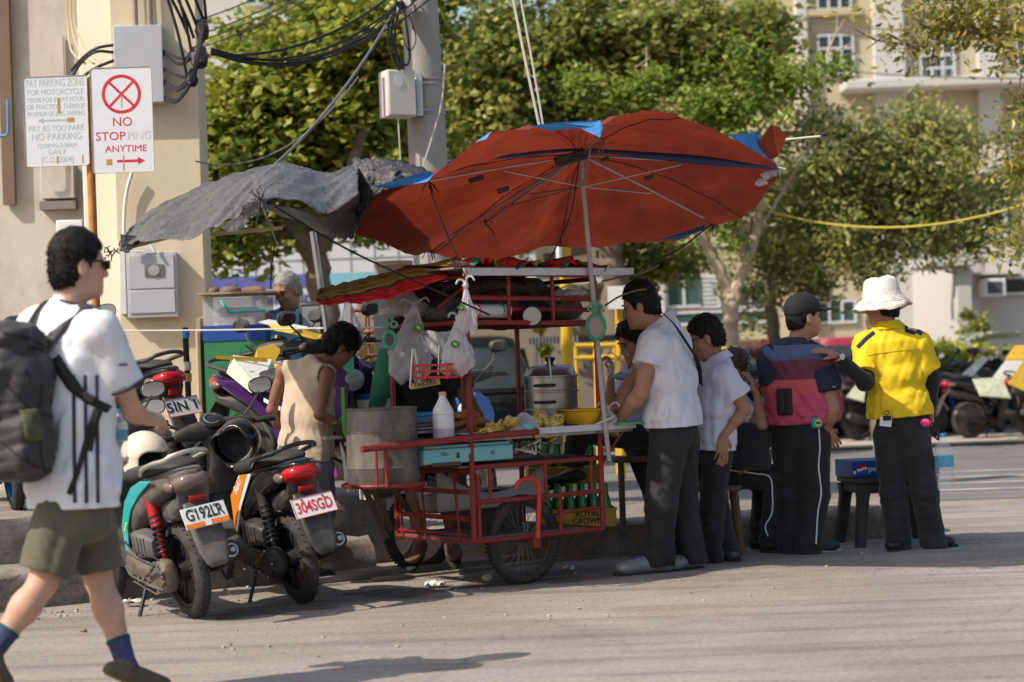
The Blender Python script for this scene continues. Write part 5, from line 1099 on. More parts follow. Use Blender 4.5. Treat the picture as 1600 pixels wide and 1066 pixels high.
# grey tarpaulin
tp = empty('tarpaulin', (*at(500, 860, 11.4)[:2], .5), 'wrinkled grey tarpaulin awning tied to a leaning steel pole, left of the umbrella', 'tarpaulin')
U_ = crop_arc([at(*p) for p in [(187, 382, 11.1), (215, 345, 11.5), (255, 316, 11.8), (310, 293, 12.0), (360, 274, 12.1), (410, 262, 12.2), (440, 256, 12.2), (480, 266, 12.2), (520, 274, 12.2), (562, 272, 12.2)]], 12)
V_ = crop_arc([at(*p) for p in [(188, 388, 10.8), (212, 376, 10.6), (246, 371, 10.4), (290, 373, 10.3), (335, 353, 10.3), (372, 336, 10.3), (408, 312, 10.3), (455, 312, 10.4), (512, 331, 10.5), (560, 300, 10.8)]], 12)
def cloth(rows, amp, seed, name, m, parent, solid=.003):
    P = np.array(rows); a, b = P.shape[:2]; rng = np.random.default_rng(seed); ii, jj = np.meshgrid(np.linspace(0, 1, a), np.linspace(0, 1, b), indexing='ij'); w = 0
    for k in range(9):
        f1, f2 = rng.uniform(1, 7), rng.uniform(3, 22); w = w+(1-2*np.abs(np.sin(ii*f1*2.4+jj*f2*1.6+rng.uniform(0, 6)+1.2*np.sin(jj*f1*2))))/(1+.22*k)
    P[..., 2] += amp*w*.4; P[..., 1] += amp*.5*np.roll(w, 3, 1); P += rng.normal(0, amp*.12, P.shape); g = MB(); g.grid(P); return g.build(name, m, parent, solid=solid, ang=60)
rows = []
for t in np.linspace(0, 1, 36): q = U_+(V_-U_)*t; q[:, 2] += .10*math.sin(math.pi*t)*np.linspace(.2, 1, len(U_)); rows.append(q)
cloth(rows, .013, 5, 'sheet', TARPG, tp)
A_ = crop_arc([at(*p) for p in [(405, 318, 10.4), (440, 318, 10.5), (512, 334, 10.6), (562, 298, 10.9)]], 10); B_ = crop_arc([at(*p) for p in [(408, 322, 11.2), (450, 338, 11.7), (510, 364, 11.9), (552, 372, 11.9)]], 10)
cloth([A_+(B_-A_)*t for t in np.linspace(0, 1, 9)], .012, 6, 'hanging_flap', TARPK, tp)
A_ = crop_arc([at(*p) for p in [(549, 246, 11.35), (610, 247, 11.3), (650, 257, 11.2), (679, 270, 11.1)]], 8); B_ = crop_arc([at(*p) for p in [(556, 366, 11.3), (572, 325, 11.2), (598, 296, 11.1), (670, 276, 11.0)]], 8)
M_ = crop_arc([at(*p) for p in [(556, 284, 11.3), (590, 272, 11.2), (630, 268, 11.1), (675, 273, 11.05)]], 8)
cloth([A_+(M_-A_)*t for t in np.linspace(0, 1, 7)]+[M_+(B_-M_)*t for t in np.linspace(.15, 1, 7)], .012, 7, 'folded_flap', TARPK, tp)
g = MB(); g.tube([at(489, 362, 12.4), at(536, 690, 12.4), at(548, 770, 12.4)], .022, 10); g.build('pole', STEEL, tp)
g = MB()
for a, b in (((186, 386, 10.9), (262, 366, 10.5)), ((330, 362, 10.5), (440, 352, 10.7))):
    p, q = at(*a), at(*b); d = unit(q-p); g = MB(); s_ = unit(np.cross(d, UP)); g.box((p+q)/2-UP*.015, (.03, .02, np.linalg.norm(q-p)), np.stack([s_, np.cross(d, s_), d], 1)); g.build('batten', WOOD, tp)
g = MB(); rng = np.random.default_rng(9); c = at(408, 312, 10.25)
for i in range(26): d = rng.normal(0, 1, 3)*np.array([.06, .03, .055]); g.tube([c, c+d*.5+rng.normal(0, .01, 3), c+d], .0035, 4)
for e in ((418, 350), (432, 378), (400, 352)): g.tube([c, at(e[0], e[1], 10.3)], .004, 4)
g.build('knot', TARPG, tp)
patch('torn_strip', [(345, 352, 10.25), (378, 336, 10.25), (390, 345, 10.25), (372, 362, 10.25), (352, 362, 10.25)], TARPG, .004, tp); patch('torn_strip', [(376, 322, 10.2), (402, 314, 10.2), (400, 336, 10.2), (384, 342, 10.2)], TARPK, .004, tp)
patch('torn_strip', [(188, 366, 10.7), (205, 368, 10.7), (228, 372, 10.7), (198, 396, 10.7), (190, 392, 10.7)], TARPK, .004, tp)
g = MB(); rng = np.random.default_rng(19)
for i in range(9): p = at(176+rng.uniform(-8, 14), 388+rng.uniform(-8, 8), 10.8); q = p+rng.normal(0, .022, 3); g.tube([p, q, q+rng.normal(0, .02, 3)], .0035, 4)
g.build('frayed_end', ROPEB, tp)
cord('hanging_wire', 'thin black wire hanging straight down from the grey tarpaulin by the old man', [at(428, 372, 11.0), at(428, 392, 11.0), at(424, 420, 11.0), at(423, 452, 11.0)], .004)
cord('stall_tape', 'pale cord stretched level from the pillar to the cart behind the boy', [at(160, 517, 13.6), at(330, 516, 13.2), at(500, 513, 12.8), at(606, 512, 12.2)], .006, ROPEW)
cord('rope', 'yellow rope strung between the trees at right', list(sagline(at(1195, 328, 24), at(1640, 305, 22), .28, 12)), .012, mat('yellow_rope', (.5, .42, .06), .7), 'rope')
cord('guy_wire', 'left of two pale guy wires dropping behind the umbrella', [at(800, -10, 14), at(822, 100, 14), at(843, 198, 14)], .010, ROPEW, 'wire'); cord('guy_wire', 'right of two pale guy wires dropping behind the umbrella', [at(812, -10, 14), at(834, 110, 14), at(849, 198, 14)], .008, ROPEW, 'wire')
cord('twig', 'thin dark bare twig poking out from the right end of the cart roof', [at(945, 478, 11.7), at(965, 465, 11.7), at(990, 455, 11.7), at(1010, 452, 11.7)], .006, WOODD, 'twig'); cord('twig', 'forked dark twig above the head of the man in the white polo', [at(940, 440, 11.7), at(975, 432, 11.7), at(1000, 428, 11.7), at(1030, 414, 11.7)], .006, WOODD, 'twig')
# street signs
SW = mat('white_sign_enamel', (.66, .66, .69), .4, var=.05, vs=5, dirt=.12, dcol=(.45, .36, .28), ds=9); REDT = mat('sign_red', (.55, .02, .035), .5, var=.2, vs=30); PALET = mat('faded_green_print', (.36, .44, .42), .6, var=.2, vs=40); PALER = mat('faded_pink_print', (.58, .52, .50), .6, var=.2, vs=40); RUSTM = mat('rust_streak', (.45, .24, .06), .8, var=.3, vs=30)
SY = 13.8; sx = SY/3111
def sign(name, label, x0, y0, x1, y1):
    c = at((x0+x1)/2, (y0+y1)/2, SY); w, h = (x1-x0)*sx, (y1-y0)*sx; g = MB(); k = 8; P = []
    for cx, cz, a0 in ((1, 1, 0), (-1, 1, 90), (-1, -1, 180), (1, -1, 270)):
        for i in range(5): q = R(a0+i*22.5); P.append(c+np.array([cx*(w/2-.02)+.02*math.cos(q), 0, cz*(h/2-.02)+.02*math.sin(q)]))
    g.prism(P, (0, .004, 0)); o = tag(g.build(name, SW), label, 'sign')
    g = MB(); e = [p-np.array([0, .003, 0]) for p in P]; g.tube(e, .0025, 5, closed=True); g.build('worn_edge', mat('bare_edge', (.42, .33, .24), .8, var=.4, vs=30), o)
    return o, c-np.array([0, .0004, 0]), w, h
X = np.array([1.0, 0, 0])
o, c, w, h = sign('parking_sign', 'white rusted sign with red crossed circle and no stopping lettering', 143, 105, 239, 270)
T = lambda y: UP*((187.5-y)*sx)
g = MB(); cc = c+T(147); q = np.linspace(0, 2*math.pi, 48, endpoint=False); g.grid(np.array([[cc+np.array([r_*math.cos(a), -.0006, r_*math.sin(a)]) for a in q] for r_ in (.114, .136)]), closed=True)
for e in (1, -1): g.box(cc, (.228, .0008+.0004*e, .018), M3(0, 0, e*R(45)))
g.build('crossed_circle', REDT, o)
g = MB(); g.text('NO', c+T(191), X, UP, .062); g.text('STOP', c+T(213)-X*.085, X, UP, .058, width=.205); g.text('ANYTIME', c+T(233)+X*.02, X, UP, .046, width=.29)
a = c+T(252); g.box(a+X*.03, (.15, .0012, .018)); g.prism([a+X*.10+UP*.026, a+X*.15, a+X*.10-UP*.026], (0, -.0008, 0)); g.build('lettering', REDT, o)
g = MB(); g.text('PING', c+T(213)+X*.115, X, UP, .058, width=.16); g.build('worn_lettering', PALER, o)
for p_, z_ in ((c+T(158), (.006, .0018, .09)), (c+T(255), (.007, .0018, .11)), (c+T(253)-X*.1, (.04, .0018, .04))): g = MB(); g.box(p_, z_); g.build('rust', RUSTM, o)
o, c, w, h = sign('parking_sign', 'faded white pay parking zone sign with pale green lettering', 38, 119, 138, 260)
T = lambda y: UP*((189.5-y)*sx)
g = MB()
for s_, y, hh, ww in (('PAY PARKING ZONE', 130, .055, .40), ('FOR MOTORCYCLE', 144, .040, .39), ('P20.00 FOR EVERY HOUR', 156, .034, .39), ('OR FRACTION THEREOF', 167, .036, .40), ('MAXIMUM OF 2HRS. PARKING', 178, .034, .40), ('PAY AS YOU PARK', 201, .042, .39), ('NO PARKING', 214, .048, .345), ('12:00MN-5:00AM', 228, .032, .27), ('DAILY', 238, .036, .12), ('[C.O. 2004]', 250, .042, .22)): g.text(s_, c+T(y), X, UP, hh, width=ww, depth=.0004)
a = c+T(188); g.box(a, (.20, .0012, .012)); g.prism([a-X*.13, a-X*.09+UP*.02, a-X*.09-UP*.02], (0, -.0008, 0)); g.prism([a+X*.13, a+X*.09-UP*.02, a+X*.09+UP*.02], (0, -.0008, 0)); g.build('lettering', PALET, o)
for p_, z_ in ((c+T(165)+X*.02, (.018, .0018, .10)), (c+T(188)+X*.1, (.05, .0018, .03)), (c+T(250)+X*.0, (.012, .0018, .05)), (c+T(250)+X*.175, (.008, .0018, .06))): g = MB(); g.box(p_, z_); g.build('rust', RUSTM, o)
g = MB(); g.tube([at(137, 122, SY+.05), at(150, 480, SY+.05), (at(152, 700, SY+.05)[0], SY+.05, .47)], .030, 12); tag(g.build('sign_post', mat('orange_rust_pipe', (.44, .19, .05), .75, var=.25, vs=8, dirt=.5, dcol=(.28, .13, .06), ds=7)), 'orange rusted pipe post carrying the two street signs', 'post')
for (x0, y0, x1, y1) in ((137, 150, 200, 152), (60, 235, 137, 235)): pass
# black tape wound pipe leaning by the pillar
g = MB(); g.tube([at(289, 512, 14.2), at(294, 610, 14.2), (at(297, 700, 14.2)[0], 14.2, .47)], .022, 10); pp = tag(g.build('taped_post', ROPEB), 'black post with blue and pale tape standing by the pillar', 'post')
for y, m in ((522, TARPB), (572, ROPEW), (590, RUSTM)): g = MB(); c = at(290+(y-512)*.05, y, 14.2); g.tube([c-UP*.03, c+UP*.03], .026, 10); g.build('tape', m, pp)
g = MB(); g.box(at(318, 590, 15.0), (.03, .3, .9), M3(0, R(4))); g.box(at(311, 600, 14.9), (.02, .3, .8), M3(.2, R(5))); tag(g.build('plywood_offcut', WOOD), 'brown plywood offcuts leaning beside the pillar', 'plywood')
# cables
CAB = mat('black_cable', (.018, .017, .018), .55, var=.1); CABG = mat('grey_cable', (.16, .15, .15), .6)
J1, J2, J3 = at(302, 45, 14.6), at(300, 88, 14.6), at(296, 125, 14.6)
for i, (c, s_, lb) in enumerate(((at(316, 48, 14.6), (.05, .045, .09), 'uppermost black splice box in the cable bundle'), (at(311, 90, 14.6), (.07, .05, .085), 'largest middle black splice box in the cable bundle'), (at(300, 126, 14.6), (.045, .045, .05), 'lowest black splice knot in the cable bundle'))):
    g = MB(); g.ball(c, s_, 10, 8, noise=.15); g.box(c+UP*.03, (s_[0]*1.7, .06, s_[2]*1.1), taper=(.8, 1)); tag(g.build('splice_box', CAB, bevel=.01), lb, 'cable splice')
gl = 'black cables between the electrical box and the splice bundle'
for (y0, y1, sag) in ((80, 88, 12), (84, 92, 22), (108, 118, 10), (126, 120, 30), (130, 126, 26), (152, 132, 30), (156, 136, 26)):
    cord('power_cable', 'thick black power cable looping from the grey electrical box to the splice bundle', [on_pillar(256, y0, .05), at(275, (y0+y1)/2+sag*.5, 14.8), at(292, y1+sag*.2, 14.65), at(300, y1-10, 14.6)], .013, CAB, 'cable', gl)
for (x0, x1, y1) in ((262, 296, 60), (272, 303, 60), (285, 308, 42), (300, 318, 30), (318, 322, 30), (258, 292, 120), (276, 300, 86)):
    cord('power_cable', 'thick black power cable dropping from above the picture into the splice bundle', [at(x0, -14, 14.5), at(lerp(x0, x1, .6), y1*.45, 14.55), at(x1, y1, 14.6)], .012, CAB, 'cable', 'black cables dropping into the splice bundle')
cord('power_cable', 'black cable linking the splice boxes downwards', [at(316, 48, 14.55), at(308, 90, 14.5), at(302, 126, 14.55)], .02, CAB, 'cable')
for i, (y0, y1) in enumerate(((70, 100), (75, 112), (100, 130), (110, 140), (146, 148))):
    cord('power_cable', 'black cable entering the left side of the grey electrical box', [at(112, y1+10, 15.2), at(128, y0+22, 15.1), at(150, y0+6, 15.0), on_pillar(180, 70+i*12, .05)], .012, CAB, 'cable', 'black cables left of the electrical box')
for i, x in enumerate((104, 110, 116)):
    cord('drop_wire', ['cream', 'pale yellow', 'white'][i]+' thin drop wire hanging from above between the wall and the pillar', [at(x, -10, 15.3), at(x+2, 40, 15.3), at(x+8+6*i, 80, 15.2), at(x+30+8*i, 100, 15.1)], .008, mat('cream_wire', (.55, .45, .25), .6), 'wire')
wires = [((330, 78), (672, -20), .5, .010), ((330, 80), (660, -14), .55, .012), ((332, 82), (650, -20), .45, .012), ((332, 84), (640, -10), .5, .010), ((330, 76), (690, -18), .5, .010), ((334, 80), (640, 5), .45, .008), ((330, 85), (625, -18), .3, .014)]
for a, b, s_, r in wires: cord('overhead_wire', 'dark overhead service wire sagging between the splice bundle and the concrete pole', list(sagline(at(*a, 14.6), at(*b, 16.0), s_*.55, 9)), r*.8, CAB, 'wire', 'service wires to the concrete pole')
cord('overhead_wire', 'long thin wire slanting down from the pole top to behind the grey tarpaulin', list(sagline(at(620, 10, 16), at(425, 262, 13), .1, 9)), .011, CABG, 'wire')
cord('overhead_wire', 'thin pale wire crossing the left tree down to the pillar', list(sagline(at(560, 120, 15.8), at(305, 252, 15), .25, 9)), .007, CABG, 'wire')
for i, (y0, y1) in enumerate(((22, -30), (44, -6), (56, 2), (68, 10))):
    cord('overhead_wire', 'thin dark wire rising to the right between the pillar and the left tree', list(sagline(at(235, y0+30, 18), at(560, y1-60, 18), .1, 7)), .007, CABG, 'wire', 'thin wires above the left tree')
for i, (y0, y1) in enumerate(((22, 60), (36, 72), (98, 122))):
    cord('overhead_wire', ['upper', 'middle', 'lowest'][i]+' of three dark wires crossing the cream building at top right', list(sagline(at(1190, y0, 38), at(1650, y1, 38), .1, 7)), .016, CABG, 'wire')
for i, pts in enumerate(([(628, 0), (617, 50), (622, 95), (632, 108)], [(620, 0), (612, 60), (630, 100), (640, 90), (634, 30), (632, 18)], [(612, 10), (606, 60), (616, 100), (626, 112)], [(640, 25), (650, 60), (640, 80), (630, 60)])):
    cord('loose_cable', ['black loop falling from the camera to the distribution box', 'long coiled black loop beside the pole', 'outer black cable running down to the distribution box', 'small curl of wire on the pole face'][i], [at(*p, 15.85) for p in pts], .010 if i < 3 else .005, CAB, 'cable')
cord('loose_cable', 'thin pale wire running down the concrete pole to the umbrella', [at(695, 100, 15.9), at(690, 160, 15.9), at(675, 215, 15.9), at(660, 262, 15.9)], .007, ROPEW, 'wire')
cord('loose_cable', 'short pale wire below the distribution box', [at(622, 185, 15.85), at(624, 220, 15.85), at(626, 255, 15.85)], .006, ROPEW, 'wire')
# ------------------------------------------------------------------ motor scooters (x forward, y left, z up)
BLKP = mat('black_plastic', (.032, .030, .030), .48, var=.25, vs=9, dirt=.6, dcol=(.15, .13, .11), ds=5, spec=.45); BLKG = mat('gloss_black', (.012, .012, .013), .2, var=.1, dirt=.25, dcol=(.10, .085, .07), ds=6, coat=.4)
GREYP = mat('dusty_grey_plastic', (.085, .078, .073), .58, var=.25, vs=8, dirt=.75, dcol=(.21, .175, .145), ds=4); SEATM = mat('vinyl_seat', (.025, .023, .023), .55, var=.2, vs=12, bump=.15, bs=200, dirt=.25, dcol=(.1, .09, .08))
ENG = mat('dirty_engine', (.15, .125, .105), .55, .4, var=.35, vs=14, dirt=.75, dcol=(.17, .125, .085), ds=8, bump=.3, bs=50); ENGD = mat('dark_engine', (.035, .034, .035), .45, .4, var=.35, vs=14, dirt=.45, dcol=(.13, .10, .08), ds=8)
CHR = mat('mirror_chrome', (.72, .74, .78), .06, 1.0, var=0); LENSR = mat('red_lens', (.42, .012, .018), .12, var=.1, spec=.6); LENSC = mat('smoked_lens', (.16, .115, .095), .15, var=.25, vs=15, spec=.6); AMB = mat('amber_lens', (.5, .16, .01), .2)
PLW = mat('plate_white', (.66, .65, .62), .45, var=.06, dirt=.15, dcol=(.35, .3, .25)); PLO = mat('plate_orange', (.70, .17, .02), .5); PLK = mat('plate_black', (.025, .024, .025), .5); PLR = mat('plate_red', (.55, .03, .06), .5)
def V3(*a): return np.array(a, float)
def wheel(root, x, z=.262, R_=.222, r=.042, spk=5, disc=False, rimm=None):
    c = V3(x, 0, z); ax = V3(0, 1, 0); g = MB(); q = np.linspace(0, 2*math.pi, 44, endpoint=False); prof = [(-.040, -.020), (-.036, .006), (-.022, .026), (-.008, .034), (.008, .034), (.022, .026), (.036, .006), (.040, -.020), (.024, -.032), (-.024, -.032)]
    P = np.array([[c+(R_+h)*V3(math.cos(a), 0, math.sin(a))+V3(0, y*r/.042, 0) for y, h in prof] for a in q]); P = np.vstack([P, P[:1]]); g.grid(P, closed=True)
    for i in range(40):
        a = 2*math.pi*i/40; d = V3(math.cos(a), 0, math.sin(a)); t = V3(-math.sin(a), 0, math.cos(a))
        for e in (-1, 1): g.box(c+d*(R_+.0305)+ax*e*.017+t*e*.006, (.004, .022, .006), np.stack([t, ax, d], 1)@M3(e*.6))
    w = g.build('wheel', TYRE, root, fix=True)
    g = MB(); g.lathe([(.178, -.030), (.190, -.030), (.192, -.012), (.180, 0), (.192, .012), (.190, .030), (.178, .030), (.170, 0)], c, ax, 40)
    for i in range(spk):
        a = 2*math.pi*i/spk+.3
        for e in (-.16, .16): d = V3(math.cos(a+e), 0, math.sin(a+e)); d0 = V3(math.cos(a), 0, math.sin(a)); p, s_ = c+d0*.035, c+d*.182; dd = unit(s_-p); g.box((p+s_)/2, (.020, .016, np.linalg.norm(s_-p)), np.stack([np.cross(ax, dd), ax, dd], 1))
    g.lathe([(.05, -.05), (.055, -.02), (.055, .02), (.05, .05)], c, ax, 20); g.build('rim', rimm or ENGD, w, fix=True); return w
def scooter(label, body, accent, group=None, tail=LENSR, rail=BLKP, eng=ENG, plate=None, decal=None, grey=BLKP, name='scooter', seat=SEATM, shockred=False):
    rt = empty(name, (0, 0, 0), label, 'motor scooter', group); P = lambda nm, m, fn, par=rt, **k: (lambda g: (fn(g), g.build(nm, m, par, **k))[1])(MB())
    def ls(secs): return [(V3(x, 0, z), V3(0, w, 0), V3(0, 0, h), e) for x, z, w, h, e in secs]
    wheel(rt, 0); wheel(rt, 1.25, r=.036)
    P('tail_body', body, lambda g: g.loft(ls([(-.36, .795, .030, .012, 3), (-.31, .79, .075, .035, 3), (-.20, .765, .108, .062, 3), (-.02, .72, .128, .085, 3.2), (.18, .655, .138, .110, 3.4), (.36, .57, .135, .13, 3.4), (.46, .49, .12, .13, 3.2)]), 20), subsurf=1)
    P('seat', seat, lambda g: g.loft(ls([(-.27, .828, .055, .012, 2.6), (-.20, .828, .098, .028, 2.6), (-.05, .822, .128, .045, 2.8), (.10, .800, .135, .048, 2.8), (.22, .775, .128, .046, 2.8), (.38, .768, .110, .046, 2.6), (.50, .758, .080, .040, 2.4), (.56, .745, .04, .02, 2.2)]), 20), subsurf=1)
    for e in (1, -1):
        if accent is not None: P('side_panel', accent, lambda g: g.prism([V3(x, e*.134, z) for x, z in ((-.10, .770), (.06, .765), (.22, .725), (.36, .64), (.47, .50), (.47, .36), (.42, .36), (.38, .50), (.28, .60), (.12, .685))][::int(e)], V3(0, e*.010, 0)), bevel=.004)
    if decal: decal(P, rt)
    P('tail_light', tail, lambda g: g.loft([(V3(-.372, 0, .772), V3(0, .045, 0), V3(.012, 0, .022), 2.5), (V3(-.345, 0, .760), V3(0, .085, 0), V3(.010, 0, .040), 2.5), (V3(-.29, 0, .742), V3(0, .108, 0), V3(.010, 0, .052), 2.5), (V3(-.22, 0, .735), V3(0, .112, 0), V3(0, 0, .05), 2.5)], 18), subsurf=1)
    for e in (1, -1): P('indicator', LENSC, lambda g: g.ball(V3(-.24, e*.108, .735), (.06, .018, .028), 12, 8))
    P('reflector', LENSR, lambda g: g.box(V3(-.335, 0, .665), (.016, .085, .034), M3(0)@np.array(Matrix.Rotation(R(-20), 3, 'Y'))), bevel=.003)
    P('grab_rail', rail, lambda g: g.tube(crop_arc([V3(.06, .13, .795), V3(-.02, .145, .83), V3(-.17, .142, .862), V3(-.27, .12, .875), V3(-.315, .085, .895), V3(-.33, 0, .905), V3(-.315, -.085, .895), V3(-.27, -.12, .875), V3(-.17, -.142, .862), V3(-.02, -.145, .83), V3(.06, -.13, .795)], 5), .013, 8))
    P('under_tail', grey, lambda g: g.loft([(V3(-.30, 0, .705), V3(0, .09, 0), V3(0, 0, .03), 3), (V3(-.26, 0, .64), V3(0, .085, 0), V3(.04, 0, .03), 3), (V3(-.10, 0, .60), V3(0, .07, 0), V3(0, 0, .06), 3), (V3(.2, 0, .55), V3(0, .06, 0), V3(0, 0, .08), 3)], 12))
    P('mudguard', grey, lambda g: g.grid(np.array([[V3(x, y, z-abs(y)*abs(y)*2.2) for y in np.linspace(-w, w, 9)] for x, z, w in ((-.20, .66, .05), (-.30, .645, .070), (-.36, .58, .082), (-.40, .50, .086), (-.435, .42, .082), (-.46, .35, .06), (-.468, .32, .038))])), solid=.008)
    if plate:
        n_ = unit(V3(-.86, 0, .42)); c = V3(-.402, 0, .575); yd = unit(np.cross(V3(0, 1, 0), n_))*-1; yd = yd if yd[2] > 0 else -yd; xd = V3(0, -1, 0); M = np.stack([xd, n_*-1, yd], 1)
        pl = P('number_plate', PLW, lambda g: g.box(c, (.240, .004, .115), M), bevel=.002); cf = c+n_*.004
        P('lettering', plate[1], lambda g: g.text(plate[0], cf+yd*plate[3], xd, yd, .062, width=.205, bold=.02, depth=.0005), pl)
        if plate[2]:
            for s_ in (-1, 1): P('plate_band', PLO, lambda g: g.box(cf-yd*.042+xd*s_*.068, (.098, .002, .024), M), pl)
        else: P('plate_rim', PLR, lambda g: g.tube([cf+xd*a+yd*b for a, b in ((-.118, -.056), (.118, -.056), (.118, .056), (-.118, .056))], .002, 5, closed=True), pl)
        for s_ in (-.06, .06): P('bolt', STEEL, lambda g: g.lathe([(.007, 0), (.006, .004), (0, .005)], cf+xd*s_+yd*.043, n_, 8), pl)
    # engine unit
    s = SDF(V3(-.15, -.02, .1), V3(.62, .2, .5), .009)
    s.box(V3(.20, .115, .275), (.26, .045, .062), M=np.array(Matrix.Rotation(R(-7), 3, 'Y')), r=.04, k=.0); s.ell(V3(.0, .115, .262), (.088, .05, .088), k=.03, e=3); s.ell(V3(.40, .105, .30), (.085, .055, .085), k=.03, e=3); s.box(V3(.40, .03, .33), (.10, .09, .06), r=.03, k=.03)
    for i in range(9): a = i*.7; s.ell(V3(.0+.075*math.cos(a), .163, .262+.075*math.sin(a)), (.012, .012, .012), k=.006)
    for i in range(5): s.ell(V3(.10+i*.07, .158, .215+.005*i), (.011, .011, .011), k=.006)
    s.box(V3(.18, .16, .285), (.12, .006, .02), r=.004, k=.008); s.noise(.002, 60, 2); eng_o = s.build('engine', eng, rt, smooth=1)
    P('air_box', grey, lambda g: g.loft([(V3(.02, .11, .41), V3(0, .045, 0), V3(0, 0, .045), 5), (V3(.06, .115, .415), V3(0, .06, 0), V3(0, 0, .062), 5), (V3(.26, .115, .43), V3(0, .06, 0), V3(0, 0, .062), 5), (V3(.30, .11, .43), V3(0, .045, 0), V3(0, 0, .045), 5)], 20))
    def shock(g):
        a, b = V3(-.01, .105, .31), V3(.07, .10, .66); d = b-a; u_, v_, t_ = frame(d); g.tube([a+d*(.16+.6*t)+.030*(u_*math.cos(t*50)+v_*math.sin(t*50)) for t in np.linspace(0, 1, 130)], .0065, 6)
    sh = P('shock_absorber', BLKG, shock); P('shock_rod', LENSR if shockred else ENGD, lambda g: (g.tube([V3(-.01, .105, .29), V3(.07, .10, .68)], .014, 8), g.tube([V3(.035, .1025, .51), V3(.07, .10, .67)], .032, 12), g.tube([V3(-.012, .105, .27), V3(.0, .105, .33)], .02, 10)), sh)
    cv = P('cover_ring', grey, lambda g: (g.torus(V3(0, .163, .262), (0, 1, 0), .064, .007, 26, 6), g.torus(V3(.40, .158, .30), (0, 1, 0), .062, .007, 26, 6), g.tube([V3(.03, .166, .325), V3(.38, .162, .365)], .006, 6), g.tube([V3(.03, .166, .20), V3(.38, .162, .235)], .006, 6)), eng_o)
    for k_ in range(7): P('bolt', STEEL, lambda g: g.lathe([(.009, 0), (.008, .008), (0, .009)], V3(*[(.0, .166, .335), (-.07, .162, .27), (.01, .166, .19), (.14, .164, .21), (.28, .164, .225), (.46, .158, .28), (.42, .158, .37)][k_]), (0, 1, 0), 8), eng_o)
    P('hose', M_SOLE, lambda g: (g.tube(crop_arc([V3(.28, .10, .45), V3(.36, .13, .46), V3(.44, .12, .40), V3(.46, .08, .33)], 5), .012, 6), g.tube(crop_arc([V3(-.02, .13, .33), V3(.05, .16, .37), V3(.2, .17, .36), V3(.45, .15, .42)], 5), .006, 5)))
    P('kick_lever', ENG, lambda g: g.tube(crop_arc([V3(.10, .165, .27), V3(.10, .19, .27), V3(-.02, .195, .31), V3(-.06, .21, .33)], 4), .009, 6))
    P('inner_fender', BLKP, lambda g: g.grid(np.array([[V3(.275*math.cos(a), y, .262+.275*math.sin(a)) for y in np.linspace(-.06, .06, 5)] for a in np.linspace(.1, 1.75, 10)])), solid=.006)
    P('air_box_rib', grey, lambda g: [g.box(V3(.08+.05*k_, .176, .42), (.012, .006, .09)) for k_ in range(4)] and None)
    P('brake_arm', ENG, lambda g: (g.tube([V3(-.02, .14, .25), V3(-.05, .15, .19), V3(.1, .15, .16)], .007, 6), g.tube([V3(.1, .15, .16), V3(.5, .12, .19)], .004, 6)))
    ex = P('muffler', ENGD, lambda g: (g.tube([V3(-.25, -.165, .345), V3(-.23, -.165, .34), V3(-.05, -.15, .29), V3(.16, -.135, .245), V3(.20, -.13, .24)], [.048, .062, .064, .058, .03], 18), g.tube([V3(.2, -.13, .24), V3(.36, -.09, .19), V3(.45, -.02, .22)], .016, 8)))
    P('muffler_end', STEEL, lambda g: (g.torus(V3(-.252, -.165, .345), V3(-1, 0, .1), .032, .008, 20, 6), g.tube([V3(-.25, -.165, .345), V3(-.28, -.165, .352)], .014, 10)), ex)
    P('stand', ENGD, lambda g: (g.tube([V3(.34, .10, .20), V3(.30, .20, .02), V3(.33, .225, .005)], .011, 8), g.tube([V3(.28, -.12, .18), V3(.1, -.13, .12)], .012, 8)))
    # floor, leg shield, front
    P('floor_board', BLKP, lambda g: g.loft([(V3(.42, 0, .34), V3(0, .11, 0), V3(0, 0, .06), 4), (V3(.56, 0, .30), V3(0, .14, 0), V3(0, 0, .05), 4), (V3(.80, 0, .31), V3(0, .15, 0), V3(0, 0, .05), 4), (V3(.93, 0, .40), V3(0, .14, 0), V3(0, 0, .06), 4)], 16))
    P('leg_shield', body, lambda g: g.loft([(V3(.90, 0, .34), V3(0, .15, 0), V3(.05, 0, .02), 3.5), (V3(.965, 0, .52), V3(0, .19, 0), V3(.045, 0, .02), 3.5), (V3(1.0, 0, .70), V3(0, .20, 0), V3(.05, 0, .02), 3.2), (V3(1.0, 0, .84), V3(0, .15, 0), V3(.06, 0, .01), 3), (V3(.975, 0, .92), V3(0, .07, 0), V3(.04, 0, .01), 2.6)], 18), subsurf=1)
    for e in (1, -1): P('front_panel', accent or body, lambda g: g.prism([V3(1.04+x, e*y, z) for x, y, z in ((.02, .06, .86), (.0, .17, .80), (-.02, .205, .68), (.0, .16, .50), (.04, .08, .58), (.05, .06, .72))], V3(.02, 0, 0)), bevel=.006)
    P('headlight', mat('clear_lens', (.5, .52, .55), .08, var=.05, spec=.7), lambda g: g.ball(V3(1.075, 0, .74), (.045, .09, .07), 16, 10))
    P('fork', ENGD, lambda g: [g.tube([V3(1.25, e*.07, .26), V3(1.06, e*.07, .62)], .018, 8) for e in (1, -1)]+[g.tube([V3(1.06, 0, .55), V3(.965, 0, .95)], .025, 10)] and None)
    P('front_fender', accent or body, lambda g: g.grid(np.array([[V3(1.25+(.285-abs(y)*.25)*math.cos(a), y, .262+(.285-abs(y)*.35)*math.sin(a)) for y in np.linspace(-.062, .062, 7)] for a in np.linspace(.35, 2.75, 14)])), solid=.006)
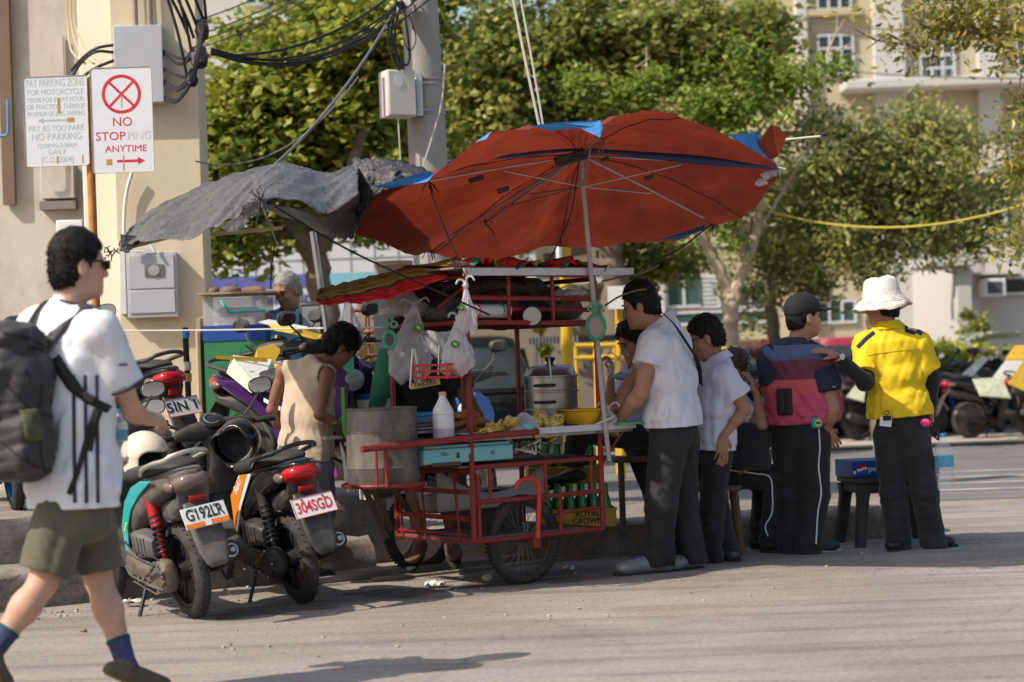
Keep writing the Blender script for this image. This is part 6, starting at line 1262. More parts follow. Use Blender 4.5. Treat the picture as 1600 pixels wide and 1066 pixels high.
    P('handlebar', BLKP, lambda g: g.loft([(V3(.90, .27, .965), V3(.022, 0, 0), V3(0, 0, .022), 2.4), (V3(.91, .20, .97), V3(.040, 0, 0), V3(0, 0, .040), 2.6), (V3(.935, .10, .965), V3(.062, 0, 0), V3(0, 0, .055), 2.8), (V3(.945, 0, .965), V3(.080, 0, 0), V3(0, 0, .065), 2.8), (V3(.935, -.10, .965), V3(.062, 0, 0), V3(0, 0, .055), 2.8), (V3(.91, -.20, .97), V3(.040, 0, 0), V3(0, 0, .040), 2.6), (V3(.90, -.27, .965), V3(.022, 0, 0), V3(0, 0, .022), 2.4)], 18), subsurf=1)
    P('steering_cover', BLKP, lambda g: g.loft([(V3(.93, 0, .95), V3(0, .085, 0), V3(.06, 0, 0), 3), (V3(.905, 0, .86), V3(0, .065, 0), V3(.045, 0, 0), 3), (V3(.90, 0, .76), V3(0, .075, 0), V3(.05, 0, 0), 3), (V3(.91, 0, .6), V3(0, .13, 0), V3(.04, 0, 0), 3)], 14))
    n_ = unit(V3(-.55, 0, .83)); c = V3(.905, 0, 1.02); ds = P('dashboard', BLKG, lambda g: g.lathe([(.07, -.02), (.072, .006), (.062, .012), (0, .008)], c, n_, 28)); P('dial', mat('gauge_face', (.16, .16, .165), .3), lambda g: (g.torus(c+n_*.012, n_, .045, .005, 30, 6, .6, 5.4), g.box(c+n_*.011+V3(.01, -.02, .0), (.02, .05, .004), np.array(Matrix.Rotation(R(-34), 3, 'Y')))), ds)
    for e in (1, -1):
        P('grip', M_SOLE, lambda g: g.tube([V3(.895, e*.265, .965), V3(.88, e*.31, .965), V3(.868, e*.375, .96)], [.017, .019, .019], 10)); P('lever', ENGD, lambda g: g.tube([V3(.93, e*.24, .96), V3(.945, e*.30, .955), V3(.93, e*.385, .95)], .007, 6))
        m0 = V3(.92, e*.20, 1.0); c = V3(.90, e*.335, 1.165); ms = P('mirror', BLKP, lambda g: (g.tube(crop_arc([m0, m0+V3(.01, e*.06, .05), c-V3(0, e*.03, .05), c-V3(-.01, 0, .02)], 5), .0065, 6), g.loft([(c+V3(.03, 0, 0), V3(0, .05, 0), V3(0, 0, .03), 2.4), (c+V3(.012, 0, 0), V3(0, .072, 0), V3(0, 0, .046), 2.5), (c, V3(0, .074, 0), V3(0, 0, .048), 2.5)], 18)))
        P('mirror_glass', CHR, lambda g: g.loft([(c+V3(-.001, 0, 0), V3(0, .068, 0), V3(.0, 0, .043), 2.5), (c-V3(.003, 0, 0), V3(0, .066, 0), V3(0, 0, .041), 2.5)], 18), ms)
    for e in (1, -1): P('brake_cable', M_SOLE, lambda g: g.tube(crop_arc([V3(.93, e*.22, .965), V3(1.0, e*.24, 1.02), V3(1.06, e*.12, .97), V3(1.03, e*.04, .86)], 5), .005, 5))
    P('seam', BLKG, lambda g: [g.tube([V3(-.24, e*.105, .80), V3(0, e*.132, .775), V3(.22, e*.137, .725), V3(.42, e*.125, .60)], .004, 5) for e in (1, -1)] and None)
    return rt
def place(o, x, y, z, head, lean=-7, steer=0): o.location = (x, y, z); o.rotation_euler = (R(lean), 0, R(head)); return o
TEAL = mat('teal_paint', (.012, .36, .36), .3, var=.06, coat=.5, dirt=.12); ORNG = mat('orange_decal', (.75, .21, .015), .4, var=.05); WHT = mat('white_decal', (.68, .68, .70), .4); PURP = mat('purple_metallic', (.11, .035, .20), .25, .5, var=.08, coat=.6)
def d_teal(P, rt): P('sticker', mat('lime_sticker', (.55, .62, .05), .5), lambda g: (g.box(V3(.405, .146, .50), (.06, .003, .01), np.array(Matrix.Rotation(R(45), 3, 'Y'))), g.box(V3(.39, .146, .51), (.05, .003, .01), np.array(Matrix.Rotation(R(45), 3, 'Y')))))
def d_beat(P, rt):
    dp = P('decal_panel', ORNG, lambda g: g.prism([V3(x, .1385, z) for x, z in ((.455, .42), (.43, .62), (.24, .745), (.12, .755), (.30, .60))], V3(0, .006, 0)))
    P('white_stripe', WHT, lambda g: g.prism([V3(x, .1385, z) for x, z in ((.11, .755), (.05, .76), (.30, .56), (.44, .40), (.452, .41), (.31, .585))], V3(0, .006, 0)))
    P('lettering', WHT, lambda g: g.text('BeAT', V3(.28, .1455, .685), unit(V3(-1, 0, .62)), unit(V3(.62, 0, 1)), .045, bold=.03), dp)
s1 = scooter('dusty grey scooter with teal side panel and plate G192LR', GREYP, TEAL, tail=LENSC, rail=mat('cast_alu', (.50, .46, .41), .4, .7, var=.1, dirt=.2), plate=('G192LR', PLK, True, .012), grey=GREYP, decal=d_teal, shockred=True)
p = gnd(302, 974); place(s1, p[0]-.02, p[1]+.2, 0, 121, -9)
s2 = scooter('black scooter with orange decal and red plate 304SGD', BLKG, None, tail=LENSR, rail=BLKG, eng=ENGD, plate=('304SGD', PLR, False, -.004), decal=d_beat)
p = gnd(474, 951); place(s2, p[0]-.02, p[1]+.2, 0, 119, -9)
# ------------------------------------------------------------------ the people
def shift(J, dz): return {k: v+UP*dz for k, v in J.items()}
# 1 walker with backpack, foreground left
J = joints(7.85, hd=(122, 415), nk=(104, 478), pv=(116, 800, -.02), sl=(58, 512, .10), sr=(158, 518, -.10), el=(60, 640, .22), er=(207, 642, .02), wl=(150, 705, .34), wr=(229, 656, .30),
           hl=(138, 812, .09), hr=(96, 812, -.09), kl=(154, 905, .12), kr=(66, 912, -.12), al=(198, 1040, .05), ar=(-14, 1022, -.22), tl=(262, 1068, .16), tr=(8, 1088, -.12))
o = dict(loose=1.0, tf=(.80, .60, 0), hf=(.88, .47, -.04), b=.93, hs=1.06, h=.007, hands={'l': dict(d=(.5, .3, -.55), n=(.7, .3, .3), c=.8, ts=-1), 'r': dict(d=(.55, .8, 0), n=(-.5, .4, -.6), c=.9)}, gz=0)
P1 = body('person walking in white sports shirt and olive shorts with a big backpack', J, o, SK_L)
hair(P1, J, o, M_HAIR, th=.005, top=.014, nape=-.065, n=2600, ln=.015, amp=.003, side=.004, down=.7)
SHW = mat('white_sports_mesh', (.70, .70, .73), .8, var=.05, vs=12, bump=.14, bs=300); DKN = mat('dark_navy_trim', (.045, .04, .06), .8)
sh = shirt(P1, J, o, SHW, off=.020, hem=.02, sl=(.48, .68), seed=11, fold=.011, hemw=1.0, sleeve=1.62)
sd = unit(J['sr']-J['sl']); ax = J['pv']-J['nk']; tfv = unit(o['tf'])
def tor(t, q, r=1.0, w=(.182, .142)):   # point on the torso surface: t along the spine, q angle from back towards the right side
    p = lerp(J['pv'], J['nk'], t); return p+(sd*math.sin(q)*w[0]-tfv*math.cos(q)*w[1])*r
for k_ in range(3):
    ribbon(sh, [at(117+18*k_+(t-.0)*-2, 786-200*t, 7.55) for t in np.linspace(0, 1, 8)], .013, DKN, 'side_stripe', sh)
a_ = J['er']-J['sr']; cc = J['sr']+a_*.665; g = MB(); g.torus(cc, a_, .089, .008, 32, 6); g.build('cuff_trim', DKN, sh)
g = MB(); g.torus(J['nk']+np.array([.01, 0, .012]), J['hd']-J['nk'], .066, .009, 28, 6); g.build('collar_trim', DKN, sh)
g = MB(); c = J['sr']+a_*.42+unit(np.array([.55, -.83, 0]))*.088; g.box(c, (.035, .004, .010), M3(.6)); g.build('chest_print', mat('violet_print', (.16, .10, .30), .6), sh)
legwear(P1, J, o, mat('olive_twill', (.105, .098, .062), .85, var=.12, vs=10, bump=.15, bs=300, sheen=.1), r=(.112, .108, 0), name='shorts', knee=.80, fold=.011, top=.12, waist=(.166, .13))
SCK = mat('navy_knit_sock', (.05, .06, .13), .95, var=.5, vs=60, bump=.4, bs=200); SHO = mat('olive_suede', (.10, .08, .05), .8, var=.25, vs=18, bump=.2, bs=150)
for q in ('l', 'r'):
    A, K_, T_ = J['a'+q], J['k'+q], J['t'+q]; d = unit(K_-A); g = MB(); g.tube([A-d*.03, A+d*.02, A+d*.06, A+d*.105], [.047, .042, .043, .047], 20); so_ = g.build('sock', SCK, P1); g = MB(); g.tube([A+d*.10, A+d*.115], [.049, .049], 20); g.build('sock_band', mat('teal_knit', (.02, .07, .09), .95), so_)
    shoe(P1, A, T_, SHO, mat('mustard_sole', (.22, .17, .06), .7, var=.2), gz=J['t'+q][2]-.03, flat=False, high=.05)
# sunglasses
Pq = o['_P']; g = MB(); SG = mat('black_frame', (.012, .012, .012), .3)
for e in (1, -1): g.tube([Pq(-.0, e*.086, .012), Pq(.06, e*.086, .014), Pq(.10, e*.072, .012)], .0045, 6); g.box(Pq(.102, e*.034, .003), (.008, .052, .034), np.stack(head_axes(o['hf']), 1))
tag(g.build('sunglasses', SG), 'black sunglasses worn by the walker with the backpack', 'sunglasses')
# backpack
PKM = mat('charcoal_ripstop', (.036, .033, .035), .62, var=.22, vs=8, bump=.4, bs=20, sheen=.1); STR = mat('black_webbing', (.018, .017, .018), .7)
bk = -tfv; back0 = lerp(J['pv'], J['nk'], .55)+bk*.135; up_ = unit(J['nk']-J['pv']); Mk = np.stack([sd, np.cross(up_, sd), up_], 1)
s = SDF(back0-.55, back0+.55, .009); c = back0+bk*.13
s.econe(c-up_*.24+bk*.005, c+up_*.10, .155, .13, .165, .145, sd, k=.03, e=3); s.econe(c+up_*.08, c+up_*.235, .165, .140, .125, .105, sd, k=.04, e=2.6)
s.ell(c+up_*.25+bk*.0, (.13, .11, .05), Mk, k=.03, e=2.5); s.ell(c-up_*.10+bk*.13, (.115, .05, .15), Mk, k=.02, e=3)
s.ell(c-up_*.16+sd*.15, (.05, .09, .12), Mk, k=.02, e=2.6)
s.noise(.011, 15, 4, ridge=True, an=(1, 1, .8)); s.noise(.006, 36, 6, ridge=True, an=(.6, .6, 1.3))
BP = tag(s.build('backpack', PKM), 'large charcoal hiking backpack on the walker, with a small bottle in its side pocket', 'backpack')
g = MB(); rng = np.random.default_rng(1)
for t in (.22, .17): q = np.linspace(0, 2*math.pi, 30, endpoint=False); g.tube([c+up_*(t+.012*math.sin(3*x))+(sd*math.cos(x)*.150+bk*math.sin(x)*.130) for x in q], .007, 6, closed=True)
for (a1, b1) in (((.165, .02, .10), (.172, .05, -.04)), ((.172, .05, -.04), (.15, .10, -.15)), ((.12, .135, .12), (.09, .17, -.06))): g.tube([c+sd*a1[0]+bk*a1[1]+up_*a1[2], c+sd*b1[0]+bk*b1[1]+up_*b1[2]], .006, 5)
g.build('compression_cord', STR, BP)
for pts in ([(4, 520), (50, 530), (90, 560), (112, 600)], [(8, 600), (50, 640), (92, 650), (120, 640)], [(66, 600), (60, 660), (66, 720), (76, 748)], [(0, 690), (40, 720), (76, 735), (110, 726)]): g = MB(); g.tube(snap(BP, crop_arc([at(*p, 7.3) for p in pts], 8), .001), .0045, 5); g.build('seam', STR, BP)
g = MB(); g.grid(np.array([snap(BP, crop_arc([at(x+dx, y, 7.3) for x, y in ((36, 640), (42, 665), (46, 690))], 4), .012) for dx in (-6, 0, 8, 16, 24)])); g.build('side_pocket', mat('olive_mesh', (.07, .072, .035), .7, var=.3, vs=40), BP, solid=.004)
def strap(pts, w, m, par, nm='strap', th=.008):
    P = crop_arc(pts, 7); rows = []
    for i, p in enumerate(P):
        t = unit(P[min(i+1, len(P)-1)]-P[max(i-1, 0)]); out = unit(p-lerp(J['pv'], J['nk'], .6)-up_*np.dot(p-lerp(J['pv'], J['nk'], .6), up_)+up_*.25); s_ = unit(np.cross(t, out)); rows.append([p-s_*w/2, p+s_*w/2])
    g = MB(); g.grid(np.array(rows)); return g.build(nm, m, par, solid=th)
rs = J['sr']
strap([c+up_*.19+sd*.07-bk*.10, rs-sd*.075+up_*.075-tfv*.05, rs-sd*.06+up_*.082+tfv*.03, rs-sd*.05+up_*.02+tfv*.11, rs-sd*.03-up_*.10+tfv*.14], .065, PKM, BP, 'shoulder_strap', .014)
ls_ = J['sl']; strap([c+up_*.19-sd*.07-bk*.10, ls_+sd*.075+up_*.075-tfv*.05, ls_+sd*.06+up_*.08+tfv*.03, ls_+sd*.05+tfv*.12], .065, PKM, BP, 'shoulder_strap', .014)
ribbon(sh, [at(86, 560, 7.55), at(112, 600, 7.5), at(135, 622, 7.55), at(170, 640, 7.65)], .05, STR, 'side_strap', BP, .008, .008)
ribbon(sh, [at(150, 640, 7.5), at(135, 690, 7.5), at(122, 735, 7.55), at(108, 772, 7.6)], .022, STR, 'strap_tail', BP, .008, .004)
ribbon(sh, [at(158, 632, 7.5), at(146, 672, 7.5), at(140, 705, 7.55)], .022, STR, 'strap_tail', BP, .010, .004)
g = MB(); g.box(snap(sh, [at(138, 622, 7.5)], .012)[0], (.05, .02, .03), M3(0, 0, .5)); g.build('buckle', STR, BP, bevel=.004)
pk = c+sd*.165+bk*.045-up_*.06; g = MB(); g.tube([pk-up_*.05, pk+up_*.06], .032, 16); bt = tag(g.build('pocket_bottle', mat('olive_pouch', (.07, .07, .035), .7, var=.2), origin=None), 'small olive bottle with black lid in the side pocket of the backpack', 'bottle'); g = MB(); g.tube([pk+up_*.06, pk+up_*.10], [.026, .024], 16); g.build('lid', M_SOLE, bt)
# water bottle
PET = mat('clear_pet', (.80, .84, .86), .08, var=0, alpha=.22, spec=.9); LBL = mat('blue_label', (.10, .36, .52), .4, var=.35, vs=25); WAT = mat('water_label_dark', (.05, .05, .07), .5)
def bottle(name, label, c, h, r, ax=UP, band=True):
    ax = unit(ax); g = MB(); g.lathe([(r*.6, 0), (r*.95, .01*h), (r, .06*h), (r*.93, .12*h), (r, .2*h), (r*.93, .28*h), (r, .36*h), (r, .62*h), (r*.92, .72*h), (r*.55, .85*h), (r*.36, .90*h), (r*.36, .95*h)], c, ax, 20); o_ = tag(g.build(name, PET), label, 'bottle')
    g = MB(); g.lathe([(r*1.01, .40*h), (r*1.01, .60*h)], c, ax, 20); g.build('label_band', LBL, o_); g = MB(); g.lathe([(r*.42, .94*h), (r*.42, 1.0*h), (0, 1.0*h)], c, ax, 14); g.build('cap', mat('blue_cap', (.04, .2, .5), .4), o_); return o_
bottle('water_bottle', 'water bottle with blue label held by the backpack walker', at(187, 722, 8.22), .22, .036, (0, .1, 1))
# 2 boy in tank top
J = joints(12.0, hd=(531, 543, .08), nk=(487, 566, .0), pv=(477, 725, -.02), sl=(443, 580, .02), sr=(511, 586, -.12), el=(425, 640, .05), er=(499, 648, -.25), wl=(449, 690, .2), wr=(549, 676, -.12),
           hl=(455, 730, .02), hr=(499, 730, -.05), kl=(457, 815, .06), kr=(499, 815, .0), al=(455, 893, .02), ar=(495, 896, -.05), tl=(479, 898, .12), tr=(521, 902, .05))
o = dict(loose=1.04, armhole=[(J['sr']+np.array([.02, -.03, -.015]), .072), (J['sl']+np.array([-.03, .0, -.01]), .068)], tf=(.72, .69, 0), hf=(.80, .30, -.62), hu=(.5, .2, .8), b=.76, hs=1.02, h=.007, hands={'r': dict(d=(.95, .1, .05), n=(0, .2, -1), c=.35)}, gz=0)
P2 = body('boy in beige tank top and grey shorts, head bowed beside the cart', J, o, SK_D)
hair(P2, J, o, M_HAIR, th=.012, top=.016, nape=-.07, n=1600, ln=.020, amp=.004, fringe=.02, down=.7)
tank = mat('beige_jersey', (.53, .40, .295), .85, var=.05, vs=10, bump=.1, bs=350)
tb = shirt(P2, J, o, tank, off=.020, hem=.03, sl=(0, 0), seed=27, fold=.006, hemw=1.08, name='tank_top', neckr=.082, neckdrop=.05)
legwear(P2, J, o, mat('blue_grey_cotton', (.13, .14, .18), .85, var=.15, bump=.15, bs=250), r=(.118, .122, 0), name='shorts', knee=.92, fold=.010, top=.1, waist=(.18, .14))
for q in 'lr': shoe(P2, J['a'+q], J['t'+q], M_SHOEB, M_SOLE, gz=J['a'+q][2]-.06 if False else 0)
# 3 old man behind
J = joints(15.0, hd=(449, 453), nk=(455, 487, .05), pv=(455, 590, .08), sl=(487, 507, .02), sr=(425, 505, .05), el=(495, 560, -.02), er=(415, 560, -.05), wl=(470, 590, -.2), wr=(430, 590, -.2), hl=(472, 600, .08), hr=(440, 600, .08), kl=(472, 660, .04), kr=(440, 660, .04), al=(472, 705, .08), ar=(440, 705, .08), tl=(470, 712, -.08), tr=(438, 712, -.08))
o = dict(tf=(-.1, -1, 0), hf=(-.55, -.75, -.42), b=.95, hs=1.12, h=.009, gz=.47)
P3 = body('old man with cropped grey hair in light blue shirt behind the acrylic stall case', J, o, SK_T)
hair(P3, J, o, M_HAIRG, th=.003, top=.002, nape=-.05, n=1500, ln=.012, amp=.003, side=.015)
shirt(P3, J, o, mat('sky_blue_jersey', (.20, .46, .58), .85, var=.06, bump=.1, bs=300), off=.025, hem=-.05, sl=(.6, .6), seed=31, fold=.010)
legwear(P3, J, o, M_BLKCLOTH)
for q in 'lr': shoe(P3, J['a'+q], J['t'+q], M_SHOEB, M_SOLE, gz=.47)
# 4 vendor, seated behind the cart
J = joints(12.6, hd=(640, 520, .0), nk=(656, 562, .02), pv=(668, 705, .1), sl=(712, 590, .0), sr=(606, 592, .0), el=(745, 650, -.10), er=(603, 650, -.12), wl=(700, 655, -.3), wr=(650, 660, -.3), hl=(692, 712, .08), hr=(640, 712, .08), kl=(716, 725, -.36), kr=(648, 735, -.36), al=(704, 845, -.30), ar=(654, 850, -.30), tl=(712, 872, -.48), tr=(640, 876, -.48))
o = dict(tf=(-.12, -1, 0), hf=(-.25, -.82, -.52), b=1.02, h=.009, gz=.2)
P4 = body('vendor in black shirt with bare brown arms seated behind the cart counter', J, o, SK_D)
hair(P4, J, o, M_HAIR, th=.02, top=.015, nape=-.09, n=900, ln=.03, amp=.007)
shirt(P4, J, o, M_BLKCLOTH, off=.02, hem=0, sl=(.30, .30), seed=41, fold=.010); legwear(P4, J, o, M_BLKCLOTH, r=(.11, .09, 0), knee=.92, name='shorts')
for q in 'lr': shoe(P4, J['a'+q], J['t'+q], mat('brown_sandal', (.12, .06, .035), .6), M_SOLE, gz=J['t'+q][2]-.035, flat=False, high=.02)
g = MB(); g.grid(np.array([[at(x, y, 12.35) for x, y in r_] for r_ in (((592, 545), (614, 545), (628, 560)), ((582, 590), (604, 590), (616, 590)), ((575, 640), (596, 640), (600, 640)))])); g.build('apron_strap', mat('green_apron', (.035, .21, .12), .7, var=.15), P4, solid=.006)
# 5 far person with a white head wrap
J = joints(19.5, hd=(597, 497), nk=(597, 525, .03), pv=(598, 610, .05), sl=(618, 540), sr=(577, 540), el=(625, 580), er=(570, 580, -.1), wl=(610, 610, -.2), wr=(585, 610, -.2), hl=(608, 618), hr=(588, 618), kl=(610, 660), kr=(586, 660), al=(610, 708), ar=(586, 708), tl=(612, 714, -.15), tr=(584, 714, -.15))
o = dict(tf=(-.4, -.9, 0), hf=(-.75, -.6, -.3), b=.9, h=.011, eyes=0, gz=.0)
P5 = body('person in white head wrap and dark yellow sleeved top far behind the cart', J, o, SK_D)
c = J['hd']; f, l, u = head_axes(o['hf']); M = np.stack([f, l, u], 1); s = SDF(c-.22, c+.22, .008); s.ell(c+u*.045-f*.02, (.125, .105, .10), M, k=.02); s.ell(c-f*.06-u*.05, (.07, .08, .07), M, k=.03); s.ell(c+f*.12-u*.05, (.08, .1, .09), M, k=.01, op='sub'); s.noise(.006, 40, 2, ridge=True); s.build('head_wrap', mat('white_wrap', (.68, .64, .58), .85, var=.08, bump=.2), P5)
shirt(P5, J, o, mat('dark_yellow_top', (.40, .30, .03), .85, var=.5, vs=9), off=.02, hem=0, sl=(.7, .7), seed=51); legwear(P5, J, o, M_BLKCLOTH)
# 6 man in white polo
J = joints(11.95, hd=(1001, 478, .0), nk=(1038, 506, .0), pv=(1052, 668, .02), sl=(1022, 536, -.13), sr=(1042, 532, .20), el=(1001, 615, -.20), er=(985, 600, .10), wl=(972, 651, -.10), wr=(968, 640, .06),
           hl=(1046, 690, -.07), hr=(1062, 690, .10), kl=(1032, 785, -.10), kr=(1064, 785, .10), al=(1030, 868, -.06), ar=(1082, 866, .10), tl=(964, 886, -.14), tr=(1040, 880, .0))
o = dict(tf=(-.94, .30, 0), hf=(-.93, .20, -.24), b=1.10, hs=1.06, h=.007, fat=.004, hands={'l': dict(d=(-.55, .05, -.75), n=(.3, .75, -.3), c=.8), 'r': dict(d=(-.7, -.2, -.6), n=(0, -.6, -.6), c=.8)}, gz=0)
P6 = body('tall man in white polo shirt and charcoal slacks at the cart', J, o, SK_T)
hair(P6, J, o, M_HAIR, th=.006, top=.016, nape=-.05, n=1100, ln=.015, amp=.004, side=.008)
sh = shirt(P6, J, o, mat('white_polo', (.62, .62, .69), .85, var=.05, vs=9, bump=.10, bs=380), off=.020, hem=.015, sl=(.45, .45), seed=61, fold=.009, hemw=1.10, collar=1, sleeve=1.62, neckdrop=-.01)
a_ = J['el']-J['sl']; g = MB(); g.torus(J['sl']+a_*.42, a_, .0885, .006, 30, 6); g.build('sleeve_band', M_WHITE, sh)
legwear(P6, J, o, M_SLACK, r=(.108, .084, .074), seed=62, fold=.008, top=.10, amp2=1.2, waist=(.160, .128))
GSH = mat('grey_leather', (.17, .165, .175), .28, var=.15, vs=12, spec=.6, coat=.2)
for q in 'lr': shoe(P6, J['a'+q], J['t'+q], GSH, M_SOLE, gz=0, w=1.05)
sd = unit(J['sr']-J['sl']); tfv = unit(o['tf'])
pts = [at(1033, 488, 11.80), at(1052, 505, 11.74), at(1072, 535, 11.80), at(1090, 565, 11.95), at(1094, 600, 12.1)]; P = crop_arc(pts, 6); g = MB(); g.grid(np.array([[p+np.array([-.016, 0, .016]), p+np.array([.016, .006, -.014])] for p in P])); tag(g.build('bag_strap', STR, solid=.006), 'black shoulder strap across the back of the man in the white polo', 'strap')
# 7 seated customer facing the cart behind him
J = joints(12.75, hd=(990, 535), nk=(1000, 575, .0), pv=(1012, 672, .02), sl=(1012, 595, -.18), sr=(985, 590, .16), el=(950, 640, -.20), er=(960, 640, .1), wl=(955, 590, -.18), wr=(950, 655, -.1), hl=(1000, 680, -.08), hr=(1000, 680, .10), kl=(905, 674, -.36), kr=(990, 690, .15), al=(893, 738, -.34), ar=(1046, 838, -.1), tl=(848, 752, -.36), tr=(1018, 868, -.18))
o = dict(tf=(-.96, -.25, 0), hf=(-.85, -.4, -.35), b=.9, h=.008, hands={'l': dict(d=(.1, -.1, 1), n=(-.9, 0, 0), c=.9)}, gz=.2)
P7 = body('seated customer in lavender shirt with one black shoe up on the bottle crate', J, o, SK_T)
hair(P7, J, o, M_HAIR, th=.016, top=.014, n=500); shirt(P7, J, o, mat('lavender_cotton', (.42, .40, .56), .85, var=.06, bump=.1), off=.02, hem=-.02, sl=(.6, .6), seed=71, fold=.009); legwear(P7, J, o, M_BLKCLOTH, r=(.105, .08, .07), cut=.82)
shoe(P7, J['al'], J['tl'], M_SHOEB, M_SOLE, flat=False, high=.03); shoe(P7, J['ar'], J['tr'], M_SHOEB, M_SOLE, gz=0, high=.07)
bag('held_bag', 'clear plastic bag of blue drink held up beside the red post', at(966, 562, 12.4), .16, .12, PLBAG, 71); g = MB(); c = at(972, 588, 12.4); g.ball(c, (.055, .035, .026), 14, 8); tag(g.build('drink_bag', mat('blue_drink', (.10, .32, .55), .15, alpha=.85), ang=180), 'blue drink sagging in the bottom of the held clear bag', 'drink')
# 8 boy in white school polo
J = joints(12.4, hd=(1103, 528), nk=(1122, 562), pv=(1112, 702, .02), sl=(1132, 588, -.14), sr=(1100, 585, .14), el=(1164, 640, -.12), er=(1090, 640, .12), wl=(1130, 682, -.17), wr=(1092, 690, .1), hl=(1120, 716, -.07), hr=(1106, 716, .08), kl=(1112, 795, -.08), kr=(1120, 795, .08), al=(1112, 868, -.05), ar=(1138, 866, .08), tl=(1074, 882, -.12), tr=(1150, 868, -.05))
o = dict(tf=(-.9, .25, 0), hf=(-.95, .05, -.28), b=.88, hs=1.02, h=.007, hands={'l': dict(d=(-.1, -.1, -1), n=(-.3, .9, 0), c=.25, ts=1, th=.9, fan=.10)}, gz=0)
P8 = body('boy with glasses in white school polo, hand on his hip', J, o, SK_T)
hair(P8, J, o, M_HAIR, th=.012, top=.012, nape=-.05, n=900, ln=.016, amp=.004, side=-.005)
shirt(P8, J, o, mat('white_school_cotton', (.58, .57, .68), .85, var=.05, vs=9, bump=.10, bs=380), off=.022, hem=.0, sl=(.60, .60), seed=81, fold=.009, hemw=1.12, collar=1, sleeve=1.75, neckdrop=-.01)
legwear(P8, J, o, M_BLKCLOTH, r=(.105, .082, .074), seed=82, top=.10)
for q in 'lr': shoe(P8, J['a'+q], J['t'+q], mat('dark_grey_shoe', (.06, .06, .065), .4, var=.2), M_SOLE, gz=0)
Pq = o['_P']; g = MB()
for e in (1, -1): g.tube([Pq(.0, e*.078, .014), Pq(.06, e*.078, .012), Pq(.100, e*.064, .008)], .0022, 5); g.torus(Pq(.104, e*.036, .0), head_axes(o['hf'])[0], .022, .0022, 18, 5)
tag(g.build('glasses', SG), 'thin dark rimmed glasses worn by the boy in the white polo', 'glasses')
# 9 seated woman with hand to her face
J = joints(12.95, hd=(1148, 578), nk=(1146, 616), pv=(1140, 735, .02), sl=(1128, 640, .14), sr=(1166, 645, -.14), el=(1130, 690, .1), er=(1190, 664, -.24), wl=(1150, 720, -.05), wr=(1182, 615, -.22), hl=(1140, 742, .10), hr=(1146, 742, -.08), kl=(1195, 745, .12), kr=(1214, 748, -.14), al=(1190, 832, .16), ar=(1206, 836, -.10), tl=(1226, 848, .14), tr=(1236, 856, -.12))
o = dict(tf=(.96, -.1, 0), hf=(.92, .15, -.20), b=.86, h=.007, hands={'r': dict(d=(-.30, 0, 1), n=(-.8, .3, 0), c=.45)}, gz=.0)
P9 = body('seated person with brown hair raising a hand to the face behind the boy in white', J, o, SK_T)
hair(P9, J, o, M_HAIRB, th=.016, top=.010, n=700, ln=.03, back=.03, amp=.005)
shirt(P9, J, o, mat('pale_blue_cotton', (.48, .50, .64), .85, var=.05), off=.02, hem=-.02, sl=(.72, .5), seed=91, fold=.008)
PIPE = mat('white_piping', (.66, .66, .66), .7)
lw = legwear(P9, J, o, M_BLKCLOTH, r=(.105, .088, .082), seed=92, amp2=1.3)
g = MB(); g.tube(snap(lw, crop_arc([at(1132, 734, 12.76), at(1180, 740, 12.74), at(1203, 746, 12.70), at(1207, 775, 12.70), at(1206, 802, 12.74), at(1196, 822, 12.78), at(1200, 838, 12.76)], 6), .002), .005, 6); g.build('piping', PIPE, lw)
for q in 'lr': shoe(P9, J['a'+q], J['t'+q], M_SHOEB, M_SOLE, gz=0)
s = SDF(at(1180, 690, 12.75)-.25, at(1180, 690, 12.75)+.25, .008); s.econe(at(1172, 725, 12.72), at(1176, 668, 12.74), .13, .07, .10, .05, (1, 0, 0), k=.02, e=2.8); s.noise(.008, 20, 3, ridge=True); tag(s.build('shoulder_bag', M_BLKCLOTH), 'black shoulder bag on the lap of the seated person behind the boy', 'bag')
# 10 man in striped polo and cap
J = joints(12.75, hd=(1256, 495), nk=(1243, 537), pv=(1252, 668, .02), sl=(1206, 560, .02), sr=(1283, 566, -.08), el=(1206, 640, .05), er=(1300, 640, -.14), wl=(1240, 690, .24), wr=(1290, 672, -.08), hl=(1234, 690, .04), hr=(1268, 690, -.05), kl=(1238, 775, .05), kr=(1272, 775, -.02), al=(1236, 850, .05), ar=(1262, 854, -.04), tl=(1270, 852, .16), tr=(1310, 860, .04))
o = dict(tf=(.72, .66, 0), hf=(.93, .33, -.02), b=1.13, hs=1.08, h=.007, fat=.010, belly=1, hands={'r': dict(d=(.55, .2, -.8), n=(-.2, .9, 0), c=.4, th=.9)}, gz=0)
P10 = body('stout man in navy and red striped polo and black cap, hand on hip', J, o, SK_T)
hair(P10, J, o, M_HAIR, th=.006, top=-.004, nape=-.055, n=500, ln=.01, amp=.003, side=.01)
m = bpy.data.materials.new('striped_jersey'); m.use_nodes = True; nt_ = m.node_tree; b_ = nt_.nodes['Principled BSDF']; b_.inputs['Roughness'].default_value = .8
tc = nt_.nodes.new('ShaderNodeTexCoord'); sep = nt_.nodes.new('ShaderNodeSeparateXYZ'); nt_.links.new(tc.outputs['Object'], sep.inputs[0]); mr = nt_.nodes.new('ShaderNodeMapRange'); z0 = at(1245, 660, 12.6)[2]; z1 = at(1245, 525, 12.6)[2]; mr.inputs[1].default_value = z0; mr.inputs[2].default_value = z1; nt_.links.new(sep.outputs[2], mr.inputs[0])
rp = nt_.nodes.new('ShaderNodeValToRGB'); rp.color_ramp.interpolation = 'CONSTANT'; els = rp.color_ramp.elements; els[0].position = 0; els[0].color = (.48, .065, .13, 1); els[1].position = .33; els[1].color = (.50, .085, .085, 1)
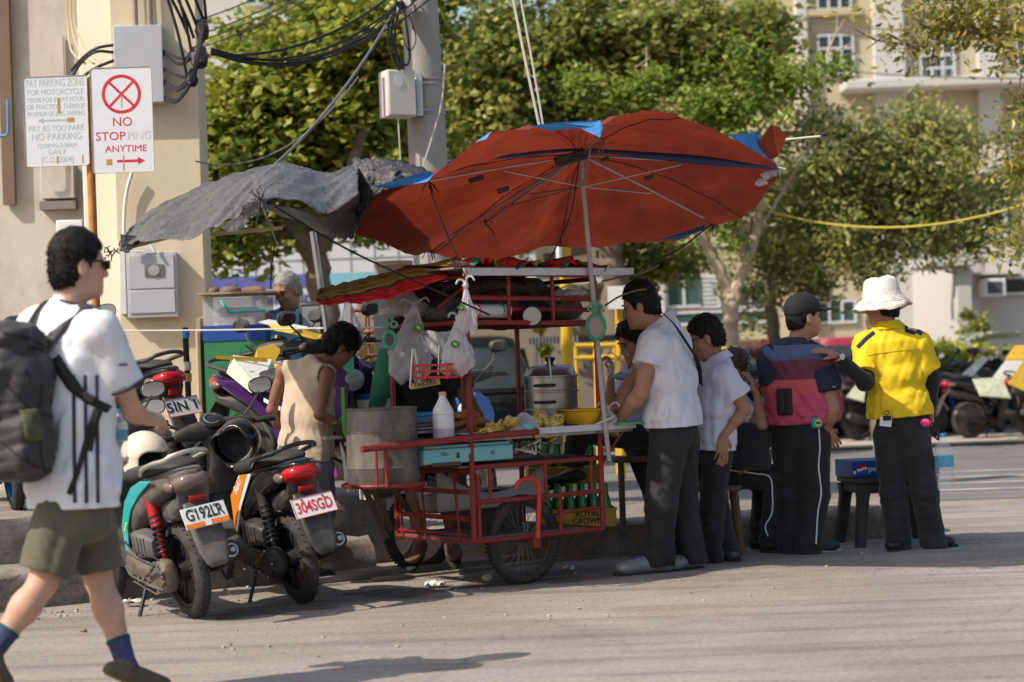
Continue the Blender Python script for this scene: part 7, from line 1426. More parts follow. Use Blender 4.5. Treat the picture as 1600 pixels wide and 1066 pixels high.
for p_, c_ in ((.49, (.135, .030, .055, 1)), (.72, (.075, .105, .20, 1)), (.895, (.018, .022, .048, 1))): e = els.new(p_); e.color = c_
nt_.links.new(mr.outputs[0], rp.inputs[0]); 
# navy sleeves: beyond the armhole the cloth is navy (distance from the spine in x/y)
nt_.links.new(rp.outputs[0], b_.inputs['Base Color']); nz = _n(nt_, 'ShaderNodeTexNoise', Scale=320.0); bp = _n(nt_, 'ShaderNodeBump', Strength=.1, Distance=.02); nt_.links.new(nz.outputs[0], bp.inputs['Height']); nt_.links.new(bp.outputs[0], b_.inputs['Normal'])
# stripes are laid out in the shirt's own space, whose origin is the person's base
sh10 = shirt(P10, J, o, m, off=.020, hem=.05, sl=(0, 0), seed=101, fold=.014, hemw=1.04, neckdrop=-.01)
NAVY = mat('navy_jersey', (.018, .022, .048), .8, var=.1, bump=.1, bs=320)
V = np.array([J['sl'], J['sr'], J['el'], J['er']]); s = SDF(V.min(0)-.2, V.max(0)+.2, .007)
for q, fr in (('l', .5), ('r', .62)): s.cone(lerp(J['nk'], J['s'+q], .86), J['s'+q], .070, .082, k=.02); s.cone(J['s'+q], J['e'+q], .086, .092, k=.02, cut=fr)
s.noise(.009, 16, 7, ridge=True); s.build('sleeves', NAVY, P10); g = MB(); c = lerp(J['sr'], J['er'], .52)+np.array([.03, -.098, 0]); g.box(c, (.022, .003, .004), M3(.25)); g.build('sleeve_mark', PIPE, P10)
lw = legwear(P10, J, o, M_BLKCLOTH, r=(.108, .084, .078), seed=102, top=.09, amp2=1.2, waist=(.160, .130))
g = MB(); g.tube(snap(lw, crop_arc([at(1279, 664, 12.44), at(1281, 700, 12.48), at(1279, 730, 12.53), at(1283, 770, 12.58), at(1278, 800, 12.60), at(1275, 850, 12.63)], 6), .002), .005, 6); g.build('piping', PIPE, lw)
for q in 'lr': shoe(P10, J['a'+q], J['t'+q], mat('navy_trainer', (.022, .024, .035), .6, var=.3), mat('pale_sole', (.33, .34, .35), .7), gz=0)
Pq = o['_P']; f, l, u = head_axes(o['hf']); M = np.stack([f, l, u], 1); c = J['hd']
CAPM = mat('black_cap_cloth', (.014, .012, .016), .8, var=.15, bump=.15, bs=300); s = SDF(c-.2, c+.22, .006); s.ell(Pq(-.010, 0, .050), np.array([.118, .094, .098])*1.05, M, k=.01); s.plane(Pq(0, 0, .022), -u+f*.05); s.ell(Pq(-.06, 0, .02), np.array([.06, .08, .05]), M, k=.02); s.plane(Pq(0, 0, -.012), -u); cp = tag(s.build('cap', CAPM), 'black baseball cap on the man in the striped polo', 'cap')
g = MB(); rows = []
for t in np.linspace(0, 1, 7): rows.append([Pq(.075+.13*t*(1-(y/.085)**2*.55)-.02*(y/.085)**2, y*(1-.15*t), .045-.012*t+.016*(1-(y/.085)**2)) for y in np.linspace(-.088, .088, 13)])
g.grid(np.array(rows)); g.build('brim', CAPM, cp, solid=.006)
hc = snap(sh10, [at(1226, 628, 12.4)], .008)[0]; g = MB(); g.box(hc, (.10, .045, .17), M3(R(-25))); g.box(hc+np.array([-.02, -.03, -.0]), (.04, .03, .15), M3(R(-25))); g.box(hc+np.array([.03, -.018, 0]), (.035, .03, .15), M3(R(-25))); tag(g.build('holster', STR, bevel=.012), 'black holster pouch at the back of the striped man belt', 'pouch')
c = snap(sh10, [at(1276, 660, 12.3)], .014)[0]; TLM = mat('turquoise_case', (.01, .30, .33), .35); g = MB(); g.box(c, (.075, .03, .068), M3(R(20))); tm = tag(g.build('tape_measure', TLM, bevel=.012), 'turquoise tape measure clipped to the striped man belt', 'tape measure'); g = MB(); d = M3(R(20)); g.lathe([(.024, 0), (.024, .004)], c+d@np.array([0, -.016, 0]), d@np.array([0, -1, 0]), 20); g.build('sticker', mat('yellow_sticker', (.62, .50, .02), .5), tm); g = MB(); g.box(c+d@np.array([0, -.022, 0]), (.03, .003, .012), d); g.build('print', M_SOLE, tm)
g = MB(); g.tube(crop_arc([at(1286, 676, 12.42), at(1290, 700, 12.45), at(1288, 712, 12.45)], 5), .006, 6); g.torus(at(1291, 706, 12.44), (0, 1, 0), .022, .004, 14, 5); tag(g.build('key_bunch', STR), 'black key bunch hanging beside the striped man trouser piping', 'keys')
# 11 man in yellow shirt and white bucket hat
J = joints(12.75, hd=(1378, 478), nk=(1388, 510), pv=(1408, 655, .02), sl=(1353, 540, .02), sr=(1435, 538, -.02), el=(1352, 598, -.10), er=(1456, 592, .04), wl=(1308, 556, -.20), wr=(1454, 640, .06), hl=(1388, 680, .03), hr=(1428, 680, -.02), kl=(1396, 768, .04), kr=(1444, 766, .0), al=(1404, 850, .03), ar=(1458, 846, .02), tl=(1398, 862, -.06), tr=(1490, 852, .06))
J['tl'] = at(1392, 862, 12.62)
o = dict(tf=(.12, .99, 0), hf=(-.75, .62, -.10), b=.93, hs=1.04, h=.007, hands={'l': dict(d=(-.9, -.12, .40), n=(0, .35, -.95), c=.35, ts=1), 'r': dict(d=(.05, 0, -1), n=(-.9, .3, 0), c=.9)}, gz=0)
P11 = body('man in bright yellow shirt and white bucket hat, hand on his companion shoulder', J, o, SK_T)
YEL = mat('yellow_twill', (.72, .50, .012), .75, var=.06, vs=9, bump=.12, bs=320); BLUE = mat('blue_trim', (.015, .06, .30), .7)
ob11 = shirt(P11, J, o, YEL, off=.022, hem=.03, sl=(.72, .70), seed=111, fold=.009, hemw=1.14, collar=1, sleeve=1.36, neckdrop=-.01)
for q, t_, r_ in (('l', .70, .083), ('r', .68, .083)): a_ = J['e'+q]-J['s'+q]; g = MB(); g.tube([J['s'+q]+a_*(t_-.05), J['s'+q]+a_*(t_+.03)], r_, 26); g.build('sleeve_trim', BLUE, ob11, bevel=.003)
g = MB(); g.tube(snap(ob11, crop_arc([at(x, y, 12.5) for x, y in ((1356, 556), (1375, 552), (1400, 549), (1436, 545))], 6), .001), .0026, 5); g.build('yoke_seam', mat('yellow_seam', (.45, .30, .01), .8), ob11)
for pts in ([(1340, 543), (1352, 530), (1366, 519)], [(1414, 512), (1428, 515), (1440, 522)]): ribbon(ob11, [at(*p, 12.62) for p in pts], .020, mat('navy_trim', (.01, .02, .10), .7), 'epaulette', ob11, .006, .006, 5)
for q in 'lr':
    s = SDF(np.minimum(J['s'+q], J['w'+q])-.35, np.maximum(J['s'+q], J['w'+q])+.35, .007); s.cone(lerp(J['s'+q], J['e'+q], .5), J['e'+q], .062, .053, k=.02); s.cone(J['e'+q], J['w'+q], .053, .036, k=.02, cut=.94); s.noise(.003, 40, 3, ridge=True); s.build('arm_sleeve', M_BLKCLOTH, P11)
legwear(P11, J, o, mat('black_denim', (.022, .021, .023), .85, var=.4, vs=8, bump=.15, bs=300, sheen=.15), r=(.108, .086, .082), seed=112, top=.10, amp2=1.2, waist=(.165, .122))
for q in 'lr': shoe(P11, J['a'+q], J['t'+q], M_SHOEB, M_SOLE, gz=0)
hair(P11, J, o, M_HAIR, th=.008, top=-.01, nape=-.055, n=300, ln=.012, amp=.003)
Pq = o['_P']; f, l, u = head_axes(o['hf']); HATM = mat('cream_canvas', (.64, .58, .52), .9, var=.14, vs=18, bump=.45, bs=60, dirt=.2, dcol=(.5, .43, .36), ds=14); g = MB(); rows = []; q = np.linspace(0, 2*math.pi, 40, endpoint=False)
tl = unit(u*.98-f*.05-l*.0)
for r_, z, dr in ((.003, .168, 0), (.05, .170, .004), (.084, .158, .004), (.094, .145, 0), (.104, .09, .004), (.112, .055, 0), (.116, .045, 0), (.132, .028, .004), (.155, .000, .008), (.172, -.022, .012)): rows.append([Pq(-.008, 0, 0)+1.05*(f*(r_*1.08+dr*math.sin(3*a+1))*math.cos(a)+l*r_*.98*math.sin(a)+u*(z+dr*1.3*math.sin(2*a+.6)+.004*math.sin(5*a+r_*30)+.003*math.sin(11*a+z*60))) for a in q])
g.grid(np.array(rows), closed=True); ht = tag(g.build('bucket_hat', HATM, solid=.005, ang=180), 'white cloth bucket hat on the man in yellow', 'hat')
g = MB(); 
for k_ in (.0, .006, .012): g.tube([Pq(-.008, 0, 0)+1.05*(f*(.127+k_*1.6)*1.08*math.cos(a)+l*(.127+k_*1.6)*.98*math.sin(a)+u*(.036-k_*1.6+.003*math.sin(2*a+.6))) for a in q], .0016, 4, closed=True)
g.build('stitching', mat('beige_stitch', (.5, .45, .4), .8), ht)
WST = mat('watch_steel', (.55, .55, .56), .25, .9); a_ = unit(J['wl']-J['el']); wc = J['wl']-a_*.01; g = MB(); g.torus(wc, a_, .037, .007, 26, 6); wt = tag(g.build('wrist_watch', WST), 'silver wrist watch on the raised left wrist of the man in yellow', 'watch'); g = MB(); n_ = unit(np.array([-.1, -.9, .4])-a_*np.dot(np.array([-.1, -.9, .4]), a_)); g.lathe([(.021, 0), (.021, .010), (.017, .012), (0, .0125)], wc+n_*.034, n_, 20); g.build('dial', WST, wt)
c = at(1384, 659, 12.59); g = MB(); g.box(c, (.075, .004, .06), M3(0, 0, R(8))); cl_ = tag(g.build('card_clip', WHT), 'white card with black binder clip in the back pocket', 'card'); g = MB(); g.box(c+UP*.022+np.array([.008, -.006, 0]), (.05, .012, .03)); g.torus(c+UP*.055+np.array([.008, 0, 0]), (0, 1, 0), .013, .003, 14, 5); g.build('binder_clip', STR, cl_)
g = MB(); g.ball(at(1446, 661, 12.64), (.034, .018, .026), 12, 8); tag(g.build('pink_purse', mat('hot_pink', (.75, .06, .25), .5)), 'hot pink purse peeking from the right back pocket of the black jeans', 'purse')
bottle('water_bottle', 'large clear water bottle dangling from the hand of the man in yellow', at(1478, 764, 12.7), .355, .062, (-.035, 0, 1)); g = MB(); g.tube(crop_arc([at(1466, 688, 12.7), at(1455, 676, 12.7), at(1454, 662, 12.7), at(1464, 668, 12.7), at(1467, 688, 12.7)], 5), .006, 6); tag(g.build('carry_loop', STR), 'black carry loop round the neck of the large water bottle', 'strap')
# plastic stool with the drinks box, wooden stool
RAT = mat('black_rattan_plastic', (.030, .027, .026), .55, var=.2, vs=30, bump=.5, bs=130, dirt=.35, dcol=(.11, .095, .08), ds=6)
c = at(1390, 850, 13.2); c[2] = 0; st = empty('plastic_stool', c, 'black woven plastic table under the blue box behind the man in yellow', 'stool'); Ms = M3(R(10)); hh = at(1384, 742, 13.2)[2]
g = MB(); g.box(c+UP*(hh-.02), (.56, .42, .04), Ms); g.box(c+UP*(hh-.07), (.52, .38, .07), Ms); g.build('seat', RAT, st, bevel=.01)
for ex in (-1, 1):
    for ey in (-1, 1): g = MB(); a, b = c+Ms@np.array([ex*.225, ey*.16, 0])+UP*(hh-.05), c+Ms@np.array([ex*.275, ey*.20, 0]); g.loft([(b, Ms@V3(.032, 0, 0), Ms@V3(0, .032, 0), 5), (lerp(b, a, .8), Ms@V3(.040, 0, 0), Ms@V3(0, .036, 0), 5), (a, Ms@V3(.06, 0, 0), Ms@V3(0, .04, 0), 5)], 12); g.build('leg', RAT, st)
PB = mat('blue_carton', (.008, .055, .27), .45, var=.12, vs=6); bc = c+UP*(hh+.055); g = MB(); g.box(bc, (.60, .34, .108), Ms); bx = tag(g.build('drinks_box', PB, bevel=.004), 'flat blue printed drinks tray box on the black plastic table', 'box')
fc = bc+Ms@np.array([0, -.1725, 0]); X_ = Ms@V3(1, 0, 0); N_ = Ms@V3(0, -1, 0); g = MB(); g.text('pepsi', fc+X_*-.135, X_, UP, .040, bold=.004, spread=1.0); g.build('lettering', WHT, bx); g = MB(); g.box(fc-X_*.285+UP*-.02, (.018, .002, .02), Ms); g.build('recycling_mark', WHT, bx)
lc = fc-X_*.235
for nm, z0_, z1_, m_ in (('emblem_red', .008, .034, LENSR), ('emblem_white', -.007, .008, WHT), ('emblem_blue', -.034, -.007, mat('emblem_blue', (.02, .12, .45), .4))):
    g = MB(); P = []
    zz_ = np.linspace(z0_, z1_, 9); w_ = np.sqrt(np.maximum(.034**2-zz_**2, 0)); wave = lambda x, k: .006*math.sin(x*70)*k
    rr_ = []
    for zi, wi in zip(zz_, w_): rr_.append([lc+X_*x+UP*(zi+(wave(x, 1) if abs(zi) < .03 else 0))+N_*.001 for x in np.linspace(-wi, wi, 12)])
    g.grid(np.array(rr_)); g.build(nm, m_, bx)
bottle('water_bottle', 'small bottle with blue label standing on the table behind the yellow shirt man hip', at(1371, 712, 13.3), .2, .03)
c = at(1118, 858, 12.9); c[2] = 0; ws = empty('wooden_stool', c, 'rough wooden stool carrying the seated person behind the boy in white', 'stool'); hh = at(1118, 757, 12.9)[2]
g = MB(); g.box(c+UP*(hh-.02), (.34, .28, .035)); g.build('seat', WOODD, ws, bevel=.005)
for ex in (-1, 1):
    for ey in (-1, 1): g = MB(); a = c+np.array([ex*.13, ey*.1, hh-.04]); b = c+np.array([ex*.155, ey*.12, 0]); g.tube([b, a], .022, 6); g.build('leg', WOODD, ws)
c = at(1020, 858, 13.05); ws = empty('bench', (c[0], c[1], .215), 'low wooden bench under the seated customer in lavender', 'bench'); hh = at(1012, 712, 12.8)[2]
g = MB(); g.box((c[0], 12.85, hh-.02), (.5, .26, .035)); g.build('seat', WOODD, ws, bevel=.005)
for ex in (-1, 1): g = MB(); g.box((c[0]+ex*.2, 12.85, (hh-.04+.21)/2), (.03, .22, hh-.04-.21)); g.build('leg', WOODD, ws)
# serving hands: plastic glove and green board
g = MB(); g.box(at(975, 661, 11.9)-UP*.0, (.22, .2, .014), M3(R(30))); tag(g.build('chopping_board', GRNP), 'green plastic board under the hands of the man in the white polo', 'board'); bag('plastic_bag', 'clear plastic bag being filled in the hands of the man in white polo', at(950, 640, 11.75), .10, .09, PLBAG, 44); g = MB(); g.tube([at(930, 664, 11.7), at(958, 652, 11.72)], .008, 6); tag(g.build('skewer_stick', ROPEW), 'pale stick poking from the plastic bag at the right counter end', 'stick')
# ------------------------------------------------------------------ more motorcycles, vehicles, stall on the terrace
CW = mat('white_carton', (.66, .65, .60), .75, var=.06, dirt=.15, dcol=(.45, .40, .33)); CY = mat('yellow_carton', (.60, .36, .03), .75, var=.08, dirt=.15); CP = mat('printed_carton', (.56, .55, .42), .75, var=.35, vs=26, dirt=.6, dcol=(.22, .38, .17), ds=14)
def sheet(name, label, pts, m, cat='carton', slots=0, par=None, group=None, th=.006):
    P = np.array([at(*p) for p in pts]); n_ = unit(np.cross(P[1]-P[0], P[-1]-P[0])); g = MB(); g.prism(P, n_*th); o = g.build(name, m, par, smooth=False)
    if label: tag(o, label, cat, group)
    if slots:
        n_ = n_ if n_[1] < 0 else -n_; g = MB(); a, b, c, d = P[:4]
        for i in range(slots):
            for j in range(3): q = lerp(lerp(a, b, (i+.6)/(slots+.3)), lerp(d, c, (i+.6)/(slots+.3)), (j+.5)/3); e = unit(b-a); f = unit(d-a); g.add([q+n_*.009-e*.014-f*.003, q+n_*.009+e*.014-f*.003, q+n_*.009+e*.014+f*.003, q+n_*.009-e*.014+f*.003], [(0, 1, 2, 3)])
        g.build('slots', STR, o, smooth=False)
    return o
def spot(px_, Y, z=0): p = at(px_, 560, Y); return (p[0], Y, z)
# scooters on the terrace
s3 = scooter('purple scooter on the terrace with white cartons over its seat', PURP, PURP, rail=BLKP, eng=ENGD); place(s3, at(345, 590, 13.4)[0]+.27, 13.2, .47, -46, 5)
sheet('carton', 'cream carton with green fruit print laid on the purple scooter', [(362, 556, 12.95), (405, 606, 12.75), (392, 614, 12.72), (354, 583, 12.92)], CP)
sheet('carton', 'white slotted carton sheet laid over the seat of the purple scooter', [(364, 555, 12.98), (425, 562, 13.1), (436, 620, 12.9), (406, 606, 12.76)], CW, slots=3); sheet('carton', 'thin white carton strip under the purple scooter seat edge', [(412, 622, 12.6), (438, 636, 12.5), (438, 642, 12.5), (412, 628, 12.6)], CW)
s4 = scooter('black scooter with wide red tail lights on the terrace beside the pillar', BLKG, None, tail=LENSR, plate=('5IN 1', PLK, False, 0), eng=ENGD); p = at(262, 596, 12.75); place(s4, p[0]-.12, 12.95, .47, 132, -6); s4.scale = (1.06, 1.06, 1.06)
s5 = scooter('yellow fronted delivery scooter facing the camera below the old man', BLKP, mat('yellow_fairing', (.60, .42, .02), .35, coat=.3, var=.05), rail=BLKP); b_ = at(447, 530, 14.1); d_ = unit(V3(-.50, -.87, 0)); place(s5, b_[0]-d_[0]*.93, b_[1]-d_[1]*.93, .47, math.degrees(math.atan2(d_[1], d_[0])), 4)
sheet('carton', 'white carton lid with a slot on top of the yellow delivery scooter', [(404, 503, 13.9), (420, 499, 14.1), (482, 511, 14.1), (462, 518, 13.9)], CW, slots=1); sheet('carton', 'bent yellow carton wrapped round the delivery scooter handlebar', [(418, 506, 13.85), (470, 512, 13.8), (503, 522, 13.9), (499, 532, 13.8), (455, 521, 13.75), (428, 516, 13.8)], CY); sheet('carton', 'yellow folded carton below the grip of the delivery scooter', [(402, 545, 13.7), (428, 538, 13.7), (440, 548, 13.7), (424, 572, 13.7), (402, 584, 13.7), (388, 584, 13.75)], CY); sheet('carton', 'yellow carton edge below the yellow delivery scooter', [(338, 556, 12.9), (418, 559, 13.0), (418, 566, 13.0), (338, 561, 12.9)], CY)
s6 = scooter('scooter with bright blue wheel rim on the terrace at the left edge', BLKP, mat('blue_fairing', (.02, .13, .45), .3, coat=.3), eng=ENGD)
for ch in s6.children:
    if ch.name.startswith('wheel'): ch.children[0].data.materials[0] = mat('blue_rim', (.01, .16, .60), .35)
place(s6, *spot(20, 12.35)[:2], .47, 112, -5)
bs = scooter('scooter with grey nose and blue front fender standing behind the cart pots', mat('dark_grey_fairing', (.055, .058, .068), .25, coat=.5, var=.08), mat('sky_blue_fairing', (.03, .15, .50), .25, coat=.4), eng=ENGD); b_ = at(735, 565, 14.4); d_ = unit(V3(.30, -.95, 0)); place(bs, b_[0]-d_[0]*.96, b_[1]-d_[1]*.96, .215, math.degrees(math.atan2(d_[1], d_[0])), 5)
g = MB(); g.prism([at(*p) for p in ((511, 692, 12.5), (530, 690, 12.5), (541, 714, 12.5), (540, 722, 12.5), (528, 716, 12.5))], (0, .04, 0)); pk = tag(g.build('fairing', mat('dotted_white_panel', (.60, .59, .58), .5, var=.3, vs=60), bevel=.004), 'loose white and magenta scooter fairing behind the dark trestle legs', 'fairing')
MAG = mat('magenta_fairing', (.50, .05, .34), .3, coat=.3)
for q in (((534, 690, 12.48), (541, 692, 12.48), (546, 716, 12.48), (542, 712, 12.48)), ((513, 732, 12.48), (524, 728, 12.48), (529, 744, 12.48), (514, 754, 12.48))): g = MB(); g.prism([at(*p) for p in q], (0, .05, 0)); g.build('magenta_panel', MAG, pk, bevel=.004)
# parked rows: five kinds copied
def fair(n, c): return mat(n+'_fairing', c, .3, coat=.4, var=.06)
protos = [(BLKG, None, LENSR), (BLKP, fair('red', (.40, .02, .02)), LENSR), (GREYP, fair('silver', (.42, .43, .45)), LENSR), (BLKG, fair('deep_blue', (.02, .06, .26)), LENSR), (BLKP, fair('white', (.62, .62, .62)), LENSR)]
kinds = ['all black', 'red panelled', 'grey and silver', 'dark blue panelled', 'white panelled']
rows = [(1512, 27.2, 8, 0, None), (1610, 26.8, 20, 0, None), (1338, 27.6, 24, 4, None), (1452, 28.4, 48, 3, None), (1288, 28.4, 62, 2, None), (1210, 28.8, 75, 1, None), (1165, 29.0, 80, 0, None), (1250, 28.6, 68, 4, None), (1392, 29.2, 55, 0, None), (1475, 30.3, 66, 4, None), (1545, 30.2, 64, 2, None), (1130, 29.4, 84, 2, None), (1190, 30.8, 80, 3, None), (1232, 30.9, 80, 0, None), (1325, 30.6, 70, 3, None), (1420, 30.9, 70, 1, None), (1085, 29.8, 85, 4, None), (972, 30.0, 88, 0, None), (1015, 30.2, 88, 3, None), (1590, 30.4, 60, 0, None), (1365, 31.6, 75, 2, None), (1505, 31.8, 70, 3, None), (1270, 31.8, 75, 1, None), (1558, 28.6, 52, 1, None), (1480, 29.2, 58, 0, None), (1310, 29.6, 66, 0, None), (1618, 29.4, 58, 3, None), (1535, 31.4, 68, 0, None), (1575, 32.2, 70, 4, None), (1445, 29.8, 62, 4, None), (1345, 29.2, 60, 2, None)]
pr = {}
where = ['nearest at right with cartons on its seat', 'at the right picture edge in the front row', 'just left of the yellow shirt man legs', 'between the yellow shirt man and the front row bike', 'showing between the two standing men', 'over the seated person shoulder', 'left of the striped man shoulder', 'behind the striped man back', 'behind the yellow shirt man waist', 'second row right of the yellow shirt', 'second row under the air conditioner', 'behind the boy in white polo', 'second row beside the orange car', 'second row behind the striped man', 'second row behind the wrist watch', 'second row behind the yellow shirt', 'behind the man in white polo', 'between the red posts and the man in white polo', 'beside the lavender shirt', 'second row at the right picture edge', 'last row behind the yellow shirt', 'last row near the yellow hedge', 'last row behind the striped man', 'right behind the nearest carton covered scooter', 'beside the large water bottle', 'second row between the two standing men', 'second row behind the right edge cartons', 'last row below the air conditioner', 'last row under the dark window', 'beside the black arm sleeve', 'second row below the wrist watch']
for (x, Y, hd, k, _), w in zip(rows, where):
    lab = f'{kinds[k]} motor scooter parked {w}'
    if k not in pr: r_ = pr[k] = scooter(lab, protos[k][0], protos[k][1], group='motor scooters parked in the lot', eng=ENGD)
    else: r_ = copy_tree(pr[k]); r_['label'] = lab
    place(r_, *spot(x, Y)[:2], .006, hd, -5)
for i, (nm, pts, m, sl_) in enumerate((('printed cream carton draped on the seat of the nearest parked scooter', [(1520, 592, 26.6), (1565, 590, 26.7), (1580, 622, 26.5), (1532, 618, 26.4)], CP, 2), ('white carton propped on the front of the nearest parked scooter', [(1548, 594, 26.9), (1575, 558, 27.0), (1600, 562, 27), (1578, 598, 26.9)], CW, 0), ('large yellow carton with slots at the right picture edge', [(1575, 600, 26.3), (1604, 556, 26.5), (1640, 570, 26.5), (1604, 612, 26.3)], CY, 2), ('yellow and white carton top at the right picture edge', [(1570, 562, 26.6), (1585, 540, 26.7), (1625, 538, 26.7), (1612, 562, 26.6)], CY, 1), ('white carton leaning on the scooter beside the yellow shirt', [(1502, 585, 28.0), (1535, 556, 28.2), (1545, 560, 28.2), (1520, 588, 28)], CW, 0), ('pale green carton over a scooter beside the striped man elbow', [(1322, 620, 27.3), (1338, 600, 27.4), (1352, 604, 27.4), (1350, 628, 27.3)], CP, 0), ('flat beige carton on the scooter behind the yellow shirt', [(1484, 590, 28), (1520, 582, 28.2), (1535, 592, 28), (1490, 598, 27.9)], CW, 0))): sheet('carton', nm, pts, m, slots=sl_, th=.02)
g = MB()
for i in range(4): g.box(at(1575, 528-i*3, 31)+np.array([.0+.05*i, 0, 0]), (1.4, .8, .035), M3(.1*i))
tag(g.build('carton_stack', CP), 'stack of flattened cartons behind the scooters at the right edge', 'cartons')
# cars
def car(label, body, x, Y, head, L_=4.3, H=1.5, W_=1.74, z=.006):
    rt = empty('parked_car', (0, 0, 0), label, 'car'); P = lambda nm, m, fn, par=rt, **k: (lambda g: (fn(g), g.build(nm, m, par, **k))[1])(MB()); h = L_/2
    S_ = lambda l: [(V3(x_, 0, z_), V3(0, w, 0), V3(0, 0, hh), e) for x_, z_, w, hh, e in l]
    P('body', body, lambda g: g.loft(S_([(-h, .62, W_*.44, .20, 5), (-h+.12, .62, W_*.485, .30, 5), (-h+.9, .62, W_*.5, .34, 5), (0, .60, W_*.5, .34, 5), (h-1.1, .60, W_*.5, .33, 5), (h-.25, .55, W_*.48, .25, 5), (h, .50, W_*.42, .16, 5)]), 24), subsurf=1)
    cab = P('cabin', body, lambda g: g.loft([(V3(-.15, 0, .88), V3(h*.78, 0, 0), V3(0, W_*.47, 0), 5), (V3(-.25, 0, H*.8), V3(h*.62, 0, 0), V3(0, W_*.43, 0), 5), (V3(-.3, 0, H*.97), V3(h*.5, 0, 0), V3(0, W_*.39, 0), 5), (V3(-.3, 0, H), V3(h*.42, 0, 0), V3(0, W_*.33, 0), 4)], 28))
    P('window', GLASS, lambda g: g.loft([(V3(-.17, 0, .93), V3(h*.775, 0, 0), V3(0, W_*.468, 0), 6), (V3(-.25, 0, H*.8), V3(h*.628, 0, 0), V3(0, W_*.437, 0), 6), (V3(-.29, 0, H*.9), V3(h*.565, 0, 0), V3(0, W_*.415, 0), 6)], 28, caps=False), cab)
    for e in (1, -1):
        for xx in (-.35, .45): P('door_pillar', body, lambda g: g.box(V3(xx*1.5, e*W_*.445, H*.76), (.06, .05, .42), M3(0, e*R(14))), cab)
        P('mirror', body, lambda g: g.ball(V3(h*.42, e*W_*.56, .98), (.07, .11, .07), 10, 8)); P('headlight', mat('clear_lens', (.5, .52, .55)), lambda g: g.ball(V3(h-.12, e*W_*.34, .62), (.14, .2, .09), 10, 8)); P('tail_light', LENSR, lambda g: g.ball(V3(-h+.06, e*W_*.38, .78), (.08, .12, .10), 10, 8))
        for xx in (-h*.6, h*.62):
            w = P('wheel', TYRE, lambda g: g.torus(V3(xx, e*W_*.45, .31), (0, 1, 0), .225, .085, 30, 8)); P('rim', STEEL, lambda g: g.lathe([(.20, -.02), (.19, .04), (.06, .05), (0, .05)], V3(xx, e*W_*.45, .31), (0, e, 0), 24), w)
    P('door_line', BLKP, lambda g: [g.box(V3(xx, e*W_*.5, .66), (.012, .012, .5)) for xx in (-.5, .62) for e in (1, -1)] and None)
    rt.location = (at(x, 560, Y)[0], Y, z); rt.rotation_euler.z = R(head); return rt
car('dark sport utility vehicle parked behind the steamer pot', mat('black_car_paint', (.012, .012, .014), .4, var=.1, spec=.25), 718, 27, -78, 4.4, 1.62)
car('orange red car parked behind the scooters, left of the striped man', fair('orange_car', (.55, .065, .012)), 1205, 34, -65, 4.0, 1.50)
car('dark red car behind the striped man shoulder', fair('crimson_car', (.30, .02, .05)), 1325, 37, 175, 3.8, 1.50)
car('dark parked car half hidden behind the man in the white polo', fair('charcoal_car', (.03, .032, .035)), 1090, 33, -80, 4.2, 1.45)
# yellow posts, barrier, plywood box, awning
YP = mat('yellow_post_paint', (.58, .34, .02), .5, var=.1, dirt=.2, dcol=(.35, .22, .06))
g = MB(); g.tube([spot(884, 20, 0), at(882, 368, 20)], .062, 12); yp = tag(g.build('yellow_post', YP), 'stout yellow post standing behind the steamer', 'post'); g = MB(); g.tube([at(873, 372, 19.9), at(874, 425, 19.9)], .03, 8); g.build('conduit', WHITEP, yp)
g = MB(); g.tube([spot(966, 21, 0), at(966, 460, 21)], .04, 10); yp = tag(g.build('sign_pole', YP), 'slim yellow pole with a blank white sign board beside the right red post', 'sign'); g = MB(); p = at(966, 465, 20.9); g.box(p, (.22, .03, .24)); g.build('board', WHITEP, yp)
g = MB()
for a, b in (((898, 541), (990, 539)), ((898, 560), (990, 558))): g.tube([at(*a, 22), at(*b, 22)], .032, 8)
for x in (900, 930, 960, 988): g.tube([at(x, 540, 22), spot(x, 22)], .026, 8)
tag(g.build('barrier', YP), 'yellow pipe barrier seen through the right half of the cart', 'barrier')
g = MB()
for a, b in (((1127, 547), (1152, 546)), ((1127, 547), (1127, 610)), ((1152, 546), (1152, 610))): g.tube([at(*a, 23.2), at(*b, 23.2)], .035, 8)
tag(g.build('tree_guard', YP), 'small yellow guard frame around the pale forked trunk', 'guard')
g = MB(); c = at(884, 402, 24); g.box(c, (.72, .3, .52)); bx = tag(g.build('plywood_box', mat('pale_plywood', (.58, .46, .28), .8, var=.2, vs=4, stretch=(1, 1, .2)), bevel=.005), 'raw plywood box on the yellow post under the umbrella', 'box'); 
for dx, dz, ro in ((-.17, 0, -6), (.15, .06, -8)): g = MB(); g.box(c+np.array([dx, -.165, dz]), (.20, .02, .10), M3(0, 0, R(ro))); g.build('brown_slat', WOODD, bx)
g = MB(); c = at(905, 530, 25); g.box(c, (1.25, 1.0, .07)); aw = tag(g.build('awning', mat('dark_awning', (.06, .055, .055), .6)), 'flat dark market awning with striped edge behind the steamer', 'awning'); g = MB()
for i in range(14): g.box(c+np.array([-.6+i*.043, -.505, 0]), (.02, .02, .08))
g.build('edge_stripe', WHITEP, aw); g = MB(); g.box(c+np.array([.28, -.5, -.1]), (.75, .03, .07)); g.build('teal_edge', mat('teal_edge', (.06, .2, .22), .6), aw)
for e in (-.55, .55): g = MB(); g.tube([c+np.array([e, 0, 0]), np.array([c[0]+e, 25, 0])], .03, 8); g.build('post', STEEL, aw)
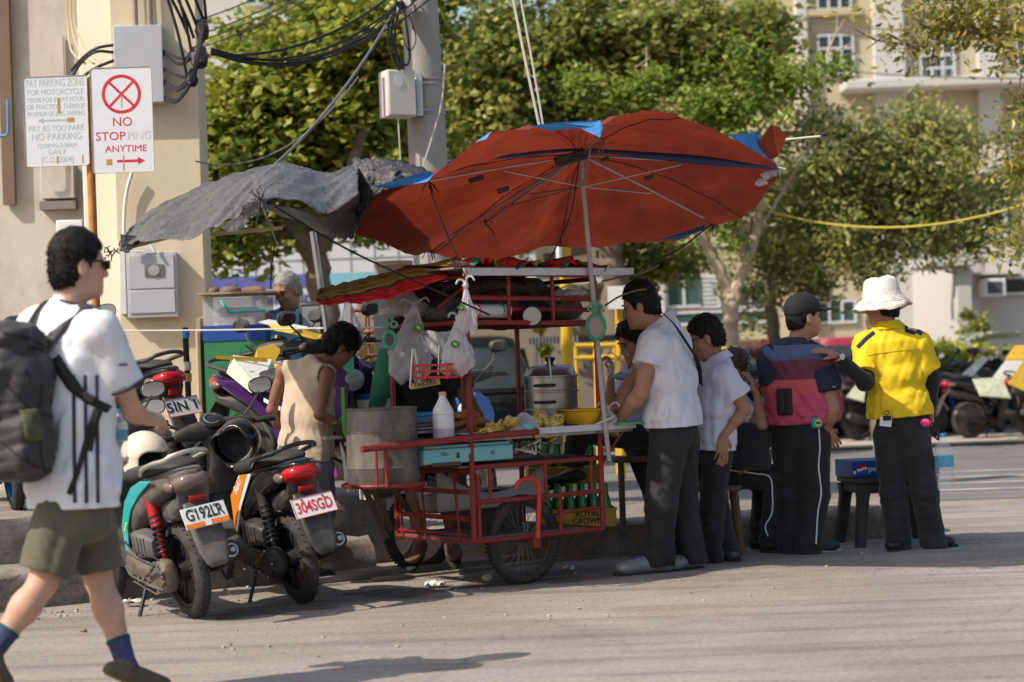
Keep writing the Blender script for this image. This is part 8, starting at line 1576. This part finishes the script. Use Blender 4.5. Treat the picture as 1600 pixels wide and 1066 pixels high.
r_ = empty('potted_plant', spot(845, 28), 'small yellow green plant in front of the taupe wall', 'plant'); leaves('foliage', [blob(843, 512, 8, 9, 28, 140), blob(848, 545, 12, 7, 28, 160)], r_, .08, [(.13, .16, .02), (.2, .22, .03)], 5, cl=.06); g = MB(); g.tube([spot(846, 28), at(844, 510, 28)], .02, 6); g.build('stem', BARK, r_)
g = MB(); c = at(616, 446, 17); g.lathe([(.10, 0), (.125, .03), (.15, .17), (.165, .175), (.165, .215), (.15, .215), (.14, .2), (0, .19)], c-UP*.01, UP, 26); tag(g.build('clay_pot', mat('dusty_clay', (.36, .24, .17), .85, var=.15)), 'dusty clay coloured tub standing behind the red roof cloth', 'tub')
c = at(616, 446, 17); g = MB(); g.box((c[0], 17.05, (c[2]+.0)/2), (.36, .34, c[2]-.03)); tag(g.build('cabinet', mat('grey_cabinet', (.30, .28, .27), .8, var=.1, dirt=.3), bevel=.01), 'tall grey cabinet under the clay tub behind the cart', 'cabinet')  # even grey cabinet colour with scattered dirt
# stall of the old man
c = at(367, 560, 14.6); sw = 1.02*14.6/3111*100
sb = empty('street_stall', (c[0], 14.6, .47), 'green and blue painted street stall with a clear acrylic case', 'stall'); w_ = (at(417, 560, 14.6)-at(322, 560, 14.6))[0]
def zz(py): return at(367, py, 14.6)[2]
GRP = mat('green_stall_paint', (.03, .20, .075), .6, var=.1, dirt=.15); BLP = mat('blue_stall_paint', (.02, .07, .30), .6, var=.08)
g = MB(); g.box((c[0], 14.9, (zz(532)+.47)/2), (w_, .6, zz(532)-.47)); g.build('cabinet', GRP, sb); g = MB(); g.box((c[0], 14.9, (zz(532)+zz(508))/2), (w_+.012, .612, zz(508)-zz(532))); g.build('blue_band', BLP, sb)
ACR = mat('acrylic', (.70, .66, .68), .08, var=0, alpha=.30, spec=.7); g = MB(); z0_, z1_ = zz(508), zz(461)
for yy in (14.62, 15.18): g.box((c[0], yy, (z0_+z1_)/2), (w_, .008, z1_-z0_))
for xx in (-.5, .5): g.box((c[0]+xx*w_, 14.9, (z0_+z1_)/2), (.008, .55, z1_-z0_))
g.build('acrylic_case', ACR, sb); g = MB(); g.box((c[0]+.03, 14.86, zz(458)), (w_+.12, .66, .014)); g.build('top_board', WOOD, sb)
g = MB()
for e in (-.38, .38, .0): g.ball((c[0]+e*w_*.6, 14.9, z0_+.07), (.10, .10, .07), 10, 7, noise=.15)
tag(g.build('snack_bag', PLBAGM), 'pale bags of snacks inside the acrylic case', 'bags'); g = MB(); g.box((c[0]+.1, 14.85, z0_+.03), (.28, .25, .05)); tag(g.build('red_tray', mat('dull_red_tray', (.35, .05, .08), .5)), 'dull red tray in the acrylic case', 'tray')
g = MB(); g.tube(crop_arc([at(345, 470, 14.55), at(352, 480, 14.5), at(360, 488, 14.5), at(385, 486, 14.5), at(415, 485, 14.5)], 6), .012, 6); tag(g.build('hose', mat('teal_hose', (.06, .36, .30), .4)), 'teal hose looped inside the acrylic case', 'hose')
for i, (x, w2, lb) in enumerate(((362, .16, 'left brown pouch on the stall top board'), (395, .20, 'right long brown pouch on the stall top board'), (335, .09, 'small pale lump at the left of the stall top board'))): s = SDF(at(x, 452, 14.8)-.25, at(x, 452, 14.8)+.25, .012); s.ell(at(x, 455, 14.8), (w2/2, .07, .035), e=2.6, k=.01); s.noise(.006, 30, i); tag(s.build('pouch', mat('brown_pouch', (.17, .10, .07), .7, var=.3)), lb, 'pouch')
g = MB(); c2 = at(487, 500, 14.9); g.box(c2, (.19, .05, .28)); bk = tag(g.build('chair_back', BLKP, bevel=.03), 'black chair back behind the old man', 'chair'); g = MB(); g.box(c2+np.array([0, -.03, 0]), (.13, .01, .2)); g.build('pad', mat('grey_pad', (.25, .26, .28)), bk)
for e in (-.07, .07): g = MB(); g.tube([c2+np.array([e, 0, -.1]), np.array([c2[0]+e, 14.95, .47])], .015, 6); g.build('leg', BLKP, bk)
# bucket with blue rim, red shelves, white tub seen left of the drum
g = MB(); c = at(585, 642, 12.5); g.lathe([(.11, -.55), (.135, .06), (.13, .09)], c, UP, 26); bu = tag(g.build('bucket', WHITEP), 'white bucket with blue rim behind the cooking drum', 'bucket'); g = MB(); g.lathe([(.142, .075), (.145, .105), (.13, .108)], c, UP, 26); g.build('rim', BLUE, bu)
g = MB()
for y in (485, 520, 538, 555, 568): g.tube([at(548, y, 17), at(632, y-2, 17)], .022 if y < 525 else .008, 6)
for x in (549, 575, 602, 630): g.tube([at(x, 480, 17.02), spot(x, 17.02, 0)], .015, 6)
tag(g.build('rack', mat('rusty_red_rack', (.36, .10, .065), .6, var=.2)), 'rusty red wire rack behind the left end of the cart', 'rack')
sheet('green_flag', 'green plastic scrap hanging beside the steel tarpaulin pole', [(535, 575, 11.7), (553, 556, 11.7), (552, 590, 11.7)], GRNP, 'plastic scrap'); g = MB(); g.box(at(537, 645, 11.75), (.02, .05, .30)); tag(g.build('lime_board', mat('lime_panel', (.10, .34, .03), .5)), 'narrow lime green panel behind the steel pole at the boy hand', 'panel'); g = MB(); g.box(at(519, 684, 11.4), (.10, .10, .018), M3(.3)); tag(g.build('steel_plate', STEEL), 'small grey steel plate at the left counter tip under the boy hand', 'plate')
# helmets
def helmet(label, c, M, r, m, trim):
    P = lambda x, y, z: c+M@V3(x, y, z); s = SDF(c-.22, c+.22, .006); s.ell(P(0, 0, .02), (r*1.12, r*.98, r*1.02), M, k=.01); s.ell(P(.02, 0, -.06), (r*.95, r*.92, r*.75), M, k=.03); s.ell(P(.0, 0, -.02), (r*.93, r*.80, r*.84), M, k=.01, op='sub'); s.box(P(r*1.0, 0, -.05), (r*.82, r*.78, r*.78), M, r=.04, k=.012, op='sub'); s.plane(P(0, 0, -.125), -M[:, 2]); o = tag(s.build('helmet', m), label, 'helmet', )
    s = SDF(c-.2, c+.2, .007); s.ell(P(-.006, 0, .01), (r*1.02, r*.9, r*.92), M, k=.01); s.ell(P(.02, 0, -.03), (r*.85, r*.7, r*.76), M, k=.01, op='sub'); s.box(P(r*1.0, 0, -.05), (r*.86, r*.8, r*.8), M, r=.04, op='sub'); s.plane(P(0, 0, -.12), -M[:, 2]); s.build('liner', BLKP, o); g = MB()
    q = np.linspace(-.95, .95, 16); g.tube(crop_arc([P(.02, -.098*r/.13, -.10), P(.045, -.100*r/.13, -.05), P(.06, -.094*r/.13, .02), P(.09, -.06*r/.13, .062), P(.10, 0, .075), P(.09, .06*r/.13, .062), P(.06, .094*r/.13, .02), P(.045, .10*r/.13, -.05), P(.02, .098*r/.13, -.10)], 5), .006, 6); g.build('edge_trim', trim, o); return o
helmet('glossy cream open face helmet resting on the teal scooter seat', at(226, 716, 10.85), M3(R(-38), R(0), R(8)), .128, mat('cream_gloss', (.66, .56, .44), .18, var=.03, coat=.6), mat('brown_trim', (.30, .16, .09), .5))
helmet('black open face helmet hung on the right grip of the black scooter', at(368, 692, 11.55), M3(R(-75), R(-55), 0), .130, BLKG, mat('grey_edge', (.25, .24, .24), .4))
# litter
for i, (nm, lb, x, y, r, m) in enumerate((('stone', 'pale stone in the gutter before the right cart wheel', 761, 908, (.034, .026, .026), mat('pale_stone', (.50, .44, .35), .9, bump=.5, bs=60)), ('brick_chip', 'orange broken brick chip at the foot of the concrete step', 557, 890, (.026, .012, .022), mat('brick_chip', (.55, .30, .17), .9)), ('pebble', 'small brown pebble on the road between the walker legs', 131, 988, (.016, .012, .01), mat('brown_pebble', (.25, .15, .08), .9)), ('wrapper', 'pink wrapper scrap beside the pale stone', 745, 910, (.012, .01, .006), mat('hot_pink', (.75, .06, .25))), ('wrapper', 'orange scrap under the right cart wheel', 826, 908, (.022, .012, .005), mat('orange_scrap', (.55, .24, .06), .7)))):
    p = gnd(x, y); s = SDF(p-.09, p+.09, .0045); s.ell(p+UP*r[2]*.8, r, k=.004); s.noise(.004, 60, i); tag(s.build(nm, m), lb, 'litter')
for lb, x, y, sc in (('crumpled white paper under the teal scooter engine', 208, 948, .09), ('grey torn plastic in the drain gap', 680, 918, .10), ('crumpled clear film lying by the kerb behind the right wheel', 888, 893, .06)):
    p = gnd(x, y); rng = np.random.default_rng(x); P = np.array([[p+np.array([(i-3)*sc/5, (j-3)*sc/6, .012+rng.uniform(0, .03)]) for j in range(7)] for i in range(7)]); g = MB(); g.grid(P); tag(g.build('paper_scrap', CW, solid=.002), lb, 'litter')
c = gnd(532, 925); s = SDF(at(560, 850, 12.3)-.4, at(560, 850, 12.3)+.4, .012)
g = MB(); q = at(648, 800, 12.2); g.lathe([(.10, 0), (.13, .02), (.15, .12), (.12, .16), (0, .17)], at(690, 800, 12.1), UP, 20); tag(g.build('cooking_pot', STEEL), 'dented pot stored on the lower frame of the cart', 'pot')
sk = MB(); sk.grid(np.array([[C_(.02+.80*t, .38, .68-.16*math.sin(math.pi*t)*(1-k)-.25*k) for t in np.linspace(0, 1, 12)] for k in np.linspace(0, 1, 6)])); tag(sk.build('flour_sack', mat('dotted_sack', (.42, .39, .40), .85, var=.15, vs=12, dirt=.5, dcol=(.24, .20, .2)), solid=.006), 'sagging pale cloth sack hung inside the cart frame', 'sack')
g = MB(); g.box(C_(.50, .56, .41), (.34, .25, .24), CM@M3(-.15)); tag(g.build('storage_box', BLKP, bevel=.01), 'black storage box inside the lower cart frame', 'box')
g = MB(); g.box(C_(.42, .38, ZB+.012), (.86, .66, .012), CM); tag(g.build('floor_sheet', mat('dirty_sheet', (.12, .10, .09), .8, var=.4)), 'dirty floor sheet on the bottom bars of the cart', 'sheet')

# clutter on the shelf under the cart roof
for i, (u, v, z, sx_, sz_, m, lb, nm) in enumerate(((.16, .30, 1.60, .15, .075, BLKP, 'dark bundle at the left end of the shelf under the roof', 'bundle'), (.40, .32, 1.61, .17, .085, mat('maroon_cloth', (.16, .03, .035), .85, var=.3), 'maroon folded cloth on the shelf under the roof', 'cloth'), (.66, .30, 1.60, .16, .08, M_BLKCLOTH, 'black cloth bundle in the middle of the roof shelf', 'bundle'), (.86, .30, 1.61, .13, .09, mat('olive_cloth', (.11, .09, .05), .85, var=.3), 'olive sack at the right end of the roof shelf', 'sack'), (.52, .42, 1.72, .34, .06, mat('brown_tarp_bundle', (.09, .06, .045), .8, var=.4), 'long brown tarpaulin roll under the roof boards', 'roll'))):
    c = C_(u, v, z); s = SDF(c-.5, c+.5, .012); s.ell(c, (sx_, .14, sz_), CM, e=2.6, k=.01); s.noise(.018, 18, i, ridge=True); s.noise(.008, 45, i+5, ridge=True); tag(s.build(nm, m), lb, nm)
g = MB(); g.tube([C_(.02, .05, 1.585), C_(.33, .05, 1.58)], .040, 16); ro = tag(g.build('plastic_roll', mat('white_roll', (.52, .50, .50), .5, var=.15)), 'white roll of plastic with pink and green rings on the roof shelf', 'roll')
for t_, m in ((.10, mat('hot_pink', (.75, .06, .25))), (.27, GRNP)): g = MB(); g.tube([C_(t_, .05, 1.5845), C_(t_+.012, .05, 1.5842)], .042, 16); g.build('ring', m, ro)
g = MB(); g.grid(np.array([[C_(u, .74, z+.02*math.sin(u*14)) for u in np.linspace(0, .94, 16)] for z in (1.80, 1.70, 1.60, 1.50)])); tag(g.build('rear_light_block', mat('dark_red_block_sheet', (.12, .03, .03), .85, var=.3, leaf=.2), solid=.004), 'dark red cloth hung along the back edge of the cart roof', 'curtain')  # sheet added to block the bright background behind the shelf
